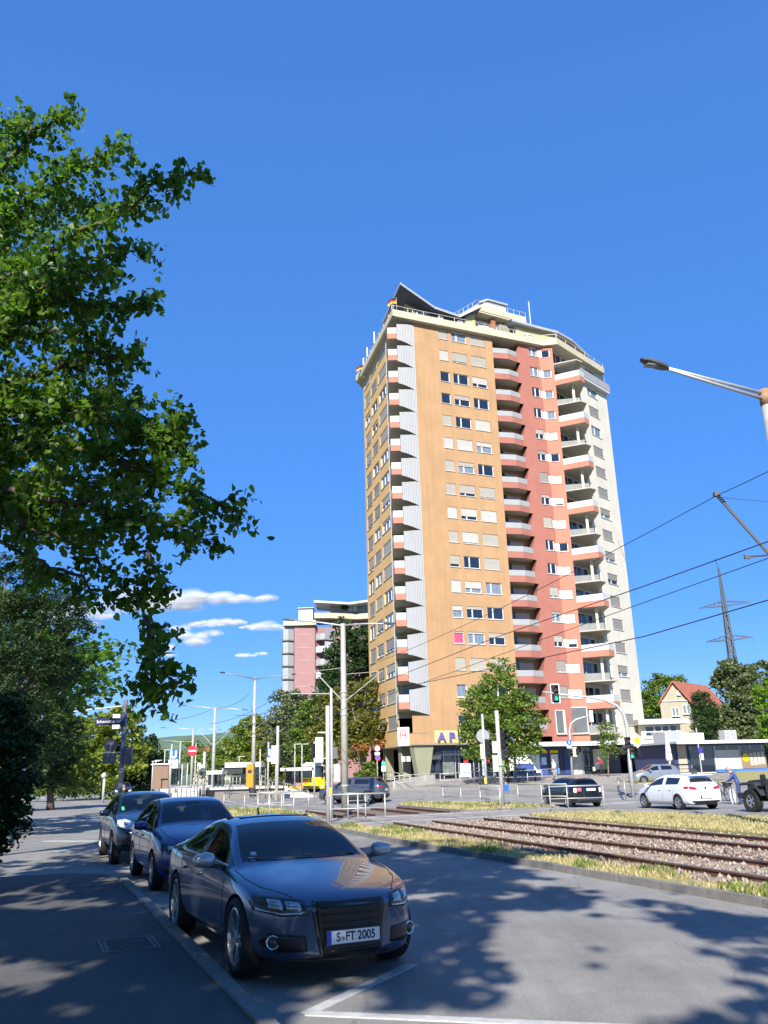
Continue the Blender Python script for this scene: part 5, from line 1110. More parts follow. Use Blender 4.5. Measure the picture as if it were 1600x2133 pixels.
# ------------------------------------------------------------------ poles, signals and signs
M_SIGB = mat('sign_back', (0.10, 0.105, 0.12), .5, metal=.3); M_WHITE = mat('sign_face_white', (0.80, 0.80, 0.80), .4); M_RED_S = mat('sign_face_red', (0.60, 0.012, 0.03), .4); M_BLUE_S = mat('sign_face_blue', (0.01, 0.10, 0.45), .4); M_YEL_S = mat('sign_face_yellow', (0.80, 0.45, 0.0), .4)
M_CREAMBOX = mat('cream_signal_back', (0.66, 0.66, 0.46), .5)
def pole_to(name, label, cat, base, h, r=.045, m=None, group=None):
    t = thing(name, label, cat, base, 0, group); mb = MB(); mb.tube([(0, 0, -.05), (0, 0, h)], r, 10); mb.build('pole', m or M_GALV, t, smooth=True); return t
def htop(px, py, base): return at(px, py, base.y).z - base.z
def signal_head(parent, pos, rz, n=3, lit=None, back=M_BLACKPL, s=1.0, plate=False):
    """traffic-light head facing local -y"""
    h = link('signal_head', None, parent); h.location = pos; h.rotation_euler = (0, 0, rz)
    mb = MB(); H_ = .31 * n * s; mb.box((0, .1 * s, 0), (.30 * s, .22 * s, H_)); ob = mb.build('housing', back, h)
    if plate:
        mb = MB(); mb.box((0, .2 * s, 0), (.52 * s, .02, H_ + .24 * s)); mb.build('backing_board', M_BLACKPL, h)
        mb = MB()
        for x, z, sx, sz in ((0, (H_ + .24 * s) / 2, .56 * s, .04), (0, -(H_ + .24 * s) / 2, .56 * s, .04), (.27 * s, 0, .04, H_ + .24 * s), (-.27 * s, 0, .04, H_ + .24 * s)): mb.box((x, .195 * s, z), (sx, .035, sz))
        mb.build('white_rim', M_WHITE, h)
    for k in range(n):
        z = H_ / 2 - .155 * s - k * .31 * s
        nm = ['red', 'amber', 'green'][k] if n == 3 else ['red', 'green'][k]
        if lit == nm: m = mat('lamp_lit_' + nm, {'green': (0.0, 0.62, 0.28), 'red': (.8, .02, .02), 'amber': (.8, .4, .02)}[nm], .3, emit=1.1)
        else: m = mat('lamp_off_' + nm, {'green': (0.01, 0.05, 0.03), 'red': (.09, .01, .012), 'amber': (.08, .045, .01)}[nm], .25)
        mb = MB(); mb.disc((0, -.015 * s, z), .115 * s, (0, -1, 0), 18); mb.build('lens', m, h)
        mb = MB(); M_ = Matrix.Translation((0, -.01 * s, z)) @ Matrix.Rotation(R(90), 4, 'X')
        nseg = 14; vs = []
        for j in range(nseg + 1):
            a = R(-25 + 230 * j / nseg); c_, s_ = math.cos(a) * .13 * s, math.sin(a) * .13 * s; vs += [Vector((c_, 0, z + s_)), Vector((c_, -.2 * s, z + s_))]
        mb.add(vs, [(2 * j, 2 * j + 1, 2 * j + 3, 2 * j + 2) for j in range(nseg)]); mb.build('visor', back, h)
    return h
def disc_sign(parent, pos, nrm, r, m, rim=None, name='sign_face', back=True):
    mb = MB(); n = Vector(nrm).normalized(); mb.disc(pos, r, n, 26, .012); o = mb.build(name, m, parent)
    if rim:
        mb = MB(); u = Vector((0, 0, 1)).cross(n).normalized(); v = n.cross(u); k = 26; vs = []
        for rr_ in (r, r * .78):
            for j in range(k): a = 2 * math.pi * j / k; vs.append(Vector(pos) + (u * math.cos(a) + v * math.sin(a)) * rr_ + n * .003)
        mb.add(vs, [(j, (j + 1) % k, k + (j + 1) % k, k + j) for j in range(k)]); mb.build('sign_rim', rim, parent)
    return o
def face_dir(pos): d = Vector((-pos[0], -pos[1], 0)); return d.normalized()
# slim pole pair with the signal seen from behind
b = gp(684, 1718); t = pole_to('signal_post', 'white square signal post with cream lamp box, left of the thick mast', 'signal post', b, htop(683, 1470, b), .085, M_WHITEST)
mb = MB(); mb.box((-.33, .05, htop(660, 1562, b)), (.3, .3, .95)); mb.build('signal_back', M_CREAMBOX, t)
mb = MB(); mb.bar((-.4, 0, htop(660, 1545, b) + .35), (0, 0, htop(660, 1545, b) + .35), .04, .04); mb.bar((-.4, 0, htop(660, 1580, b)), (0, 0, htop(660, 1580, b)), .04, .04); mb.build('bracket', M_GALV, t)
mb = MB(); mb.box((.09, -.07, htop(690, 1650, b)), (.07, .06, .34)); mb.build('push_button', M_YELLOW, t)
b = gp(692, 1706); t = pole_to('signal_post', 'taller slim white post right behind the square signal post', 'signal post', b, htop(690, 1434, b), .06, M_WHITEST)
mb = MB(); mb.box((.22, .1, htop(705, 1610, b)), (.26, .24, .72)); mb.build('signal_back', M_CREAMBOX, t)
mb = MB(); mb.box((.16, .02, htop(700, 1568, b)), (.2, .05, .5)); mb.build('sign_back', M_SIGB, t)
tz = htop(690, 1445, b); mb = MB(); mb.tube([at(606, 1445, b.y) - b, (0, 0, tz)], .025, 6); mb.build('side_arm', M_GALV, t)
# pole with the black three-lamp signal, behind the left post
b = gp(655, 1672); t = pole_to('signal_post', 'thin white pole with dark tram signal in front of the yellow bus', 'signal post', b, htop(655, 1545, b), .06, M_WHITEST)
signal_head(t, (0, -.12, htop(655, 1563, b)), .5, 3)
b = gp(577, 1684); t = pole_to('signal_post', 'bare white pole standing on the grass islet at the crossing', 'signal post', b, htop(581, 1512, b), .085, M_WHITEST)
b = base_at(575, 60, 0); 
# traffic-light pole carrying the back of a round sign
b = gp(1016, 1680); t = pole_to('traffic_light', 'traffic light pole with the grey back of a round sign, left of the white pole', 'traffic light', b, htop(1008, 1487, b), .075, M_GALV)
mb = MB(); mb.disc((-.02, .1, htop(1006, 1533, b)), .36, (0, 1, 0), 26, .012); mb.build('sign_back', mat('sign_back_grey', (.26, .27, .29), .5, metal=.4), t)
signal_head(t, (.2, -.02, htop(1020, 1558, b)), .9, 3)
mb = MB(); mb.box((-.13, .08, htop(1008, 1565, b)), (.16, .26, .78)); mb.build('signal_back', M_CREAMBOX, t); mb = MB(); mb.box((-.05, -.08, htop(1012, 1626, b)), (.1, .08, .32)); mb.build('push_button', M_YELLOW, t)
b = gp(1048, 1688); t = pole_to('traffic_light', 'white traffic light pole with two dark lamp heads in front of the street tree', 'traffic light', b, htop(1038, 1480, b), .10, M_WHITEST)
signal_head(t, (.24, -.02, htop(1052, 1540, b)), .7, 3); signal_head(t, (.27, .05, htop(1055, 1570, b)), 1.1, 2)
mb = MB(); mb.box((-.2, -.02, htop(1036, 1556, b)), (.26, .05, .55)); mb.build('sign_back', mat('sign_back_pale', (.40, .42, .42), .5, metal=.3), t)
mb = MB(); mb.box((-.22, .06, htop(1037, 1590, b)), (.24, .26, .75)); mb.build('signal_back', M_CREAMBOX, t); mb = MB(); mb.box((.0, -.12, htop(1046, 1588, b)), (.16, .1, .3)); mb.build('control_box', M_WHITEST, t)
# curved mast arm with the overhead signal
b = gp(1320, 1663); Yb = b.y; t = thing('traffic_light', 'curved mast arm holding a black signal with white rim over the road', 'traffic light', b)
pth = [(0, 0, -.05)] + [at(px, py, Yb) - b for px, py in ((1312, 1590), (1306, 1512), (1299, 1487), (1285, 1470), (1262, 1459), (1225, 1452), (1175, 1447), (1130, 1441))]
mb = MB(); mb.tube(pth, [.13, .12, .11, .10, .09, .08, .07, .06, .05], 10); mb.build('mast_arm', M_GALV, t, smooth=True)
signal_head(t, at(1158, 1444, Yb - .15) - b, .05, 3, 'green', M_BLACKPL, .98, True)
signal_head(t, at(1308, 1546, Yb - .2) - b, .0, 2, None); signal_head(t, at(1316, 1566, Yb - .25) - b, -.05, 3, 'green', M_BLACKPL, .82); signal_head(t, at(1301, 1563, Yb - .1) - b, 1.0, 2, None, M_BLACKPL, .8)
signal_head(t, at(1328, 1568, Yb - .1) - b, -.9, 2, None, M_BLACKPL, .8)
mb = MB(); c = at(1327, 1542.5, Yb - .2) - b; r_ = .44
mb.add([c + Vector((dx, 0, dz)) for dx, dz in ((0, -r_), (r_, 0), (0, r_), (-r_, 0))] + [c + Vector((dx, .02, dz)) for dx, dz in ((0, -r_), (r_, 0), (0, r_), (-r_, 0))], [(0, 1, 2, 3), (7, 6, 5, 4), (0, 4, 5, 1), (1, 5, 6, 2), (2, 6, 7, 3), (3, 7, 4, 0)]); mb.build('priority_sign', M_WHITE, t)
mb = MB(); r_ = .255; mb.add([c + Vector((dx, -.006, dz)) for dx, dz in ((0, -r_), (r_, 0), (0, r_), (-r_, 0))], [(0, 1, 2, 3)]); mb.build('yellow_diamond', M_YEL_S, t)
mb = MB(); mb.bar(c + Vector((-.3, .06, 0)), c + Vector((.1, .06, 0)), .04, .04); mb.build('bracket', M_GALV, t)
# second curved arm with the blue pedestrian sign
b = gpt(1193, 1630); Yb = b.y; t = thing('traffic_light', 'bent lamp-like signal arm with a blue footpath sign before the red wall', 'traffic light', b)
pth = [(0, 0, -.05)] + [at(px, py, Yb) - b for px, py in ((1188, 1545), (1186, 1522), (1189, 1508), (1199, 1499), (1215, 1494), (1229, 1490))]
mb = MB(); mb.tube(pth, [.10, .09, .08, .075, .07, .06, .055], 10); mb.build('mast_arm', M_GALV, t, smooth=True)
mb = MB(); mb.box(at(1231, 1492, Yb - .1) - b, (.3, .3, .95)); mb.build('signal_back', mat('signal_back_pale', (.62, .63, .6), .5), t)
p = at(1185.5, 1546.5, Yb - .15) - b; disc_sign(t, p, (0, -1, 0), .22, M_BLUE_S); mb = MB(); mb.disc(p + Vector((0.0, -.004, .11)), .035, (0, -1, 0), 10); mb.tube([p + Vector((0, -.004, .06)), p + Vector((.02, -.004, -.04)), p + Vector((.07, -.004, -.13))], .022, 4); mb.tube([p + Vector((0.02, -.004, -.04)), p + Vector((-.04, -.004, -.13))], .022, 4); mb.tube([p + Vector((-.06, -.004, .0)), p + Vector((0, -.004, .05)), p + Vector((.07, -.004, -.01))], .015, 4); mb.build('walking_figure', M_WHITE, t)
mb = MB(); mb.box(at(1186, 1555.5, Yb - .15) - b, (.40, .02, .22)); mb.build('supplementary_plate', M_WHITE, t)
signal_head(t, at(1188, 1568, Yb - .2) - b, .5, 2, None, M_BLACKPL, .9); mb = MB(); mb.box(at(1197, 1566, Yb) - b, (.3, .3, .75)); mb.build('signal_back', M_CREAMBOX, t); signal_head(t, at(1202, 1566, Yb) - b, 2.2, 2, None, M_BLACKPL, .9)
# street name pole at the left
b = Vector((at(250, 1650, 27).x, 27, 0)); t = pole_to('street_sign_post', 'dark grey pole with street name plate and sign backs above the parked cars', 'street sign', b, htop(263, 1458, b), .075, mat('pole_shade_grey', (.15, .16, .2), .5, metal=.3, var=.2, scale=9))
nm = at(229, 1503, 26.9) - b; mb = MB(); mb.box(nm, (.93, .025, .215)); mb.build('name_plate', mat('street_plate_blue', (.012, .016, .06), .35), t)
lettering('Schozacher Str.', .125, nm + Vector((-.02, -.016, 0)), (0, -1, 0), M_WHITE, t, .002)
mb = MB(); mb.bar(nm + Vector((0, .02, .0)), (0, 0, nm.z), .03, .03); mb.build('plate_bracket', M_GALV, t)
p = at(230, 1552, 26.9) - b; mb = MB(); mb.disc(p, .205, (0, -1, 0), 26, .012); mb.build('sign_back', M_SIGB, t)
p2 = at(228, 1580, 26.9) - b; mb = MB(); mb.box(p2, (.42, .012, .32)); mb.build('sign_back', M_SIGB, t)
mb = MB(); mb.bar(at(215, 1567, 26.9) - b, at(252, 1567, 26.9) - b, .03, .03); mb.bar(p, at(252, 1552, 27) - b, .02, .02); mb.bar(p2, at(252, 1581, 27) - b, .02, .02); mb.build('bracket', M_GALV, t)
for py in (1565, 1583): mb = MB(); mb.box(at(268, py, 26.9) - b, (.22, .16, .26)); mb.build('signal_back', M_SIGB, t)
mb = MB()
for z in (1.1, 1.6, 2.05): mb.tube([(0, 0, z), (0, 0, z + .14)], .078, 12, False)
mb.build('sticker', mat('old_stickers', (.42, .42, .42), .7, var=.6, scale=20), t)
b2 = base_at(243, 64, 0); t = thing('traffic_light', 'white signal arm showing behind the street name plate', 'traffic light', b2); mb = MB(); zz = at(240, 1488, 64).z
mb.tube([(-8, 0, at(120, 1515, 64).z - 0.0), (-4, 0, zz + .25), (0, 0, zz + .6)], .06, 8); mb.tube([(-8, 0, -.05), (-8, 0, at(120, 1515, 64).z)], .09, 8); mb.build('mast_arm', M_WHITEST, t)
mb = MB(); mb.box(at(243, 1503, 63.8) - b2, (.52, .25, 1.05)); mb.build('signal_back', M_WHITE, t)
# weathered post in the bush
b = Vector((at(45, 1700, 19).x, 19, 0)); t = thing('weathered_post', 'pale flaking post half hidden by the bush at the left', 'post', b); mb = MB(); pp = [at(x, y, 19) - b for x, y in ((24, 1762), (32, 1700), (48, 1620), (55, 1570), (63, 1537))]; mb.tube(pp, [.055, .05, .05, .045, .04], 10); mb.build('pole', mat('flaking_white', (.46, .46, .45), .8, var=.5, scale=9, col2=(.16, .16, .15)), t)
mb = MB(); mb.tube([at(54, 1578, 19) - b, at(38, 1578, 19) - b, at(28, 1586, 19) - b], .012, 5); mb.box(at(56, 1566, 19) - b, (.11, .1, .12)); mb.build('side_bracket', M_WHITEST, t)
# no-entry sign, U signs, speed signs
b = gp(404, 1668); t = pole_to('no_entry_sign', 'red no-entry sign with white bar on a pole at the tram stop', 'road sign', b, htop(401, 1548, b), .05, M_WHITEST)
p = at(401, 1564, b.y - .1) - b; disc_sign(t, p, (0, -1, 0), .44, M_RED_S); 
mb = MB(); mb.box(p + Vector((.004, -.02, 0)), (.66, .02, .14), math.atan2(-b.x, b.y) * 0); mb.build('white_bar', M_WHITE, t)
for px, py, Y, w_, lab in ((362, 1572, 84, 9.5, 'white U on a blue square sign at the left end of the tram stop'), (566, 1568, 74, 9, 'white U on a blue square sign beside the cream panel')):
    b = base_at(px - 8, Y, 0); t = pole_to('tram_stop_sign', lab, 'sign', b, htop(px - 8, py - 22, b), .07, M_WHITEST, 'U signs'); s_ = w_ * Y / 1740 * 1.0
    p = at(px, py, Y - .1) - b; mb = MB(); mb.box(p, (2 * s_, .12, 2.0 * s_)); mb.build('blue_panel', M_BLUE_S, t); lettering('U', 2.0 * s_, p + Vector((0, -.065, -.02)), (0, -1, 0), M_WHITE, t, .004, bold=.04)
    mb = MB(); mb.box(p + Vector((0, 0, -1.45 * s_)), (2 * s_, .12, .8 * s_)); mb.build('white_panel', M_WHITE, t)
b = gpt(787, 1640); t = pole_to('speed_limit_sign', 'round red-rimmed speed limit sign above a no-stopping sign by the tower', 'road sign', b, htop(784, 1552, b), .04, M_WHITEST); Y = b.y - .08
p = at(786, 1559, Y) - b; disc_sign(t, p, (0, -1, 0), .27, M_WHITE, M_RED_S); lettering('30', .26, p + Vector((0, -.006, 0)), (0, -1, 0), M_BLACKPL, t, .002)
p = at(786, 1570, Y) - b; mb = MB(); mb.box(p, (.44, .015, .24)); mb.build('supplementary_plate', M_WHITE, t)
p = at(787, 1579, Y) - b; disc_sign(t, p, (0, -1, 0), .23, M_BLUE_S, M_RED_S); mb = MB(); mb.bar(p + Vector((-.13, -.005, .13)), p + Vector((.13, -.005, -.13)), .05, .008); mb.build('red_bar', M_RED_S, t)
b = gpt(799, 1634); t = pole_to('info_sign', 'small sign with blue top and white plate beside the tower columns', 'road sign', b, htop(799, 1583, b), .03, M_WHITEST); mb = MB(); mb.box(at(799, 1590, b.y - .05) - b, (.36, .02, .34)); mb.build('blue_panel', mat('cyan_sign', (.05, .35, .65), .4), t); mb = MB(); mb.box(at(799, 1601, b.y - .05) - b, (.4, .02, .52)); mb.build('white_panel', M_WHITE, t)
# leaning pole with no-stopping sign by the pavilion
b = gpt(1464, 1624, .1); t = thing('no_stopping_sign', 'leaning white pole with a blue no-stopping sign before the pavilion', 'road sign', b); mb = MB(); mb.tube([(0, 0, -.05), at(1450, 1516, b.y) - b], .05, 8); mb.build('pole', M_WHITEST, t); p = at(1459, 1563, b.y - .1) - b; disc_sign(t, p, Vector((.5, -.85, 0)), .26, mat('violet_blue', (.05, .04, .3), .4)); mb = MB(); mb.box(at(1463, 1576, b.y - .1) - b, (.2, .02, .5)); mb.build('white_plate', M_WHITE, t)
for px, py, Y, top, lab in ((575, 1655, 62, 1510, ''),):
    pass
b = base_at(556, 58, 0); t = thing('notice_panel', 'pale yellow upright panel next to the right-hand U sign', 'panel', base_at(574, 72, 0)); mb = MB(); q = at(574, 1572, 72) - t.location; mb.box(q, (.62, .3, 1.45)); mb.build('panel', M_CREAMBOX, t); mb = MB(); mb.tube([(0, 0, 0), (0, 0, q.z)], .05, 6); mb.build('pole', M_WHITEST, t)

# ------------------------------------------------------------------ railings
M_RAILG = mat('railing_galvanised', (0.40, 0.40, 0.385), .45, metal=.35, var=.1, scale=5)
def railing(label, pts, tops, n_sub=2, r=.028, group='white pipe railings at the crossing', mid=True):
    """pts = post feet; one post per point, top rail and one mid rail"""
    b = pts[0]; t = thing('railing', label, 'railing', b, 0, group)
    for p, h in zip(pts, tops): mb = MB(); q = p - b; mb.tube([q + Vector((0, 0, -.08)), q + Vector((0, 0, h))], r, 8); mb.build('post', M_RAILG, t, smooth=True)
    for f, nm in ((1.0, 'top_rail'), (.5, 'mid_rail')):
        if f < 1 and not mid: continue
        mb = MB(); mb.tube([p - b + Vector((0, 0, h * f)) for p, h in zip(pts, tops)], r * (1.05 if f == 1 else .8), 8); mb.build(nm, M_RAILG, t, smooth=True)
    return t
def posts(a, b, n, z=0.09): return [a.lerp(b, i / n) + Vector((0, 0, z)) for i in range(n + 1)]
def rl(label, pa, pb, n, h=1.0, lift=.09, mid=True, group='white pipe railings at the crossing'):
    a, b = gp(*pa, lift), gp(*pb, lift); P_ = [a.lerp(b, i / n) for i in range(n + 1)]; return railing(label, P_, [h] * (n + 1), mid=mid, group=group)
rl('white pipe railing from the signal post to the track, in front of the dark car', (689, 1716), (803, 1712), 2, 1.02)
rl('white pipe railing angled behind the signal post towards the tracks', (694, 1700), (762, 1712), 2, 1.0)
rl('low pipe railing on the grass islet left of the bare white pole', (537, 1702), (612, 1702), 3, 1.0)
rl('pipe railing running along the back of the grass islet', (537, 1697), (643, 1692), 2, 1.0)
rl('long pipe railing from the street corner down to the islet', (466, 1690), (560, 1700), 2, .95)
rl('pipe railing left of the round-sign traffic light on the far islet', (924, 1680), (1044, 1684), 3, 1.0)
rl('short pipe railing between the two traffic light poles', (1002, 1684), (1043, 1688), 1, .9)
rl('pipe railing in front of the small dark car, left section', (1081, 1681), (1184, 1684), 2, 1.05)
rl('pipe railing across the back of the small dark car', (1148, 1690), (1260, 1687), 1, 1.0)
rl('pipe railing beside the foot of the curved signal mast', (1304, 1664), (1290, 1650), 1, 1.0)
def rlt(label, pp, n, h=1.0):
    P_ = []
    for a, b in zip(pp, pp[1:]):
        A_, B_ = gpt(*a, .11), gpt(*b, .11)
        for i in range(n):
            q = A_.lerp(B_, i / n); P_.append(Vector((q.x, q.y, H(q.x, q.y) + .11)))
    P_.append(gpt(*pp[-1], .11)); return railing(label, P_, [h] * len(P_), group='pipe railings along the tower square')
rlt('railing on the retaining wall at the left foot of the tower', [(823, 1645), (918, 1638)], 3)
rlt('long railing along the edge of the tower square', [(918, 1640), (1000, 1634), (1100, 1632), (1160, 1628)], 2)
rlt('taller loop railing behind the round-sign traffic light', [(988, 1634), (1034, 1634)], 1, 1.25)
rlt('step railing beside the tower columns', [(800, 1630), (832, 1636)], 2, .95)
# retaining wall with ramp
mb = MB(); P_ = [gpt(822, 1648), gpt(862, 1640), gpt(905, 1634)]
for a, b in zip(P_, P_[1:]): mb.bar(a + Vector((0, 0, .35)), b + Vector((0, 0, .42)), .25, .75)
o = mb.build('retaining_wall', M_CONC); tag(o, 'low rough concrete wall under the railing at the tower foot', 'wall')
# yellow bin, hoarding items along the square
def small(name, label, cat, pos, parts, rz=0.0, group=None):
    t = thing(name, label, cat, pos, rz, group)
    for nm, m, c, s in parts: mb = MB(); mb.box(c, s); mb.build(nm, m, t)
    return t
small('a_board', 'blue and white advertising stand on the square by the chemist', 'sign stand', PA.P(6.6, 1.2, .4), [('panel', MATS['poster_sky'], (0, 0, .75), (.8, .06, 1.3)), ('foot', M_BLACKPL, (0, 0, .05), (.9, .5, .1))])
small('flower_tub', 'low concrete planter box in front of the parcel shop', 'planter', gpt(1085, 1622, .1), [('tub', M_CONC, (0, 0, .3), (1.2, .6, .6)), ('plants', LM['mid'], (0, 0, .72), (1.0, .5, .25))])
small('litter_bin', 'small blue litter bin beside the white traffic light pole', 'bin', gp(1056, 1660, .0), [('bin_body', M_BLUE_S, (0, 0, .55), (.3, .3, .6)), ('bin_post', M_GALV, (0, .2, .5), (.06, .06, 1.0))])
small('bench', 'dark bench in the shade in front of the parcel shop', 'bench', gpt(1098, 1628, .1), [('seat', mat('bench_blue', (.03, .08, .2), .5), (0, 0, .45), (1.7, .45, .07)), ('backrest', MATS['bench_blue'], (0, .22, .72), (1.7, .06, .35)), ('leg', M_BLACKPL, (-.7, 0, .22), (.07, .4, .44)), ('leg', M_BLACKPL, (.7, 0, .22), (.07, .4, .44))])
# ------------------------------------------------------------------ second tower
def building2():
    Y = 178; base = base_at(660, Y, 0); t = thing('apartment_tower', 'second apartment tower with mauve wall and rounded white balconies, half behind trees', 'apartment tower', base)
    def W(px, py, dy=0): return at(px, py, Y + dy) - base
    M_MAUVE = mat('mauve_render', (0.30, 0.165, 0.168), .9, var=.06, scale=.4, streak=.1)
    x0, x1, x2, x3 = W(613, 1400).x, W(656, 1400).x, W(690, 1400).x, W(800, 1400).x; top = W(640, 1303).z
    pl = Plane2((base.x + x0, Y), (1, 0)); wd = x1 - x0; sh = 2.72
    ops = []
    for k in range(12):
        z1 = top - .75 - k * sh
        ops.append((wd * .20, wd * .80, z1 - 1.25, z1))
    facade(pl, 0, wd, 0, top, ops, M_MAUVE, 'mauve_wall', t)
    r2 = random.Random(9)
    for k, o_ in enumerate(ops): window(t, pl, *o_, [1, 1, .7, .85, .9][k % 5], (.5,), None, 0, M_SHUT_W)
    mb = MB(); mb.prism([(x0, 0.01), (x0 - 1, 6), (x0 + 2, 16), (x3, 16), (x3, 6), (x2 + 2, 3), (x1 + .4, .9), (x1, .01)], 0, top - .2); mb.build('core_wall', M_MAUVE, t)
    mb = MB(); mb.quad(Vector((x2, 1.8, 0)), Vector((x3, 5.0, 0)), Vector((x3, 5.0, W(740, 1275).z)), Vector((x2, 1.8, W(740, 1275).z))); mb.build('rear_wing_wall', M_MAUVE, t)
    for k in range(11):
        zf = top - 2.9 - k * sh
        for side in (0, 1):
            if side == 0: pts = [Vector((x0 - .1, -.2, 0)), Vector((x0 - 1.2, -1.1, 0)), Vector((x0 - 2.3, -.9, 0)), Vector((x0 - 2.9, 1.2, 0)), Vector((x0 - 2.6, 3, 0))]
            else: pts = [Vector((x1 + .2, .2, 0)), Vector((x1 + 1.2, -.6, 0)), Vector((x1 + 2.2, -.8, 0)), Vector((x1 + 4.2, 1.0, 0)), Vector((x1 + 4.4, 3.0, 0))]
            mb = MB()
            for a, b in zip(pts, pts[1:]):
                tall = (side == 0 and a is pts[0]) or (side == 0 and a is pts[1]) or (side == 1 and a is pts[2])
                h = 2.0 if tall else 1.05; lo = -.25
                q = (up(a, zf + lo), up(b, zf + lo), up(b, zf + h), up(a, zf + h)); mb.quad(*(q if side else q[::-1])); off = Vector((0, .1, 0))
                q2 = tuple(v + off for v in q); mb.quad(*(q2[::-1] if side else q2)); mb.quad(q[3], q[2], q2[2], q2[3])
            mb.build('balcony_parapet', M_GREYP if k % 2 == 0 or side == 0 else M_WHITEP, t)
            mb = MB(); pp = [p[:2] for p in pts] + [((x0 + .1) if side == 0 else x1 + .2, 3.0)]; mb.prism(pp, zf - .3, zf - .12); mb.build('balcony_slab', M_WHITEP, t)
    def band(pts, z0, z1, m, name, depth=.3, yoff=0):
        mb = MB()
        for a, b in zip(pts, pts[1:]): mb.bar(Vector((a[0], a[1], (z0 + z1) / 2)), Vector((b[0], b[1], (z0 + z1) / 2)), depth, z1 - z0)
        mb.build(name, m, t)
    zt = top
    band([(x0 - 2.4, 1.5), (x0 - 2.2, -.6), (x0 + .2, -.5), (x1 + .3, -.7)], zt, zt + 1.0, M_ROOFEDGE, 'roof_parapet')
    mb = MB(); mb.prism([(x0 - 2.3, 3), (x0 - 2.1, -.5), (x0, -.4), (x1 + .3, -.6), (x1 + .3, 3)], zt - .1, zt + .1); mb.build('roof_slab', M_SOFFIT, t)
    mb = MB(); mb.prism([(W(621, 1280).x, .8), (W(651, 1280).x, .6), (W(651, 1280).x, 4), (W(621, 1280).x, 4)], zt + .3, W(640, 1266).z); mb.build('penthouse_wall', M_WHITEP, t)
    mb = MB(); mb.prism([(W(620, 1280).x, .4), (W(653, 1280).x, .2), (W(653, 1280).x, 4), (W(620, 1280).x, 4)], W(640, 1266).z, W(640, 1264.5).z); mb.build('penthouse_roof', M_WHITEP, t)
    zb = W(690, 1287).z; band([(W(655, 1280).x, -.2), (W(688, 1280).x, .3), (W(742, 1280).x, 2.6), (W(800, 1270).x, 1.0)], zb, zb + 1.15, M_ROOFEDGE, 'terrace_parapet')
    mb = MB(); mb.prism([(W(655, 1280).x, -.1), (W(688, 1280).x, .4), (W(742, 1280).x, 2.7), (W(800, 1280).x, 1.1), (W(800, 1280).x, 8), (W(655, 1280).x, 8)], zb - .1, zb + .1); mb.build('terrace_slab', M_SOFFIT, t)
    mb = MB(); mb.prism([(W(686, 1280).x, 2.5), (W(800, 1280).x, 4), (W(800, 1280).x, 9), (W(686, 1280).x, 9)], zb, W(700, 1254).z); mb.build('penthouse_wall', M_GREYP, t)
    mb = MB(); za, zc, ze = W(655, 1251).z, W(728, 1255).z, W(765, 1249).z; xa, xc, xe = W(654, 1250).x, W(728, 1250).x, W(775, 1250).x
    for (xa_, za_), (xb_, zb_) in (((xa, za), (xc, zc)), ((xc, zc), (xe, ze))):
        mb.add([(xa_, -.3, za_ - .45), (xb_, -.3, zb_ - .45), (xb_, -.3, zb_), (xa_, -.3, za_), (xa_, 9, za_ - .45), (xb_, 9, zb_ - .45), (xb_, 9, zb_), (xa_, 9, za_)], [(0, 1, 2, 3), (3, 2, 6, 7), (1, 0, 4, 5), (0, 3, 7, 4), (1, 5, 6, 2)])
    mb.build('penthouse_roof', M_WHITEP, t)
    for px in (730, 740): mb = MB(); mb.box(W(px, 1267, 2.3), (.9, .05, 1.4)); mb.build('terrace_door', M_WHITEP, t)
    tp = thing('terrace_tree', 'small round potted tree on the roof terrace of the second tower', 'potted tree', base + W(718, 1278, 1.6)); C = rs.normal(size=(260, 3)); C /= np.linalg.norm(C, axis=1, keepdims=True); C = C * rs.uniform(.4, 1, (260, 1)) * np.array([.95, .8, .6]) + np.array([0, 0, 1.5]); v, f = leaf_quads(C, .4); link('crown', np_mesh('crown', v, f, LM['dark']), tp); mb = MB(); mb.tube([(0, 0, -.4), (0, 0, 1.4)], .05, 6); mb.build('trunk', M_BARK, tp)
building2()

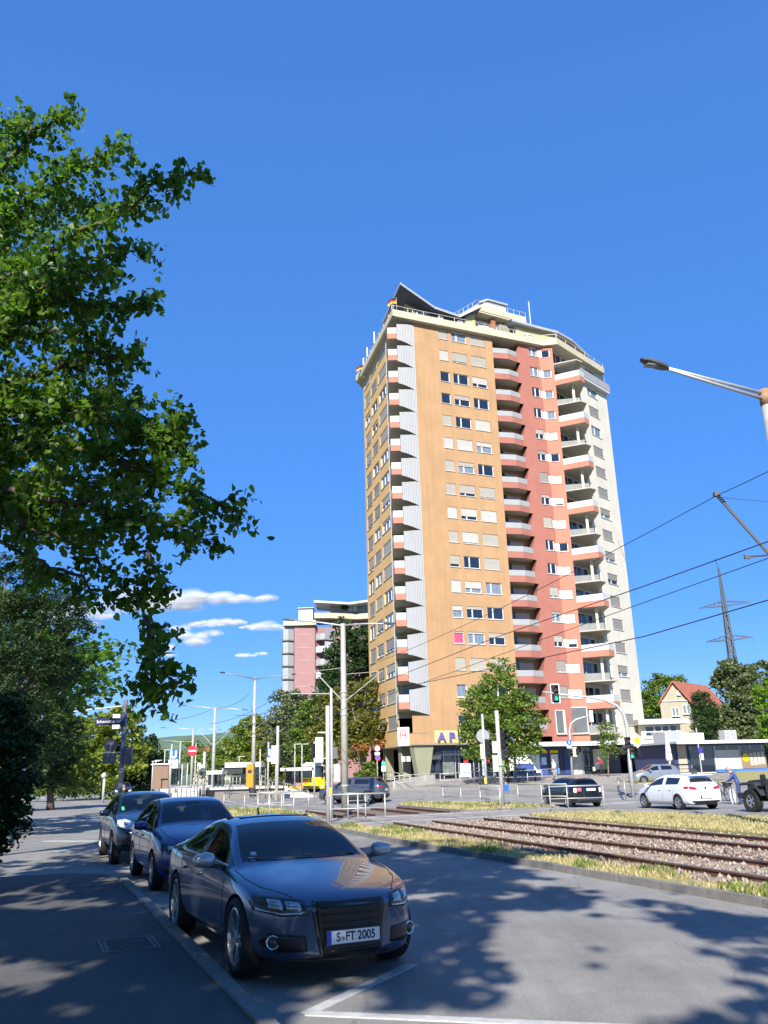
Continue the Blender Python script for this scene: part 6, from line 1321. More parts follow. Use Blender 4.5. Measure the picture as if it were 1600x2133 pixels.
# ------------------------------------------------------------------ gabled house, flat-roofed house, pavilion
M_TILE = mat('red_roof_tiles', (0.33, 0.105, 0.065), .85, var=.25, scale=2.5, bump=.4)
def house():
    b = base_at(1412, 108, 1.2); t = thing('gabled_house', 'pale gabled house with red tiled roof behind the pavilion', 'house', b)
    Y = 108; g = [at(px, py, Y) - b for px, py in ((1384, 1540), (1443, 1540), (1443, 1453), (1412, 1420), (1384, 1463))]
    wl, wr, apex = g[0].x, g[1].x, g[3]; ez = (g[2].z + g[4].z) / 2; cx = (wl + wr) / 2
    mb = MB(); D = 8; sk = 7.5
    fr = [(wl, 0, 0), (wr, 0, 0), (wr, 0, ez), (cx, 0, apex.z), (wl, 0, ez)]; mb.add(fr + [(x + sk, D, z) for x, y, z in fr], [(0, 1, 2, 3, 4), (1, 6, 7, 2), (5, 0, 4, 9)]); mb.build('wall', mat('house_render', (.33, .31, .24), .9, var=.08, scale=.8), t)  # wall colour lowered to carry the partial shade on the gable
    for sx, xe in ((-1, wl), (1, wr)):
        mb = MB(); o = .35; e = Vector((xe + sx * o, -.4, ez - .35)); p = Vector((cx, -.4, apex.z + .12)); q = Vector((sk + .0, D + .4, 0))
        a = [e, p, p + q, e + q]; th = Vector((0, 0, -.18)); mb.add(a + [v + th for v in a], [(0, 1, 2, 3) if sx < 0 else (3, 2, 1, 0), (7, 6, 5, 4), (0, 4, 5, 1), (1, 5, 6, 2), (2, 6, 7, 3), (3, 7, 4, 0)]); mb.build('roof', M_TILE, t)
    pl = Plane2((b.x, b.y - .16), (1, 0))
    for px, py, w_, h in ((1407, 1483, .9, 1.1), (1430, 1478, .95, 1.15), (1413, 1443, .4, .6)):
        q = at(px, py, Y) - b; f = window(t, pl, q.x - w_ / 2, q.x + w_ / 2, q.z + b.z - h / 2, q.z + b.z + h / 2, 0, (.5,), None, 1)
    mb = MB(); mb.box(((wl + wr) / 2, -.06, ez - .1), (wr - wl, .12, .12)); mb.build('string_course', M_SILL, t)
house()
def flat_house():
    Y = 96; b = base_at(1385, Y, 1.0); t = thing('flat_roofed_house', 'flat-roofed white house with a band of dark windows above the pavilion', 'house', b)
    x0, x1 = (at(1335, 1520, Y) - b).x, (at(1423, 1520, Y) - b).x; z = lambda py: (at(1380, py, Y) - b).z
    mb = MB(); mb.box(((x0 + x1) / 2, 4, z(1545) / 2), (x1 - x0, 8, z(1545))); mb.build('lower_wall', M_WHITEP, t)
    mb = MB(); mb.box(((x0 + x1) / 2, 4.2, (z(1545) + z(1506)) / 2), (x1 - x0 - .3, 7.6, z(1506) - z(1545))); mb.build('wall', M_CREAM, t)
    mb = MB(); mb.box(((x0 + x1) / 2 + .1, 3.9, z(1503)), (x1 - x0 + .9, 9, .55)); mb.build('roof', M_WHITEP, t)
    xs = [(at(px, 1525, Y) - b).x for px in (1346, 1366, 1382, 1398, 1414)]
    for a, c in zip(xs, xs[1:]):
        window(t, Plane2((b.x, b.y + .22), (1, 0)), a, c - .05, z(1533) + b.z, z(1511) + b.z, 0, (), .45, 0, None, False)
    mb = MB(); zb = z(1545)
    for k in range(12): mb.box((x0 + 1 + k * (x1 - x0) / 12, -.6, zb + .5), (.05, .05, 1.0))
    mb.bar((x0, -.6, zb + 1), (x1, -.6, zb + 1), .06, .06); mb.build('balcony_rail', M_GALV, t)
flat_house()
def pavilion():
    A_ = Vector((24.3, 74.4, 0)); B_ = Vector((33.4, 77.2, 0)); d = (B_ - A_).normalized(); L = (B_ - A_).length; z0 = .62
    t = thing('pavilion', 'long low shop pavilion with flat roof, posters and a blue sill band', 'pavilion', (A_.x, A_.y, z0), math.atan2(d.y, d.x))
    def bx(nm, m, x, y, z, sx, sy, sz): mb = MB(); mb.box((x, y, z), (sx, sy, sz)); return mb.build(nm, m, t)
    bx('plinth', mat('pavilion_plinth', (.40, .38, .33), .9, var=.1, scale=1), L / 2, 3, .3, L, 6, .6)
    bx('wall', M_NAVY, L / 2, 3.1, 1.75, L, 6, 2.4)
    bx('sill_band', mat('blue_sill', (.06, .16, .50), .4), L * .71, -.05, .66, L * .575, .3, .22)
    bx('roof', M_ZINC, L / 2 + .5, 2.6, 3.05, L + 2.4, 8.2, .16); bx('roof_fascia', MATS['fascia_white'], L / 2 + .5, -1.52, 3.05, L + 2.4, .06, .26)
    bx('clerestory', M_SHOPGLASS, L * .57, .07, 2.62, L * .83, .05, .34)
    for k in range(7): bx('clerestory_bar', M_GREYALU, L * (.18 + k * .13), .04, 2.62, .06, .06, .34)
    bx('shop_window', mat('frosted_window', (.44, .46, .48), .35, var=.1, scale=1), L * .565, .06, 1.6, L * .27, .08, 1.62); bx('window_frame', M_WHITEST, L * .425, .0, 1.7, .09, .1, 2.0); bx('window_frame', M_WHITEST, L * .705, .0, 1.7, .09, .1, 2.0)
    bx('poster_wall', mat('brown_poster', (.24, .17, .11), .6, var=.3, scale=4, stretch=(.5, 1, 6)), L * .85, .06, 1.45, L * .28, .06, 1.3); bx('dark_window', M_SHOPGLASS, L * .85, .055, 2.3, L * .28, .05, .8)
    mb = MB(); mb.disc((L * .765, .015, 1.72), .36, (0, -1, 0), 20); mb.build('yellow_disc', M_YEL_S, t)
    for k in range(4): bx('poster', mat('poster_cream', (.62, .58, .50), .6, var=.6, scale=6, col2=(.25, .22, .2)), L * (.825 + k * .043), .01, 1.55 + .03 * k, .34, .02, 1.05)
    bx('entrance', M_SHOPGLASS, L * .29, .05, 1.65, L * .25, .06, 2.3); bx('pale_panel', mat('pale_brick', (.45, .36, .28), .8, var=.25, scale=6), L * .085, .04, 1.75, L * .09, .08, 2.2)
    bx('skylight', MATS['fascia_white'], L * .36, 2.5, 3.55, 2.2, 1.6, .8); bx('skylight', M_ZINC, L * .16, 2.8, 3.6, 1.8, 1.8, .9)
    ac = thing('air_conditioner', 'white air conditioning unit on the pavilion roof', 'air conditioner', t.matrix_basis @ Vector((L * .685, 1.0, 3.13)), math.atan2(d.y, d.x))
    mb = MB(); mb.box((0, 0, .5), (1.25, .8, .95)); mb.build('casing', M_WHITEST, ac)
    for x in (-.3, .3): mb = MB(); mb.box((x, -.41, .5), (.42, .02, .7)); mb.build('grille', M_GALV, ac)
    for x in (-.5, .5): mb = MB(); mb.box((x, 0, .02), (.08, .8, .06)); mb.build('foot', M_GALV, ac)
pavilion()
# closed parasol with seating in front of the pavilion
b = gpt(1399, 1620, .1); t = thing('parasol', 'closed white parasol standing before the pavilion entrance', 'parasol', b); hz = htop(1390, 1530, b)
mb = MB(); mb.lathe([(.02, hz), (.10, hz * .93), (.20, hz * .7), (.27, hz * .45), (.24, hz * .40), (.12, hz * .38), (.05, hz * .30)], 12); mb.build('canopy', mat('parasol_cloth', (.66, .65, .58), .9, var=.12, scale=4), t); mb = MB(); mb.tube([(0, 0, 0), (0, 0, hz)], .035, 8); mb.build('pole', M_WHITEST, t); mb = MB(); mb.lathe([(0, .08), (.3, .08), (.3, 0)], 14); mb.build('foot', M_CONC, t)
lettering('tazza', .22, (0, -.275, hz * .6), (0, -1, 0), M_BLACKPL, t, .003)
small('outdoor_table', 'dark outdoor tables under a flat screen before the pavilion', 'table', gpt(1425, 1621, .1), [('tabletop', M_BLACKPL, (0, 0, .72), (2.6, .8, .05)), ('leg', M_GALV, (-1.1, 0, .36), (.05, .6, .72)), ('leg', M_GALV, (1.1, 0, .36), (.05, .6, .72)), ('screen', M_BLACKPL, (0, .5, 1.05), (3.0, .04, .12)), ('screen_post', M_GALV, (-1.4, .5, .52), (.05, .05, 1.05)), ('screen_post', M_GALV, (1.4, .5, .52), (.05, .05, 1.05))], .4)

# ------------------------------------------------------------------ lattice pylon far behind
def pylon():
    Y = 250; b = base_at(1566, Y, 0); t = thing('power_pylon', 'grey lattice power pylon rising behind the trees at the right', 'pylon', b); m = mat('pylon_steel', (.10, .125, .16), .6, metal=.2)
    Ht = (at(1517, 1182, Y) - b).z; lean = 0
    def wv(z): return lerp(3.6, .12, (z / Ht)) if z > Ht * .45 else lerp(6.2, 2.04, z / (Ht * .45))
    mb = MB(); n = 16; zs = [Ht * (1 - (1 - k / n) ** 1.15) for k in range(n + 1)]
    for k in range(n):
        a, c = zs[k], zs[k + 1]; wa, wc = wv(a) / 2, wv(c) / 2; ca = [(-wa, -wa, a), (wa, -wa, a), (wa, wa, a), (-wa, wa, a)]; cc = [(-wc, -wc, c), (wc, -wc, c), (wc, wc, c), (-wc, wc, c)]
        for i in range(4):
            j = (i + 1) % 4; mb.bar(ca[i], cc[i], .36, .36); mb.bar(ca[i], cc[j], .18, .18); mb.bar(ca[j], cc[i], .18, .18); mb.bar(cc[i], cc[j], .17, .17)
    mb.build('lattice', m, t)
    for zf, ln in ((.80, 7.5), (.625, 6.6)):
        mb = MB(); z = Ht * zf; w_ = wv(z) / 2; dr = Vector((.82, -.57, 0))
        for sg in (-1, 1):
            tip = dr * (sg * ln) + Vector((0, 0, z + .3))
            for y in (-w_, w_):
                s_ = Vector((sg * w_, y, z)); mb.bar(s_, tip, .28, .28); mb.bar(s_ + Vector((0, 0, 1.5)), tip, .24, .24)
                for k in range(1, 5): q = lerp(s_, tip, k / 5); mb.bar(q, lerp(s_ + Vector((0, 0, 1.5)), tip, (k - .5) / 5), .08, .08)
            mb.bar(tip, tip - Vector((0, 0, 2.0)), .10, .10)
        mb.build('crossarm', m, t)
pylon()

# ------------------------------------------------------------------ tram stop
def tram_stop():
    M_PLAT = mat('platform_concrete', (.50, .48, .44), .85, var=.1, scale=1); M_TAC = mat('platform_wall', (.16, .15, .14), .9)
    a = base_at(442, 80, 0); t = thing('tram_platform', 'raised tram platform slab with a ramp at its near end', 'platform', a)
    e = [at(440, 1658, 80) - a, at(543, 1650, 80) - a]
    mb = MB(); mb.prism([(0.2, .4), (6.6, -.5), (-6, 36), (-13, 36)], 0, .82); mb.build('platform_wall', M_TAC, t)
    mb = MB(); mb.prism([(-.2, .2), (6.9, -.8), (-5.7, 36.3), (-13.4, 36.3)], .83, 1.02); mb.build('platform_slab', M_PLAT, t)
    mb = MB(); mb.add([(6.6, -.6, 1.0), (5.0, 4.0, 1.0), (9.6, 1.4, 0), (10.2, -3.6, 0), (6.6, -.6, -.02), (10.2, -3.6, -.02)], [(0, 3, 2, 1), (0, 4, 5, 3)]); mb.build('ramp', M_PLAT, t)
    a2 = base_at(332, 86, 0); t2 = thing('tram_platform', 'second tram platform with steps behind the first parked cars', 'platform', a2); mb = MB(); mb.prism([(0, 0), (4.2, -1.2), (-7, 40), (-12, 40)], 0, .98); mb.build('platform_slab', M_PLAT, t2); mb = MB(); mb.prism([(1.5, -1.6), (4.4, -2.2), (4.4, -1.2), (1.2, -.4)], 0, .6); mb.build('step', M_PLAT, t2)
    M_SHRF = mat('shelter_roof_white', (.72, .73, .72), .5)
    def shelter(label, px0, px1, py_top, Y, roof_h=.45, glass=True):
        b = base_at((px0 + px1) / 2, Y, .98); s = thing('tram_shelter', label, 'shelter', b, 0, 'tram stop shelters'); x0, x1 = (at(px0, py_top, Y) - b).x, (at(px1, py_top, Y) - b).x; zt = (at(px0, py_top, Y) - b).z
        mb = MB(); mb.box(((x0 + x1) / 2, 1.0, zt - roof_h / 2), (x1 - x0, 2.6, roof_h)); mb.build('roof', M_SHRF, s)
        for x in (x0 + .3, (x0 + x1) / 2, x1 - .3): mb = MB(); mb.box((x, 1.6, zt / 2), (.12, .12, zt)); mb.build('post', M_WHITEST, s)
        if glass: mb = MB(); mb.box(((x0 + x1) / 2, 2.0, zt / 2), (x1 - x0 - .4, .05, zt * .8)); mb.build('glass_wall', glass_mat('shelter_glass', (.05, .07, .08), .55), s)
        mb = MB(); mb.box(((x0 + x1) / 2, 1.5, .45), (x1 - x0 - .8, .4, .06)); mb.build('seat', M_BLACKPL, s)
        return s, x0, x1, zt
    s, x0, x1, zt = shelter('white-roofed tram shelter with dark glass and an orange machine', 470, 545, 1589, 84)
    lettering('Schozacher Straße', .27, ((x0 + x1) / 2 - .2, -.31, zt - .22), (0, -1, 0), M_BLUE_S, s, .003)
    mb = MB(); mb.box((x0 + .6, -.1, zt - .75), (2.2, .1, .55)); mb.build('display', M_BLACKPL, s)
    shelter('white tram shelter at the left end of the stop', 320, 372, 1592, 90); shelter('small white-framed cabin beside the platform mast', 432, 464, 1606, 80, .3)
    shelter('white ramp canopy left of the yellow bus', 585, 650, 1600, 92, .3)
    small('ticket_machine', 'bright orange ticket machine at the end of the shelter', 'ticket machine', base_at(521, 79, .98), [('casing', mat('orange_casing', (.75, .22, .01), .4), (0, 0, 1.0), (.62, .6, 2.0)), ('screen', M_BLACKPL, (0, -.31, 1.35), (.36, .02, .3))])
    # wooden clad box at the left platform
    b = base_at(336, 87, .98); small('clad_cabin', 'brown slatted cabin under the left shelter', 'cabin', b, [('wall', mat('brown_slats', (.20, .13, .09), .8, var=.3, scale=3, stretch=(8, 8, .3)), (0, 0, 1.15), (1.6, 1.2, 2.3)), ('roof', M_SHRF, (0, 0, 2.35), (1.9, 1.5, .12))])
    # slim posts of the stop
    rr = random.Random(4); k = 0
    spec = [(316, 1586, 84), (322, 1584, 88), (340, 1562, 92), (352, 1566, 82), (378, 1592, 78), (389, 1590, 76), (412, 1595, 78), (424, 1566, 80), (405, 1592, 82), (463, 1600, 82), (480, 1600, 86), (497, 1576, 90), (541, 1560, 76), (553, 1600, 78), (614, 1550, 85), (629, 1550, 82)]
    labs = ['leftmost slim lamp post of the tram stop', 'second slim lamp post from the left at the tram stop', 'slim lamp post left of the left U sign', 'slim post directly under the left U sign', 'slim white post right of the left U sign', 'white post left of the no-entry sign', 'slim post right of the no-entry sign', 'thick white post with signal boxes beside the platform mast', 'short white post behind the no-entry sign', 'slim post at the left end of the main shelter', 'slim post with speaker in the middle of the platform', 'slim lamp post behind the main shelter', 'slim post just right of the mast by the U sign', 'white timetable post beside the ramp', 'slim lamp post left of the yellow bus', 'slim white lamp post touching the yellow bus']
    for (px, py, Y), lb in zip(spec, labs):
        b = base_at(px, Y, 0 if Y < 80 else .5); s = pole_to('slim_post', lb, 'post', b, htop(px, py, b), .055 if 'thick' not in lb else .13, M_WHITEST, 'slim posts of the tram stop')
        if 'lamp' in lb: mb = MB(); mb.box((.25, 0, htop(px, py, b)), (.75, .12, .07)); mb.build('lamp_head', M_WHITEST, s)
        if 'boxes' in lb: mb = MB(); mb.box((-.45, 0, htop(px, 1598, b)), (.3, .3, .8)); mb.box((-.05, -.16, htop(px, 1600, b)), (.35, .12, .6)); mb.build('signal_back', M_CREAMBOX, s)
    for px0, px1, Y, lb in ((470, 500, 79, 'thin white railing on the platform edge'), (545, 575, 80, 'railing of the platform ramp left section'), (585, 640, 90, 'sloping railing of the right-hand ramp'), (398, 428, 77, 'low white railing at the foot of the platform mast'), (355, 372, 84, 'step railing of the left platform')):
        z = .98 if Y in (79, 80) else .3; P_ = [base_at(lerp(px0, px1, i / 4), Y + i * .4, z - (.2 * i if 'ramp' in lb else 0)) for i in range(5)]; railing(lb, P_, [1.0] * 5, r=.035, group='railings of the tram stop')
tram_stop()
def bus():
    b = base_at(652, 97, 0); t = thing('city_bus', 'yellow and white city bus standing by the tram stop', 'bus', b, R(4))
    M_BY = mat('bus_yellow', (.86, .56, .0), .3, coat=.6); M_BW = mat('bus_white', (.75, .75, .73), .35)
    def rbox(nm, m, c, s, bev=.12):
        bm = bmesh.new(); bmesh.ops.create_cube(bm, size=1); bmesh.ops.scale(bm, vec=s, verts=bm.verts); bmesh.ops.bevel(bm, geom=bm.edges[:], offset=bev, segments=3, affect='EDGES'); bmesh.ops.translate(bm, vec=c, verts=bm.verts); me = bpy.data.meshes.new(nm); bm.to_mesh(me); bm.free(); me.materials.append(m); return link(nm, me, t)
    rbox('lower_body', M_BY, (0, 6, 1.05), (2.55, 12, 1.45)); rbox('upper_body', M_BW, (0, 6.05, 2.35), (2.5, 11.9, 1.5))
    for x in (-.62, .62): rbox('windscreen', M_PANE, (x, .06, 2.25), (1.08, .12, 1.2), .04)
    rbox('roof_pod', M_BW, (0, 5, 3.15), (2.0, 6, .25), .08); rbox('bumper', M_BLACKPL, (0, .12, .38), (2.5, .3, .25), .05)
    for x in (-1.0, 1.0): rbox('headlight', mat('headlight_glass', (.6, .6, .58), .1), (x, .0, .72), (.3, .08, .18), .03)
    mb = MB(); mb.disc((-.85, -.012, 1.25), .3, (0, -1, 0), 20); mb.build('round_emblem', mat('emblem_orange', (.72, .25, .01), .4), t); lettering('ü', .4, (-.85, -.02, 1.25), (0, -1, 0), M_BY, t, .002)
    for y in (2.6, 8.6):
        for x in (-1.12, 1.12): mb = MB(); mb.lathe([(.2, -.14), (.48, -.14), (.5, 0), (.48, .14), (.2, .14)], 18, Matrix.Translation((x, y, .5)) @ Matrix.Rotation(R(90), 4, 'Y')); mb.build('wheel', M_BLACKPL, t, smooth=True)
    for x in (-1.28, 1.28):
        for k in range(5): rbox('side_window', M_PANE, (x, 1.6 + k * 2.2, 2.25), (.06, 2.0, .95), .02)
bus()
# construction barriers by the bus
for k, (px, lb) in enumerate(((600, 'left yellow-orange site barrier beside the bus'), (622, 'right yellow-orange site barrier beside the bus'))):
    small('site_barrier', lb, 'barrier', base_at(px, 93, .05), [('board', mat('barrier_orange', (.78, .32, .02), .5, var=.3, scale=3), (0, 0, .62), (1.0, .06, .34)), ('leg', M_BLACKPL, (-.5, 0, .25), (.08, .4, .5)), ('leg', M_BLACKPL, (.5, 0, .25), (.08, .4, .5))], 0, 'site barriers')
# houses on the far slope
for px, py, Y, lb in ((420, 1560, 260, 'dark red roofed house behind the tram stop'), (475, 1545, 420, 'small pale house with red roof on the lower hillside')):
    b = at(px, py + 14, Y); t = thing('distant_house', lb, 'house', b); s_ = Y / 1740; mb = MB(); w_ = 30 * s_; mb.box((0, 4, -8 + 6 * s_), (w_, 8, 16)); mb.build('wall', MATS['house_render'], t); mb = MB(); z = 6 * s_; mb.add([(-w_ / 2 - .4, -.5, z), (w_ / 2 + .4, -.5, z), (w_ / 2 + .4, 8.5, z), (-w_ / 2 - .4, 8.5, z), (-w_ / 2, 4, z + 12 * s_), (w_ / 2, 4, z + 12 * s_)], [(0, 1, 5, 4), (1, 2, 5), (2, 3, 4, 5), (3, 0, 4), (3, 2, 1, 0)]); mb.build('roof', M_TILE, t)

# ------------------------------------------------------------------ clouds: soft puffs far away, lit by the sun
def cloud_mat():
    m = bpy.data.materials.new('cloud'); m.use_nodes = True; nt = m.node_tree; nt.nodes.clear()
    d = _n(nt, 'ShaderNodeBsdfDiffuse'); d.inputs[0].default_value = (.78, .79, .82, 1); tl_ = _n(nt, 'ShaderNodeBsdfTranslucent'); tl_.inputs[0].default_value = (.6, .61, .64, 1)
    a = _n(nt, 'ShaderNodeMixShader'); a.inputs[0].default_value = .35; nt.links.new(d.outputs[0], a.inputs[1]); nt.links.new(tl_.outputs[0], a.inputs[2])
    lw = _n(nt, 'ShaderNodeLayerWeight'); lw.inputs[0].default_value = .5; tc = _n(nt, 'ShaderNodeTexCoord'); nz = _n(nt, 'ShaderNodeTexNoise'); nz.inputs['Scale'].default_value = .011; nz.inputs['Detail'].default_value = 6; nt.links.new(tc.outputs['Object'], nz.inputs['Vector'])
    inv = _n(nt, 'ShaderNodeMath', operation='SUBTRACT'); inv.inputs[0].default_value = 1.0; nt.links.new(lw.outputs['Facing'], inv.inputs[1])
    mu = _n(nt, 'ShaderNodeMath', operation='MULTIPLY'); mu.inputs[1].default_value = 1.0; nt.links.new(inv.outputs[0], mu.inputs[0])
    ad = _n(nt, 'ShaderNodeMath', operation='MULTIPLY'); nt.links.new(mu.outputs[0], ad.inputs[0]); nt.links.new(nz.outputs['Fac'], ad.inputs[1])
    r = _n(nt, 'ShaderNodeMapRange', interpolation_type='SMOOTHSTEP'); r.inputs['From Min'].default_value = .08; r.inputs['From Max'].default_value = .80; r.inputs['To Max'].default_value = .30; nt.links.new(ad.outputs[0], r.inputs['Value'])
    tr = _n(nt, 'ShaderNodeBsdfTransparent'); mx = _n(nt, 'ShaderNodeMixShader'); nt.links.new(r.outputs[0], mx.inputs[0]); nt.links.new(tr.outputs[0], mx.inputs[1]); nt.links.new(a.outputs[0], mx.inputs[2]); o = _n(nt, 'ShaderNodeOutputMaterial'); nt.links.new(mx.outputs[0], o.inputs[0]); return m
M_CLOUD = cloud_mat()
rc = random.Random(17)
def cloud(label, puffs, Y=3200):
    mb = MB(); c0 = at(puffs[0][0], puffs[0][1], Y)
    sub = []
    for px, py, rx, rz in puffs:
        for q in range(max(5, int(rx / rz * 4))):
            a = rc.uniform(-1, 1); s_ = rz * rc.uniform(.45, .95) * (1.1 - .5 * a * a); sub.append((px + a * rx * .85, py + rc.uniform(-.45, .25) * rz * (1 - a * a), s_ * rc.uniform(1.4, 2.4), s_))
    for px, py, rx, rz in sub:
        c = at(px, py, Y + random.uniform(-60, 60)) - c0; k = Y / 1700; n, h = 14, 8; vs = []
        for j in range(h + 1):
            th = math.pi * j / h
            for i in range(n):
                ph = 2 * math.pi * i / n; v = Vector((math.sin(th) * math.cos(ph), math.sin(th) * math.sin(ph), math.cos(th))); s_ = 1 + .22 * mnoise.noise(v * 1.7 + Vector((px, py, 0)) * .05); z = v.z * (1 if v.z > 0 else .7)
                vs.append(c + Vector((v.x * rx * k * s_, v.y * rx * .6 * k, z * rz * k * s_)))
        mb.add(vs, [(j * n + i, (j + 1) * n + i, (j + 1) * n + (i + 1) % n, j * n + (i + 1) % n) for j in range(h) for i in range(n)])
    o = mb.build('cloud', M_CLOUD, None, smooth=True); o.location = c0; tag(o, label, 'cloud', 'small clouds low in the sky')
cloud('largest long white cloud behind the linden tips', [(400, 1252, 110, 20), (330, 1255, 90, 32), (470, 1248, 90, 15), (530, 1248, 55, 13), (280, 1250, 70, 34), (250, 1270, 80, 24), (350, 1268, 80, 20)])
cloud('white cloud glowing behind the left branches', [(140, 1278, 70, 20), (100, 1285, 50, 18), (190, 1285, 50, 14), (150, 1300, 70, 12)])
cloud('small cloud patch below the long cloud', [(420, 1338, 42, 13), (395, 1325, 40, 15), (440, 1322, 30, 12), (380, 1310, 26, 12)])
cloud('flat cloud just above the small patch', [(450, 1298, 55, 11), (490, 1297, 28, 9), (430, 1302, 40, 10)])
cloud('small pale cloud left of the second tower', [(545, 1305, 36, 13), (580, 1308, 30, 11), (520, 1308, 22, 7)])
cloud('thin lowest wisp of cloud over the hill', [(510, 1366, 28, 6), (545, 1362, 14, 5)])
cloud('little cloud beside the hanging branch', [(330, 1350, 28, 14), (345, 1365, 22, 8)])
# ------------------------------------------------------------------ cars
M_TYRE = mat('tyre_rubber', (0.012, 0.012, 0.013), .8); M_RIM = mat('alloy_rim', (0.50, 0.51, 0.53), .28, metal=.85); M_RIMD = mat('dark_alloy', (.10, .10, .11), .35, metal=.7); M_CHROME = mat('chrome', (.70, .71, .73), .12, metal=1.0)
M_CARGLASS = glass_mat('car_glass', (.006, .008, .010), .78); M_CARDARK = glass_mat('tinted_car_glass', (.008, .010, .012), .12); M_SEAM = mat('panel_gap', (.004, .004, .005), .6); M_INT = mat('car_interior', (.03, .03, .034), .8)
M_HEADL = mat('headlamp_reflector', (.42, .44, .46), .12, metal=.7); M_HEADB = mat('headlamp_bezel', (.035, .037, .042), .2); M_TAIL = mat('tail_lamp_red', (.42, .012, .02), .15, coat=1.0); M_PLATE = mat('number_plate_white', (.78, .78, .76), .45); M_GRILLE = mat('black_grille', (.008, .008, .009), .35)
def paint(name, c, metal=.55, rough=.32): return mat(name, c, rough, metal=metal, coat=1.0)
def section(st):
    x, zl, w, zb, gt, zr, zt = st
    hood = (zr - zb) < .14
    P = [(0, zl), (w * .78, zl), (w * .955, zl + .07), (w * .995, lerp(zl, zb, .42)), (w * .985, lerp(zl, zb, .80)), (w * .955, zb - .01)]
    P += [(w * .925, lerp(zb, zr, .4))] if hood else [(w * .905, zb + .03)]
    P += [(gt, zr - .012)] if hood else [(gt + .025, zr - .035)]
    P += [(gt * .93, zr)] if hood else [(gt - .035, zr)]
    P += [(gt * .70, lerp(zr, zt, .55)), (gt * .36, lerp(zr, zt, .9)), (0, zt)]
    return x, P
def loft(stations, glass_ws, glass_side, glass_rear, bulge_f=.20, bulge_r=.10):
    """closed body shell; returns bmesh with material indices 0 paint, 1 screens, 2 side glass, 3 black"""
    bm = bmesh.new(); rows = []
    xf, xr = stations[0][0], stations[-1][0]; hw = max(s[2] for s in stations)
    for st in stations:
        x, P = section(st); ring = [(y, z) for y, z in P] + [(-y, z) for y, z in P[10:0:-1]]; row = []
        for y, z in ring:
            ff = sstep((x - xf + 1.0) / 1.0); fr = sstep((xr + .7 - x) / .7); k = (abs(y) / hw) ** 2
            row.append(bm.verts.new((x - bulge_f * k * ff + bulge_r * k * fr, y, z)))
        rows.append(row)
    n = len(rows[0])
    for i in range(len(rows) - 1):
        x0, x1 = stations[i][0], stations[i + 1][0]; xm = (x0 + x1) / 2
        for k in range(n):
            f = bm.faces.new((rows[i][k], rows[i][(k + 1) % n], rows[i + 1][(k + 1) % n], rows[i + 1][k])); kk = k if k < 11 else 21 - k; f.smooth = True
            if kk == 0: f.material_index = 3
            if kk in (8, 9, 10):
                if any(a >= xm >= b for a, b in glass_ws): f.material_index = 1
                if any(a >= xm >= b for a, b in glass_rear): f.material_index = 1
            if kk == 6 and any(a >= xm >= b for a, b in glass_side): f.material_index = 2
    for row, flip in ((rows[0], False), (rows[-1], True)):
        h = row[:12]; m = [row[0]] + [row[22 - j] for j in range(1, 11)] + [row[11]]
        fs = []
        cols = 5
        grid = [[h[j]] for j in range(12)]
        prev = h
        fcs = [(h[0], h[1], m[1])]
        # middle columns so that the nose can bulge
        mids = []
        for j in range(1, 11):
            a, b = h[j].co, m[j].co; r_ = [h[j]]
            for c in range(1, 4):
                t = c / 4; y = lerp(a.y, b.y, t); k = 1 - (y / hw) ** 2 - (1 - (a.y / hw) ** 2); r_.append(bm.verts.new((a.x + (bulge_f if not flip else -bulge_r) * k * (1 if not flip else 1) * .9, y, a.z)))
            r_.append(m[j]); mids.append(r_)
        for j in range(9):
            for c in range(4): fs.append((mids[j][c], mids[j][c + 1], mids[j + 1][c + 1], mids[j + 1][c]))
        fs.append((h[0], mids[0][0], mids[0][1], mids[0][2])); fs.append((h[0], mids[0][2], mids[0][3], mids[0][4]))
        fs.append((row[11], mids[9][2], mids[9][1], mids[9][0])); fs.append((row[11], mids[9][4], mids[9][3], mids[9][2]))
        for f in fs: q = bm.faces.new(f if not flip else f[::-1]); q.smooth = True
    bmesh.ops.recalc_face_normals(bm, faces=bm.faces[:])
    return bm
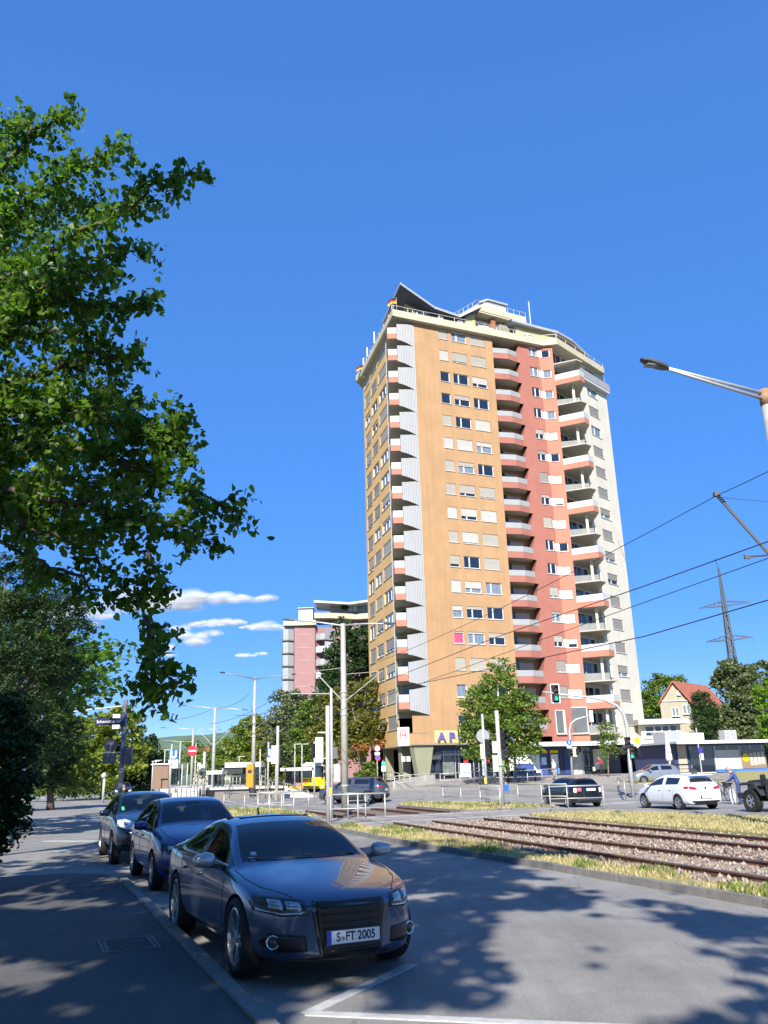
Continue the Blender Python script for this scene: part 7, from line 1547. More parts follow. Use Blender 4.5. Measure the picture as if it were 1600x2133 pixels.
def patch(bvh, poly, axis, name, m, parent, off=.006, fine=.05, thick=.02, smooth=True):
    """piece of trim following the body: outline seen from the front / rear / a side / above"""
    bm = bmesh.new(); vs = [bm.verts.new((a, b, 0)) for a, b in poly]; bm.faces.new(vs)
    for ax in (0, 1):
        lo, hi = min(p[ax] for p in poly), max(p[ax] for p in poly); k = int((hi - lo) / fine)
        for i in range(1, k + 1):
            co = [0, 0, 0]; co[ax] = lo + (hi - lo) * i / (k + 1); no = [0, 0, 0]; no[ax] = 1
            bmesh.ops.bisect_plane(bm, geom=bm.verts[:] + bm.edges[:] + bm.faces[:], plane_co=co, plane_no=no)
    D = {'front': Vector((-1, 0, 0)), 'rear': Vector((1, 0, 0)), 'left': Vector((0, -1, 0)), 'right': Vector((0, 1, 0)), 'top': Vector((0, 0, -1))}[axis]
    def org(a, b): return Vector((5, a, b)) if axis == 'front' else Vector((-5, a, b)) if axis == 'rear' else Vector((a, 3, b)) if axis == 'left' else Vector((a, -3, b)) if axis == 'right' else Vector((a, b, 4))
    pos = []
    for v in bm.verts:
        o = org(v.co.x, v.co.y); hit = bvh.ray_cast(o, D)
        if hit[0] is None:
            nr = bvh.find_nearest(o + D * (5 - 2.0)); p = nr[0]
            p = p + (o - p) - D * D.dot(o - p) if p else o
        else: p = hit[0]
        pos.append(p - D * off)
    for v, p in zip(bm.verts, pos): v.co = p
    for f in bm.faces: f.smooth = smooth
    bm.normal_update()
    if bm.faces and sum((f.normal.dot(D) for f in bm.faces)) > 0: bmesh.ops.reverse_faces(bm, faces=bm.faces[:])
    ed = [e for e in bm.edges if e.is_boundary]; r = bmesh.ops.extrude_edge_only(bm, edges=ed)
    for g in r['geom']:
        if isinstance(g, bmesh.types.BMVert): g.co += D * thick
    bmesh.ops.recalc_face_normals(bm, faces=bm.faces[:])
    me = bpy.data.meshes.new(name); bm.to_mesh(me); bm.free(); me.materials.append(m); return link(name, me, parent)
def line_patch(bvh, pts, axis, name, m, parent, wd=.010, off=.003):
    bm_poly = []
    for i, p in enumerate(pts):
        a = Vector(pts[max(i - 1, 0)]); b = Vector(pts[min(i + 1, len(pts) - 1)]); d = (b - a).normalized(); nrm = Vector((-d.y, d.x)); bm_poly.append((Vector(p) + nrm * wd / 2, Vector(p) - nrm * wd / 2))
    poly = [tuple(a) for a, b in bm_poly] + [tuple(b) for a, b in bm_poly[::-1]]
    return patch(bvh, poly, axis, name, m, parent, off, .08, .006)
def wheel_meshes(r, wd=.22, rimr=.70, spokes=5, rim_m=None, style='twin', tread=False):
    rim_m = rim_m or M_RIM; ty = MB(); h = wd / 2
    ty.lathe([(r * rimr, -h * .85), (r * .86, -h), (r * .95, -h * .92), (r, -h * .7), (r, h * .7), (r * .95, h * .92), (r * .86, h), (r * rimr, h * .85), (r * rimr * .97, h * .4), (r * rimr * .97, -h * .4)], 36, None, True)
    if tread:
        for k in range(26):
            a = 2 * math.pi * k / 26
            for sz in (-.32, .32): ty.box((math.cos(a) * r * 1.005, math.sin(a) * r * 1.005, sz * wd), (.03, .075, wd * .42), a + .15 * sz)
    rm = MB(); R0 = r * rimr
    rm.lathe([(R0, h * .82), (R0 * .93, h * .86), (R0 * .90, h * .6), (R0 * .90, -h * .5)], 36)
    dk = MB(); dk.disc((0, 0, -h * .1), R0 * .92, (0, 0, 1), 24)
    n = spokes * 2 if style == 'twin' else spokes
    for k in range(n):
        a = 2 * math.pi * (k // 2 + (.17 if k % 2 else -.17) * 1.0) / spokes if style == 'twin' else 2 * math.pi * k / n
        w0 = R0 * (.10 if style == 'twin' else .17); d = Vector((math.cos(a), math.sin(a), 0)); s = Vector((-d.y, d.x, 0)); vs = []
        for rr_, ww, z in ((R0 * .12, w0 * .9, h * .62), (R0 * .93, w0 * 1.15, h * .78)):
            for sg in (-1, 1):
                for zz in (0, -.05): vs.append(d * rr_ + s * sg * ww * .8 + Vector((0, 0, z + zz)))
        rm.add(vs, [(0, 2, 6, 4), (0, 4, 5, 1), (2, 3, 7, 6), (4, 6, 7, 5), (0, 1, 3, 2)])
    rm.lathe([(R0 * .20, h * .55), (R0 * .19, h * .72), (R0 * .05, h * .76), (.001, h * .76)], 18)
    out = []
    for mb, nm, m in ((ty, 'tyre', M_TYRE), (rm, 'rim', rim_m), (dk, 'brake_disc', M_GRILLE)):
        me = bpy.data.meshes.new(nm); me.from_pydata(mb.v, [], mb.f); me.materials.append(m); me.polygons.foreach_set('use_smooth', [nm == 'tyre' and not tread] * len(mb.f)); out.append((nm, me))
    return out
def add_wheels(t, wb, tr, r, **kw):
    ms = wheel_meshes(r, **kw); wd = kw.get('wd', .22)
    for x in (wb / 2, -wb / 2):
        for sy in (1, -1):
            wv = link('wheel', None, t); wv.location = (x, sy * (tr - wd / 2), r); wv.rotation_euler = (R(-90) * sy, 0, 0); wv.empty_display_size = .2
            for nm, me in ms: link(nm, me, wv)
def extract(me, sel, name, m, parent, push=0.0, recalc=False):
    idx = {}; vs = []; fs = []
    for p in me.polygons:
        if not sel(p): continue
        f = []
        for v in p.vertices:
            if v not in idx: idx[v] = len(vs); vs.append(tuple(me.vertices[v].co))
            f.append(idx[v])
        fs.append(f)
    if not fs: return None
    n = bpy.data.meshes.new(name); n.from_pydata(vs, [], fs); n.materials.append(m); n.polygons.foreach_set('use_smooth', [True] * len(fs)); return link(name, n, parent)
def mirror_mesh(m_body, parent, x, y, z, s=1.0):
    for sy in (1, -1):
        bm = bmesh.new(); bmesh.ops.create_icosphere(bm, subdivisions=3, radius=1)
        for v in bm.verts:
            a, b_, c_ = v.co; sp_ = lambda q, e: math.copysign(abs(q) ** e, q)
            v.co = Vector((sp_(a, .8) * (.085 if a > 0 else .05) * s, sp_(b_, .62) * .118 * s, sp_(c_, .62) * .076 * s))
            if v.co.y * sy > 0: v.co.z *= .86
        bmesh.ops.translate(bm, vec=(x, sy * (y + .10 * s), z), verts=bm.verts); me = bpy.data.meshes.new('wing_mirror'); bm.to_mesh(me); bm.free(); me.materials.append(m_body); me.polygons.foreach_set('use_smooth', [True] * len(me.polygons)); o = link('wing_mirror', me, parent)
        mb = MB(); mb.bar((x + .02, sy * (y - .10), z - .07), (x + .0, sy * (y + .05), z - .05), .07, .045); mb.build('mirror_arm', M_BLACKPL, o)
        mb = MB(); mb.box((x - .068 * s, sy * (y + .1 * s), z), (.006, .15 * s, .09 * s)); mb.build('mirror_glass', M_CHROME, o)
def plate_obj(parent, pos, nrm, txt, wd=.52, ht=.11, blue=True, tilt=0):
    p = link('number_plate', None, parent); n = Vector(nrm).normalized(); p.location = pos; p.rotation_euler = (0, 0, math.atan2(n.x, -n.y)); p.empty_display_size = .1
    mb = MB(); mb.box((0, .0, 0), (wd, .012, ht)); mb.build('plate_board', M_PLATE, p)
    mb = MB()
    for x, z, sx, sz in ((0, ht / 2 + .006, wd + .025, .013), (0, -ht / 2 - .006, wd + .025, .013), (wd / 2 + .006, 0, .013, ht), (-wd / 2 - .006, 0, .013, ht)): mb.box((x, .003, z), (sx, .02, sz))
    mb.build('plate_frame', M_BLACKPL, p)
    if blue: mb = MB(); mb.box((-wd / 2 + .022, -.004, 0), (.042, .008, ht - .004)); mb.build('euro_band', mat('euro_blue', (.01, .06, .45), .4), p)
    if txt:
        lettering(txt, ht * .93, (.022, -.0075, -.002), (0, -1, 0), mat('plate_ink', (.01, .01, .012), .6), p, .0015, bold=.0018, sx=.86)
    return p
def build_car(name, label, sp, loc, ang, col, group=None, detail=2):
    t = thing(name, label, sp.get('cat', 'car'), (loc[0], loc[1], loc[2] if len(loc) > 2 else 0), ang, group)
    bm = loft(sp['st'], sp['ws'], sp['side'], sp['rear'], sp.get('bf', .2), sp.get('br', .1))
    me = bpy.data.meshes.new('body'); bm.to_mesh(me); bm.free()
    for m in (col, M_CARGLASS, M_CARGLASS, M_BLACKPL): me.materials.append(m)
    tmp = link('body', me); md = tmp.modifiers.new('s', 'SUBSURF'); md.levels = detail; md.render_levels = detail
    cut = MB(); r = sp['r'] * sp.get('arch', 1.13)
    for x in (sp['wb'] / 2, -sp['wb'] / 2):
        for sy in (1, -1): cut.tube([(x, sy * (sp['tr'] - .42), sp['r'] * 1.01), (x, sy * (sp['tr'] + .4), sp['r'] * 1.01)], r, 32)
    cm = bpy.data.meshes.new('cut'); cm.from_pydata(cut.v, [], cut.f); cm.update()
    for m in (col, M_CARGLASS, M_CARGLASS, M_BLACKPL): cm.materials.append(m)
    cm.polygons.foreach_set('material_index', [3] * len(cut.f)); co = link('cut', cm)
    bo = tmp.modifiers.new('b', 'BOOLEAN'); bo.operation = 'DIFFERENCE'; bo.object = co; bo.solver = 'EXACT'
    full = eval_mesh(tmp); bpy.data.objects.remove(tmp); bpy.data.objects.remove(co)
    bvh = BVHTree.FromPolygons([tuple(v.co) for v in full.vertices], [tuple(p.vertices) for p in full.polygons])
    b = extract(full, lambda p: p.material_index in (0, 4) or p.material_index > 3, 'body', col, t)
    extract(full, lambda p: p.material_index == 3, 'underbody', M_BLACKPL, t)
    extract(full, lambda p: p.material_index == 1 and p.center.x > 0, 'windscreen', M_CARGLASS, t)
    extract(full, lambda p: p.material_index == 1 and p.center.x < 0, 'rear_window', sp.get('rg', M_CARGLASS), t)
    for sy in (1, -1): extract(full, lambda p: p.material_index == 2 and p.center.y * sy > 0, 'side_window', sp.get('sg', M_CARGLASS), t)
    add_wheels(t, sp['wb'], sp['tr'], sp['r'], **sp.get('wh', {}))
    # cabin: floor tub, dashboard, seats, steering wheel
    zb = sp['zb']; cw = sp['tr'] - .16; x0, x1 = sp['ws'][0][0] - .12, sp['rear'][-1][1] + .25
    mb = MB(); mb.box(((x0 + x1) / 2, 0, zb - .42), (x0 - x1, cw * 2, .25)); mb.box((x0 - .1, 0, zb - .08), (.42, cw * 1.9, .14)); mb.box((x1 + .1, 0, zb - .1), (.35, cw * 1.8, .1)); mb.build('dashboard', M_INT, t)
    for sy in (.37, -.37):
        for xs in (x0 - 1.15, x0 - 2.0):
            if xs < x1 - .1 or (xs < x0 - 1.5 and sp['roofz'] < 1.4): continue
            mb = MB(); mb.box((xs, sy, zb + .0), (.16, .48, .62), 0, Matrix.Rotation(R(-12), 3, 'Y')); mb.box((xs - .08, sy, zb + .36), (.1, .26, .17)); mb.build('seat', M_INT, t)
    mb = MB(); n = 16; c = Vector((x0 - .52, .37, zb + .02)); mb.tube([c + Vector((.06 * math.sin(2 * math.pi * k / n), .18 * math.cos(2 * math.pi * k / n), .17 * math.sin(2 * math.pi * k / n))) for k in range(n + 1)], .014, 6); mb.build('steering_wheel', M_BLACKPL, t)
    mirror_mesh(sp.get('mirc', col), t, sp['mir'][0], sp['mir'][1], sp['mir'][2])
    mb = MB(); zi = sp['roofz'] - .13; mb.box((sp['ws'][-1][1] + .1, 0, zi), (.03, .24, .07)); mb.build('interior_mirror', M_INT, t)
    # door gaps and handles on both sides
    for ax, sg in (('left', 1), ('right', -1)):
        for x in sp['doors']: line_patch(bvh, [(x, .30), (x + .01, .55), (x - .01, zb - .03)], ax, 'door_gap', M_SEAM, t, .007)
        a, c2 = sp['doors'][0], sp['doors'][-1]; line_patch(bvh, [(a, .30), (c2, .30)], ax, 'sill_gap', M_SEAM, t, .007)
        for x in sp['handles']: patch(bvh, [(x - .09, zb - .135), (x + .09, zb - .13), (x + .09, zb - .10), (x - .09, zb - .105)], ax, 'door_handle', sp.get('hm', col), t, .022, .06, .02)
        if sp.get('waist'): line_patch(bvh, sp['waist'], ax, 'window_trim', sp.get('trimm', M_BLACKPL), t, .018, .006)
        if sp.get('clad'):
            patch(bvh, [(sp['wb'] / 2 - r - .02, .20), (sp['wb'] / 2 - r - .02, .36), (-sp['wb'] / 2 + r + .02, .36), (-sp['wb'] / 2 + r + .02, .20)], ax, 'side_cladding', M_BLACKPL, t, .012, .1, .01)
    if sp.get('hoodline'): 
        for sg in (1, -1): line_patch(bvh, [(x, y * sg) for x, y in sp['hoodline']], 'top', 'bonnet_gap', M_SEAM, t, .007)
    return t, bvh, b
AUDI = dict(st=[(2.30, .25, .60, .58, .47, .645, .665), (2.255, .19, .735, .65, .58, .70, .72), (2.13, .17, .84, .70, .665, .745, .77), (1.88, .17, .90, .755, .73, .80, .83), (1.405, .17, .925, .825, .775, .87, .905), (1.14, .17, .925, .86, .785, .905, .94), (.98, .17, .925, .875, .79, .92, .96), (.56, .17, .925, .895, .70, 1.155, 1.18), (.16, .17, .925, .91, .60, 1.305, 1.33), (-.32, .17, .925, .915, .575, 1.34, 1.37), (-.42, .17, .925, .918, .572, 1.34, 1.37), (-.9, .17, .927, .925, .56, 1.31, 1.345), (-1.35, .17, .927, .935, .565, 1.225, 1.26), (-1.7, .18, .92, .945, .61, 1.125, 1.155), (-2.02, .19, .90, .95, .68, 1.02, 1.045), (-2.24, .20, .86, .93, .70, .965, .985), (-2.34, .24, .80, .88, .68, .93, .945), (-2.37, .30, .74, .76, .64, .87, .885)],
    ws=[(.98, .16)], side=[(.78, -.32), (-.42, -1.42)], rear=[(-1.15, -1.98)], wb=2.81, tr=.915, r=.345, zb=.905, mir=(.70, .92, .985), roofz=1.37, doors=[.92, -.37, -1.12], handles=[-.15, -.95], hoodline=[(2.08, .50), (1.7, .70), (1.4, .765), (1.05, .775)], waist=[(.82, .93), (.2, .945), (-.5, .955), (-1.2, .965), (-1.5, .99)], trimm=M_CHROME, mirc=mat('mirror_silver', (.42, .44, .47), .3, metal=.6), bf=.26, wh=dict(wd=.25, rimr=.76, spokes=5), arch=1.10)
AUDI['st'] = [(x, zl, w * (.93 if x > 1.9 else .955), zb, gt * .955, zr, zt) for x, zl, w, zb, gt, zr, zt in AUDI['st']]; AUDI['tr'] = .885; AUDI['bf'] = .32
HATCH = dict(st=[(2.15, .27, .60, .58, .46, .62, .645), (2.11, .20, .73, .66, .56, .70, .725), (2.0, .18, .82, .72, .63, .775, .80), (1.75, .18, .87, .79, .70, .86, .89), (1.31, .18, .895, .865, .745, .935, .97), (1.10, .18, .90, .89, .75, .975, 1.01), (.98, .18, .90, .90, .755, .99, 1.025), (.60, .18, .90, .91, .68, 1.21, 1.235), (.22, .18, .90, .92, .60, 1.385, 1.41), (-.2, .18, .90, .925, .585, 1.42, 1.45), (-.30, .18, .90, .93, .585, 1.42, 1.45), (-.85, .18, .90, .94, .575, 1.41, 1.445), (-1.35, .18, .90, .955, .565, 1.38, 1.42), (-1.70, .19, .89, .965, .56, 1.33, 1.37), (-1.80, .19, .88, .965, .57, 1.27, 1.30), (-1.96, .20, .86, .955, .64, 1.09, 1.11), (-2.05, .22, .84, .90, .66, .97, .985), (-2.09, .27, .80, .80, .65, .90, .915), (-2.10, .32, .76, .68, .62, .84, .86)],
    ws=[(.98, .22)], side=[(.80, -.2), (-.30, -1.02), (-1.05, -1.38)], rear=[(-1.76, -2.0)], wb=2.62, tr=.89, r=.315, zb=.925, mir=(.72, .92, 1.0), roofz=1.45, doors=[.92, -.25, -1.02], handles=[-.05, -.85], hoodline=[(1.98, .50), (1.6, .68), (1.05, .74)], bf=.2, br=.10, wh=dict(wd=.21, rimr=.68, spokes=5, style='single'))
def morph(sp, L=1.0, W=1.0, Hh=1.0, wb=None, r=None, upz=0.0, **kw):
    n = dict(sp); n['st'] = [(x * L, zl + upz, w * W, zb * Hh + upz * .6, gt * W, zr * Hh + upz * .3, zt * Hh + upz * .3) for x, zl, w, zb, gt, zr, zt in sp['st']]
    for k in ('ws', 'side', 'rear'): n[k] = [(a * L, b * L) for a, b in sp[k]]
    n['wb'] = wb or sp['wb'] * L; n['r'] = r or sp['r']; n['tr'] = sp['tr'] * W; n['zb'] = sp['zb'] * Hh + upz * .6; n['roofz'] = sp['roofz'] * Hh + upz * .3; n['mir'] = (sp['mir'][0] * L, sp['mir'][1] * W, sp['mir'][2] * Hh + upz * .5); n['doors'] = [x * L for x in sp['doors']]; n['handles'] = [x * L for x in sp['handles']]
    n['hoodline'] = [(x * L, y * W) for x, y in sp['hoodline']] if sp.get('hoodline') else None
    n.update(kw); return n
def yz(pts, sy): return [(y * sy, z) for y, z in pts]

# ---- the front car: grey-blue coupe with a big dark grille
h_ang = math.atan2(-.918, .397)
P_GREY = paint('grey_blue_metallic', (.055, .098, .175), .72, .25)
t, bvh, body = build_car('parked_car', 'grey-blue parked coupe with a big black grille, nearest in the row of parked cars', AUDI, (-1.37, 10.47), R(-64.8), P_GREY, 'cars parked along the left kerb')
gr_out = [(-.335, .70), (.335, .70), (.345, .62), (.27, .24), (-.27, .24), (-.345, .62)]
patch(bvh, [(y * 1.09, .475 + (z - .475) * 1.06) for y, z in gr_out], 'front', 'grille_surround', mat('grille_chrome_dark', (.12, .125, .13), .25, metal=.8), t, .010)
g_ = patch(bvh, gr_out, 'front', 'grille', M_GRILLE, t, .016)
for k in range(7): z = .29 + k * .06; hw_ = lerp(.265, .33, (z - .24) / .45) - .02; patch(bvh, [(-hw_, z - .008), (hw_, z - .008), (hw_, z + .008), (-hw_, z + .008)], 'front', 'grille_bar', M_GRILLE, g_, .024, .12)
for sy in (1, -1):
    hl = patch(bvh, yz([(.40, .60), (.43, .715), (.62, .745), (.80, .755), (.83, .72), (.80, .62), (.62, .585)], sy), 'front', 'headlight', M_HEADB, t, .008, .04)
    patch(bvh, yz([(.46, .63), (.47, .70), (.58, .71), (.58, .63)], sy), 'front', 'reflector', M_HEADL, hl, .013, .04); patch(bvh, yz([(.61, .64), (.61, .715), (.71, .725), (.71, .645)], sy), 'front', 'reflector', M_HEADL, hl, .013, .04); patch(bvh, yz([(.44, .607), (.62, .598), (.79, .63), (.79, .645), (.62, .613), (.44, .622)], sy), 'front', 'light_strip', M_CHROME, hl, .014, .04)
    patch(bvh, yz([(.41, .30), (.43, .43), (.70, .45), (.78, .41), (.76, .33), (.62, .29)], sy), 'front', 'air_intake', M_GRILLE, t, .008, .05)
    c = bvh.ray_cast(Vector((5, .685 * sy, .375)), Vector((-1, 0, 0)))[0]
    if c:
        fg = link('fog_light', None, t); fg.location = c + Vector((.02, 0, 0)); fg.rotation_euler = (R(90), 0, R(90 + 22 * sy)); fg.empty_display_size = .05
        mb = MB(); mb.lathe([(.055, -.02), (.062, .012), (.052, .016), (.047, .0)], 22); mb.build('fog_rim', M_CHROME, fg, smooth=True); mb = MB(); mb.lathe([(.047, .002), (.03, .012), (.0005, .016)], 18); mb.build('fog_lens', M_HEADB, fg, smooth=True)
patch(bvh, [(-.72, .20), (.72, .20), (.70, .235), (.30, .225), (-.30, .225), (-.70, .235)], 'front', 'lip_spoiler', M_BLACKPL, t, .012)
c = bvh.ray_cast(Vector((5, 0, .40)), Vector((-1, 0, 0)))[0]; plate_obj(t, (c.x + .035, 0, .405), (1, 0, 0), 'S  FT 2005')
sl_ = MB(); sl_.disc((c.x + .046, -.105, .392), .017, (1, 0, 0), 14, .004); sl_.build('plate_seal', mat('seal_grey', (.25, .27, .3), .5), t)
for py_, pz_ in ((-.52, 1.035), (-.56, .99)): patch(bvh, [(py_ - .03, pz_ - .02), (py_ + .03, pz_ - .02), (py_ + .03, pz_ + .01), (py_ - .03, pz_ + .01)], 'front', 'windscreen_sticker', mat('sticker_pale', (.45, .55, .55), .6), t, .004)
mb = MB(); mb.tube([(-.75, 0, 1.36), (-.80, 0, 1.43)], .012, 6); mb.build('aerial', M_BLACKPL, t)
patch(bvh, [(-.15, .40), (-.15, -.40), (-.75, -.38), (-.75, .38)], 'top', 'sunroof', M_CARDARK, t, .004, .1)
for sy in (1, -1): line_patch(bvh, [(.92, sy * .60), (.98, sy * .2), (.97, sy * -.1)], 'top', 'wiper', M_BLACKPL, t, .025, .015)

# ---- second car: dark blue hatchback
P_BLUE = paint('dark_blue_paint', (.005, .018, .13), .3, .25)
t, bvh, body = build_car('parked_car', 'dark blue parked hatchback between the coupe and the black crossover', morph(HATCH, 1.0, .97, 1.02, mirc=P_BLUE), (-3.95, 17.1), h_ang, P_BLUE, 'cars parked along the left kerb')
for sy in (1, -1):
    hl = patch(bvh, yz([(.44, .62), (.46, .74), (.66, .79), (.80, .77), (.78, .68), (.62, .62)], sy), 'front', 'headlight', M_HEADB, t, .008); patch(bvh, yz([(.52, .66), (.53, .73), (.68, .74), (.68, .67)], sy), 'front', 'reflector', M_HEADL, hl, .014)
    patch(bvh, yz([(.48, .30), (.50, .42), (.72, .42), (.70, .32)], sy), 'front', 'air_intake', M_GRILLE, t, .008)
patch(bvh, [(-.36, .60), (-.38, .70), (.38, .70), (.36, .60)], 'front', 'grille', M_GRILLE, t, .008); patch(bvh, [(-.42, .28), (-.45, .42), (.45, .42), (.42, .28)], 'front', 'air_intake', M_GRILLE, t, .008); line_patch(bvh, [(-.37, .60), (.37, .60)], 'front', 'grille_trim', M_CHROME, t, .02, .012)
c = bvh.ray_cast(Vector((5, 0, .50)), Vector((-1, 0, 0)))[0]; plate_obj(t, (c.x + .03, 0, .50), (1, 0, 0), '')
mb = MB(); mb.box((.12, .30, 1.16), (.02, .18, .14)); mb.build('parking_permit', mat('paper_blue', (.25, .4, .7), .6), t)
# ---- third car: black crossover
P_BLACK = paint('black_paint', (.005, .007, .018), .25, .25)
SUV = morph(HATCH, 1.02, .985, 1.05, r=.35, upz=.08, mirc=P_BLACK, clad=True)
t, bvh, body = build_car('parked_car', 'black parked crossover, farthest of the three parked cars', SUV, (-6.25, 22.1), h_ang, P_BLACK, 'cars parked along the left kerb')
for sy in (1, -1):
    hl = patch(bvh, yz([(.43, .76), (.45, .90), (.60, .97), (.78, .95), (.80, .84), (.62, .76)], sy), 'front', 'headlight', mat('clear_headlamp', (.50, .53, .54), .08, spec=.9), t, .010); patch(bvh, yz([(.55, .82), (.55, .90), (.66, .91), (.66, .83)], sy), 'front', 'reflector', M_CHROME, hl, .016)
    patch(bvh, yz([(.50, .40), (.52, .50), (.72, .50), (.70, .42)], sy), 'front', 'air_intake', M_GRILLE, t, .008)
patch(bvh, [(-.37, .76), (-.40, .85), (.40, .85), (.37, .76)], 'front', 'grille', M_GRILLE, t, .008); patch(bvh, [(-.40, .38), (-.44, .62), (.44, .62), (.40, .38)], 'front', 'air_intake', M_GRILLE, t, .008)
for z in (.78, .81, .835): line_patch(bvh, [(-.37, z), (.37, z)], 'front', 'grille_bar', M_HEADL, t, .012, .014)
c = bvh.ray_cast(Vector((5, 0, .60)), Vector((-1, 0, 0)))[0]; plate_obj(t, (c.x + .03, 0, .60), (1, 0, 0), '')
patch(bvh, [(-.62, 1.14), (-.55, 1.14), (-.55, 1.22), (-.62, 1.22)], 'front', 'windscreen_sticker', mat('green_sticker', (.05, .4, .12), .6), t, .004)
# ---- grey crossover turning on the cross street
P_GMET = paint('mid_grey_metallic', (.115, .125, .15), .7, .3)
t, bvh, body = build_car('car', 'metallic grey crossover coupe driving left across the junction', morph(HATCH, 1.07, 1.03, 1.10, r=.37, upz=.07, wb=2.70, rear=[(-1.55, -2.12)], clad=True, wh=dict(wd=.24, rimr=.74, spokes=5), sg=M_CARDARK, rg=M_CARDARK), (-2.45, 56.5, .06), R(158), P_GMET, 'cars at the crossing')
for sy in (1, -1): patch(bvh, yz([(.42, .95), (.44, 1.02), (.74, 1.06), (.86, 1.02), (.84, .96)], sy), 'rear', 'tail_light', M_TAIL, t, .010)
patch(bvh, [(-.75, .34), (-.78, .55), (.78, .55), (.75, .34)], 'rear', 'rear_bumper', M_BLACKPL, t, .012); c = bvh.ray_cast(Vector((-5, 0, .80)), Vector((1, 0, 0)))[0]; plate_obj(t, (c.x - .02, 0, .80), (-1, 0, 0), '')
mb = MB(); mb.box((-1.93, 0, 1.60), (.32, 1.15, .035)); mb.build('roof_spoiler', M_BLACKPL, t)
# ---- small dark car waiting behind the railing
P_DG = paint('very_dark_green', (.006, .012, .016), .3, .25); R107 = R(106)
MINI = morph(HATCH, .915, .96, .98, wb=2.48, r=.31, mirc=P_DG, side=[(.72, -.72), (-.80, -1.32)], doors=[.85, -.72], handles=[-.6], wh=dict(wd=.2, rimr=.72, spokes=8, style='single'))
t, bvh, body = build_car('car', 'small very dark green car with a red sticker waiting behind the railings', MINI, (9.0, 44.4), R107, P_DG, 'cars at the crossing')
for sy in (1, -1): patch(bvh, yz([(.60, .68), (.60, .90), (.74, .90), (.76, .70)], sy), 'rear', 'tail_light', mat('tail_lamp_pale', (.75, .55, .45), .2), t, .012)
c = bvh.ray_cast(Vector((-5, 0, .80)), Vector((1, 0, 0)))[0]; plate_obj(t, (c.x - .02, -.12, .82), (-1, 0, 0), ''); patch(bvh, [(.36, .74), (.36, .90), (.56, .90), (.56, .74)], 'rear', 'round_sticker', mat('red_white_sticker', (.70, .10, .16), .5), t, .010)
line_patch(bvh, [(-.6, .36), (.6, .36)], 'rear', 'bumper_trim', M_CHROME, t, .02, .012)
# ---- white hatchback
P_WHITE = mat('white_car_paint', (.62, .65, .70), .3, coat=1.0)
t, bvh, body = build_car('car', 'white five-door hatchback waiting at the curved signal mast', morph(HATCH, 1.0, 1.0, 1.0, mirc=P_WHITE, sg=M_CARDARK, rg=M_CARDARK, wh=dict(wd=.21, rimr=.68, spokes=5)), (12.68, 39.15), R107, P_WHITE, 'cars at the crossing')
for sy in (1, -1):
    tl_ = patch(bvh, yz([(.40, .83), (.42, .91), (.66, .96), (.84, .96), (.82, .86), (.66, .83)], sy), 'rear', 'tail_light', M_TAIL, t, .012); patch(bvh, [(x * 1.0, z) for x, z in ((-1.80, .86), (-1.80, .96), (-1.96, .96), (-1.98, .86))], 'left' if sy > 0 else 'right', 'tail_light', M_TAIL, t, .010)
c = bvh.ray_cast(Vector((-5, 0, .50)), Vector((1, 0, 0)))[0]; plate_obj(t, (c.x - .02, 0, .52), (-1, 0, 0), ''); patch(bvh, [(-.62, .30), (-.70, .38), (.70, .38), (.62, .30)], 'rear', 'diffuser', M_BLACKPL, t, .012)
c = bvh.ray_cast(Vector((-5, 0, .89)), Vector((1, 0, 0)))[0]; em = link('round_emblem', None, t); em.location = c + Vector((-.012, 0, 0)); em.rotation_euler = (R(90), 0, R(-90)); mb = MB(); mb.lathe([(.055, 0), (.055, .012), (.045, .012), (.045, 0)], 20); mb.build('ring', M_HEADL, em); mb = MB(); mb.disc((0, 0, .004), .046, (0, 0, 1), 18); mb.build('disc', M_GRILLE, em)
mb = MB()
for pts in (((-.028, .032), (-.012, 0), (0, .032), (.012, 0), (.028, .032)), ((-.038, .012), (-.018, -.036), (0, -.002), (.018, -.036), (.038, .012))): mb.tube([(a, b_, .009) for a, b_ in pts], .004, 4)
mb.build('letters', M_HEADL, em)
mb = MB(); mb.box((-1.84, 0, 1.405), (.24, 1.08, .03)); mb.build('roof_spoiler', P_WHITE, t); mb = MB(); mb.bar((-1.99, -.35, 1.04), (-2.0, .05, 1.02), .03, .03); mb.build('wiper', M_BLACKPL, t)
# ---- silver car behind the white one, dark van at the far left
P_SIL = paint('silver_paint', (.36, .37, .38), .7, .3)
b = gpt(1374, 1634); build_car('car', 'small silver car half hidden behind the white hatchback', morph(HATCH, .92, .95, 1.03, sg=M_CARDARK), (b.x, b.y + 1.2, b.z), R(188), P_SIL, 'cars at the crossing')
P_NAVY = paint('dark_slate_blue', (.05, .065, .10), .5, .3); b = gp(247, 1667)
t, bvh, body = build_car('car', 'dark blue people carrier coming out of the junction at the far left', morph(HATCH, 1.06, 1.02, 1.20, r=.33, wb=2.75, clad=True), (b.x - .3, b.y + 2.2, 0), R(-72), P_NAVY, 'cars at the crossing')
for sy in (1, -1): patch(bvh, yz([(.46, .78), (.48, .90), (.66, .97), (.80, .97), (.80, .86), (.62, .78)], sy), 'front', 'headlight', MATS['clear_headlamp'], t, .010)
patch(bvh, [(-.36, .72), (-.38, .84), (.38, .84), (.36, .72)], 'front', 'grille', M_GRILLE, t, .008); patch(bvh, [(-.70, .26), (-.74, .52), (.74, .52), (.70, .26)], 'front', 'air_intake', M_BLACKPL, t, .008); c = bvh.ray_cast(Vector((5, 0, .60)), Vector((-1, 0, 0)))[0]; plate_obj(t, (c.x + .02, 0, .60), (1, 0, 0), '')
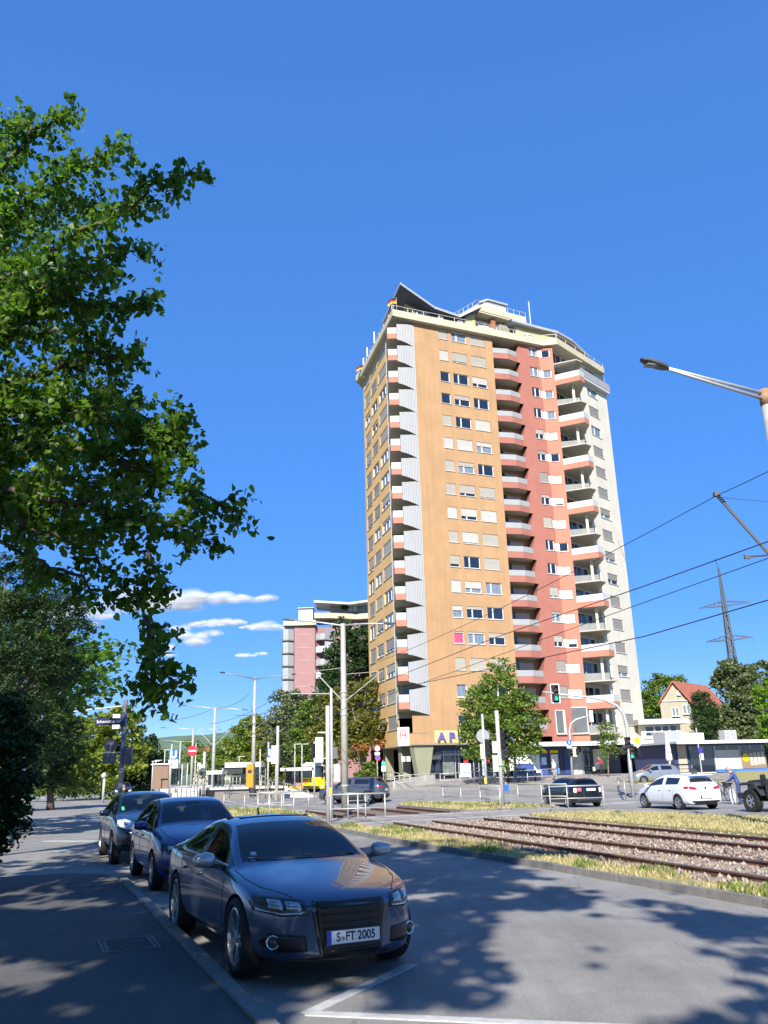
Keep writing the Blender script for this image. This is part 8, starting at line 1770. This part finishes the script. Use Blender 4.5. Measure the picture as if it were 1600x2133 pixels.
# ---- boxy off-roader cut by the right edge
def offroader():
    m = paint('dark_grey_offroad', (.030, .034, .042), .4, .35); t = thing('car', 'dark grey boxy off-roader with chunky tyres, cut by the right edge', 'off-road car', (15.32, 33.3, 0), R107, 'cars at the crossing'); wb, r = 3.0, .41
    def bev(nm, mm, pts, y0, y1, off=.04, par=None):
        bm = bmesh.new(); A_ = [bm.verts.new((x, y0, z)) for x, z in pts]; B_ = [bm.verts.new((x, y1, z)) for x, z in pts]; k = len(pts); bm.faces.new(A_); bm.faces.new(B_[::-1])
        for i in range(k): bm.faces.new((A_[i], B_[i], B_[(i + 1) % k], A_[(i + 1) % k]))
        bmesh.ops.recalc_face_normals(bm, faces=bm.faces[:])
        if off: bmesh.ops.bevel(bm, geom=bm.edges[:], offset=off, segments=2, affect='EDGES')
        me = bpy.data.meshes.new(nm); bm.to_mesh(me); bm.free(); me.materials.append(mm); return link(nm, me, par or t)
    bev('bonnet', m, [(2.0, .72), (2.02, 1.10), (1.95, 1.16), (.72, 1.24), (.72, .62), (1.0, .62)], -.62, .62, .05); bev('body', m, [(.75, .50), (.75, 1.22), (-2.05, 1.22), (-2.08, .50)], -.80, .80, .05)
    bev('hard_top', M_BLACKPL, [(.55, 1.22), (.12, 1.80), (-2.0, 1.82), (-2.08, 1.22)], -.70, .70, .05); bev('windscreen', M_CARDARK, [(.59, 1.27), (.20, 1.77), (.17, 1.77), (.55, 1.27)], -.62, .62, 0); bev('grille', M_GRILLE, [(2.05, .74), (2.07, 1.10), (2.0, 1.10), (2.0, .74)], -.55, .55, .01); bev('bumper', M_BLACKPL, [(2.38, .50), (2.38, .70), (2.05, .72), (1.95, .50)], -.85, .85, .03)
    for sy in (1, -1):
        y0, y1 = (.62, .94) if sy > 0 else (-.94, -.62)
        bev('wheel_arch', mat('arch_black', (.028, .03, .034), .5), [(2.08, .98), (2.10, 1.02), (1.86, 1.10), (1.20, 1.10), (.80, .62), (.86, .60), (1.24, 1.02), (1.82, 1.02)], y0, y1, .012)
        for x in (-.1, -1.0): bev('side_window', M_CARDARK, [(x + .42, 1.27), (x + .38, 1.72), (x - .40, 1.73), (x - .40, 1.27)], sy * .705 - .004, sy * .705 + .012, 0)
        bev('wing_mirror', M_BLACKPL, [(.60, 1.20), (.60, 1.40), (.48, 1.40), (.48, 1.20)], sy * .98 - .11, sy * .98 + .11, .03)
        mb = MB(); mb.lathe([(.11, 0), (.11, .03), (.09, .04), (.001, .045)], 18, Matrix.Translation((2.05, .42 * sy, .92)) @ Matrix.Rotation(R(90), 4, 'Y')); mb.build('headlight', M_HEADL, t, smooth=True)
    lettering('RUBICON', .095, (1.35, .635, 1.06), (0, 1, 0), mat('bonnet_letters_red', (.35, .03, .04), .5), t, .003)
    add_wheels(t, wb, .96, r, wd=.27, rimr=.58, spokes=5, style='single', rim_m=M_RIM, tread=True)
    bev('chassis', M_BLACKPL, [(1.9, .40), (1.9, .62), (-2.0, .62), (-2.0, .40)], -.55, .55, 0)
    mb = MB(); mb.tube([(.95, .5, 1.22), (1.0, .55, 1.45)], .006, 4); mb.build('aerial', M_BLACKPL, t)
offroader()

# ------------------------------------------------------------------ bicycles and people
def bicycle(label, pos, rz, frame_m, rim_m, basket=False):
    t = thing('bicycle', label, 'bicycle', pos, rz, 'bicycles beside the white hatchback')
    for x in (.52, -.52):
        wv = link('wheel', None, t); wv.location = (x, 0, .345); wv.rotation_euler = (R(90), 0, 0); wv.empty_display_size = .1
        mb = MB(); n = 28; mb.tube([(.335 * math.cos(2 * math.pi * k / n), .335 * math.sin(2 * math.pi * k / n), 0) for k in range(n + 1)], .02, 6); mb.build('tyre', M_TYRE if rim_m is M_CHROME else rim_m, wv)
        mb = MB(); mb.tube([(.305 * math.cos(2 * math.pi * k / n), .305 * math.sin(2 * math.pi * k / n), 0) for k in range(n + 1)], .014, 5)
        for k in range(14): a = 2 * math.pi * k / 14; mb.tube([(0, 0, .02 * (-1) ** k), (.3 * math.cos(a), .3 * math.sin(a), 0)], .003, 3)
        mb.build('rim', rim_m, wv)
    mb = MB(); bb, st, hd, sa = Vector((-.08, 0, .29)), Vector((-.24, 0, .80)), Vector((.36, 0, .78)), Vector((-.52, 0, .345))
    for a, c in ((bb, st), (bb, hd - Vector((0, 0, .12))), (st - Vector((0, 0, .1)), hd), (bb, sa), (st - Vector((0, 0, .12)), sa), (hd + Vector((-.02, 0, .15)), Vector((.52, 0, .345)))): mb.tube([a, c], .018, 6)
    mb.build('frame', frame_m, t)
    mb = MB(); mb.tube([(.30, -.28, 1.03), (.36, -.12, 1.03), (.35, 0, .99), (.36, .12, 1.03), (.30, .28, 1.03)], .013, 6); mb.tube([(.34, 0, .9), (.35, 0, 1.0)], .016, 6); mb.build('handlebar', M_BLACKPL, t)
    mb = MB(); mb.box((-.27, 0, .91), (.26, .15, .06)); mb.tube([(-.24, 0, .78), (-.26, 0, .9)], .014, 6); mb.build('saddle', M_BLACKPL, t)
    if basket: mb = MB(); mb.box((-.58, 0, .80), (.36, .28, .2)); mb.build('carrier_basket', M_BLACKPL, t)
    return t
c = gp(1529, 1674); bicycle('white-wheeled bicycle standing between the white hatchback and the off-roader', c, R(62), M_WHITEST, M_WHITE)
c = gp(1508, 1668); bicycle('dark bicycle with a rear basket right behind the white hatchback', c, R(95), M_BLACKPL, M_CHROME, True)
def person(label, pos, rz, J, cloth, s=1.0, group=None):
    """one continuous figure grown with a skin; J maps joint -> (x, y, z) with +x ahead; cloth maps height bands to materials"""
    t = thing('person', label, 'person', pos, rz, group); names = list(J); idx = {n: i for i, n in enumerate(names)}
    E_ = [('hip', 'belly'), ('belly', 'chest'), ('chest', 'neck'), ('neck', 'head0'), ('head0', 'head1'), ('chest', 'shL'), ('shL', 'elL'), ('elL', 'haL'), ('chest', 'shR'), ('shR', 'elR'), ('elR', 'haR'), ('hip', 'hpL'), ('hpL', 'knL'), ('knL', 'anL'), ('anL', 'toL'), ('hip', 'hpR'), ('hpR', 'knR'), ('knR', 'anR'), ('anR', 'toR')]
    rad = dict(hip=.145, belly=.135, chest=.155, neck=.055, head0=.085, head1=.095, shL=.07, shR=.07, elL=.047, elR=.047, haL=.035, haR=.035, hpL=.095, hpR=.095, knL=.065, knR=.065, anL=.045, anR=.045, toL=.042, toR=.042)
    me = bpy.data.meshes.new('body'); me.from_pydata([tuple(Vector(J[n]) * s) for n in names], [(idx[a], idx[b]) for a, b in E_], []); me.update(); o = link('body', me)
    md = o.modifiers.new('skin', 'SKIN'); md.use_smooth_shade = True
    for n in names: v = me.skin_vertices[0].data[idx[n]]; v.radius = (rad[n] * s, rad[n] * s * (.8 if n in ('hip', 'belly', 'chest') else 1)); v.use_root = (n == 'hip')
    sb = o.modifiers.new('sub', 'SUBSURF'); sb.levels = 2; sb.render_levels = 2; full = eval_mesh(o); bpy.data.objects.remove(o)
    full.materials.clear(); ms = ['skin', 'shirt', 'trousers', 'shoe', 'hair']
    for k in ms: full.materials.append(cloth[k])
    seg = {n: Vector(J[n]) * s for n in names}
    def near(p):
        best, bn = 9e9, None
        for a, b in E_:
            A_, B_ = seg[a], seg[b]; d = B_ - A_; u = max(0, min(1, (p - A_).dot(d) / d.length_squared)); q = (p - A_ - d * u).length - .5 * lerp(rad[a], rad[b], u)
            if q < best: best, bn, bu = q, (a, b), u
        return bn, bu
    for p in full.polygons:
        (a, b), u = near(p.center)
        if b in ('haL', 'haR'): k = 0 if u > cloth.get('sleeve', .3) else 1
        elif b in ('neck', 'head0'): k = 1 if b == 'neck' and u < .6 else 0
        elif b == 'head1': k = 4 if (p.center - seg['head0']).dot((seg['head1'] - seg['head0']).normalized()) > .06 * s or p.normal.x < -.3 else 0
        elif b in ('hpL', 'hpR', 'knL', 'knR'): k = 2
        elif b in ('anL', 'anR'): k = 2
        elif b in ('toL', 'toR'): k = 3
        elif a == 'hip' and b == 'belly' and u < .25: k = 2
        else: k = 1
        p.material_index = k; p.use_smooth = True
    link('body', full, t)
    h = seg['head1'] if True else None; hd_ = lerp(seg['head0'], seg['head1'], .55); mb = MB(); mb.lathe([(.001, .03), (.014, .0), (.016, -.02), (.001, -.03)], 8, Matrix.Translation(hd_ + Vector((.092 * s, 0, -.01)))); mb.build('nose', cloth['skin'], t)
    mb = MB()
    for sy in (-1, 1): mb.disc(hd_ + Vector((.088 * s, sy * .034, .03)), .012, (1, sy * .3, 0), 8, .004)
    mb.build('eyes', M_BLACKPL, t)
    return t
M_SKIN = mat('skin', (.50, .27, .19), .6)
STAND = dict(hip=(0, 0, .95), belly=(0, 0, 1.10), chest=(.0, 0, 1.33), neck=(.01, 0, 1.50), head0=(.03, 0, 1.58), head1=(.04, 0, 1.67), shL=(0, .17, 1.40), elL=(-.02, .23, 1.12), haL=(.08, .22, .88), shR=(0, -.17, 1.40), elR=(-.02, -.23, 1.12), haR=(.08, -.22, .88), hpL=(0, .09, .90), knL=(.05, .10, .50), anL=(.0, .10, .09), toL=(.14, .11, .045), hpR=(0, -.09, .90), knR=(.02, -.10, .50), anR=(-.06, -.10, .09), toR=(.08, -.11, .045))
# walker in red pushing a rollator
WALK = dict(STAND); WALK.update(chest=(.10, 0, 1.28), neck=(.17, 0, 1.43), head0=(.22, 0, 1.50), head1=(.25, 0, 1.59), shL=(.10, .17, 1.33), shR=(.10, -.17, 1.33), elL=(.18, .22, 1.06), haL=(.46, .20, .98), elR=(.18, -.22, 1.06), haR=(.46, -.20, .98), knL=(.16, .10, .5), anL=(.10, .10, .09), toL=(.24, .11, .045), knR=(-.02, -.10, .5), anR=(-.26, -.10, .12), toR=(-.14, -.11, .05))
pw_ = gpt(1255, 1614, .11); person('person in a red jacket and dark trousers pushing a walking frame past the shops', pw_, R(176), WALK, dict(skin=M_SKIN, shirt=mat('red_jacket', (.55, .015, .03), .8), trousers=mat('dark_trousers', (.02, .022, .03), .8), shoe=M_BLACKPL, hair=mat('white_hair', (.6, .58, .55), .8), sleeve=.8))
t = thing('walking_frame', 'black wheeled walking frame with a pale bag held by the person in red', 'walking frame', pw_ + Vector((-.62, 0, 0)), R(176)); mb = MB()
for y in (-.24, .24): mb.tube([(-.16, y, .98), (.05, y, .90), (.12, y, .12)], .014, 6); mb.tube([(.05, y, .80), (-.28, y, .12)], .014, 6)
mb.bar((.06, -.24, .6), (.06, .24, .6), .03, .03); mb.build('frame', M_BLACKPL, t); mb = MB(); mb.box((.12, 0, .55), (.22, .4, .36)); mb.build('bag', mat('pale_bag', (.45, .48, .32), .8), t)
for x in (.12, -.28):
    for y in (-.24, .24): mb = MB(); mb.lathe([(.02, -.02), (.09, -.02), (.09, .02), (.02, .02)], 14, Matrix.Translation((x, y, .09)) @ Matrix.Rotation(R(90), 4, 'X')); mb.build('wheel', M_BLACKPL, t)
# cyclist in a blue jacket bent over beside the bicycles
BEND = dict(STAND); BEND.update(belly=(.06, 0, 1.10), chest=(.16, 0, 1.30), neck=(.26, 0, 1.44), head0=(.32, 0, 1.50), head1=(.37, 0, 1.58), shL=(.16, .18, 1.36), shR=(.16, -.18, 1.36), elL=(.30, .24, 1.12), haL=(.50, .18, 1.02), elR=(.30, -.24, 1.12), haR=(.50, -.18, 1.02))
c = gp(1544, 1676); pc = person('person in a blue jacket with a grey helmet leaning over the bicycles', c, R(150), BEND, dict(skin=M_SKIN, shirt=mat('blue_jacket', (.035, .06, .22), .7), trousers=mat('blue_jeans', (.03, .05, .14), .8), shoe=M_BLACKPL, hair=mat('grey_helmet', (.24, .25, .24), .5), sleeve=.85))
mb = MB(); mb.lathe([(.001, .13), (.07, .11), (.115, .05), (.125, -.02), (.11, -.03)], 16, Matrix.Translation((.355, 0, 1.56))); mb.build('helmet', MATS['grey_helmet'], pc, smooth=True)
# pedestrian by the street sign pole, standing person by the far bend, person at the mini
c = Vector((at(257, 1650, 40).x, 40, 0)); person('person with dark hair and black shirt standing right of the street sign pole', c, R(-60), STAND, dict(skin=M_SKIN, shirt=mat('black_shirt', (.015, .015, .018), .8), trousers=MATS['dark_trousers'], shoe=M_BLACKPL, hair=mat('dark_hair', (.015, .012, .01), .7), sleeve=-.1))
c = gp(150, 1664); 
small('park_sign', 'small white board on two legs by the hedge at the far left', 'board', gp(102, 1664), [('board', M_WHITE, (0, 0, 1.0), (1.5, .05, .75)), ('leg', M_GALV, (-.65, 0, .35), (.06, .06, .7)), ('leg', M_GALV, (.65, 0, .35), (.06, .06, .7))])
small('post_sign', 'small pale sign on a thin post by the hedge at the far left', 'sign', gp(87, 1664), [('sign_face', M_WHITE, (0, 0, 2.0), (.6, .04, .35)), ('post', M_GALV, (0, .03, 1.0), (.06, .06, 2.0))])
c = gp(214, 1672); t = pole_to('pale_post', 'pale post with a rounded top left of the dark people carrier', 'post', c, htop(216, 1616, c), .12, M_WHITEST); mb = MB(); mb.lathe([(.001, .3), (.2, .2), (.25, 0), (.2, -.2), (.001, -.25)], 14, Matrix.Translation((-.05, 0, htop(216, 1616, c)))); mb.build('post_head', M_WHITEST, t, smooth=True)
c = gpt(1156, 1626, .1); person('person in a white top with a blue bag behind the small dark car', c, R(200), STAND, dict(skin=M_SKIN, shirt=mat('white_top', (.7, .7, .72), .8), trousers=mat('grey_trousers', (.25, .27, .3), .8), shoe=M_BLACKPL, hair=mat('sun_hat_white', (.7, .7, .7), .8), sleeve=.3)); small('blue_bag', 'blue bag hanging beside the person in the white top', 'bag', c + Vector((.32, -.12, .0)), [('bag_body', mat('bag_blue', (.03, .16, .5), .6), (0, 0, .75), (.2, .34, .45)), ('strap', M_BLACKPL, (0, 0, 1.15), (.03, .2, .4))])
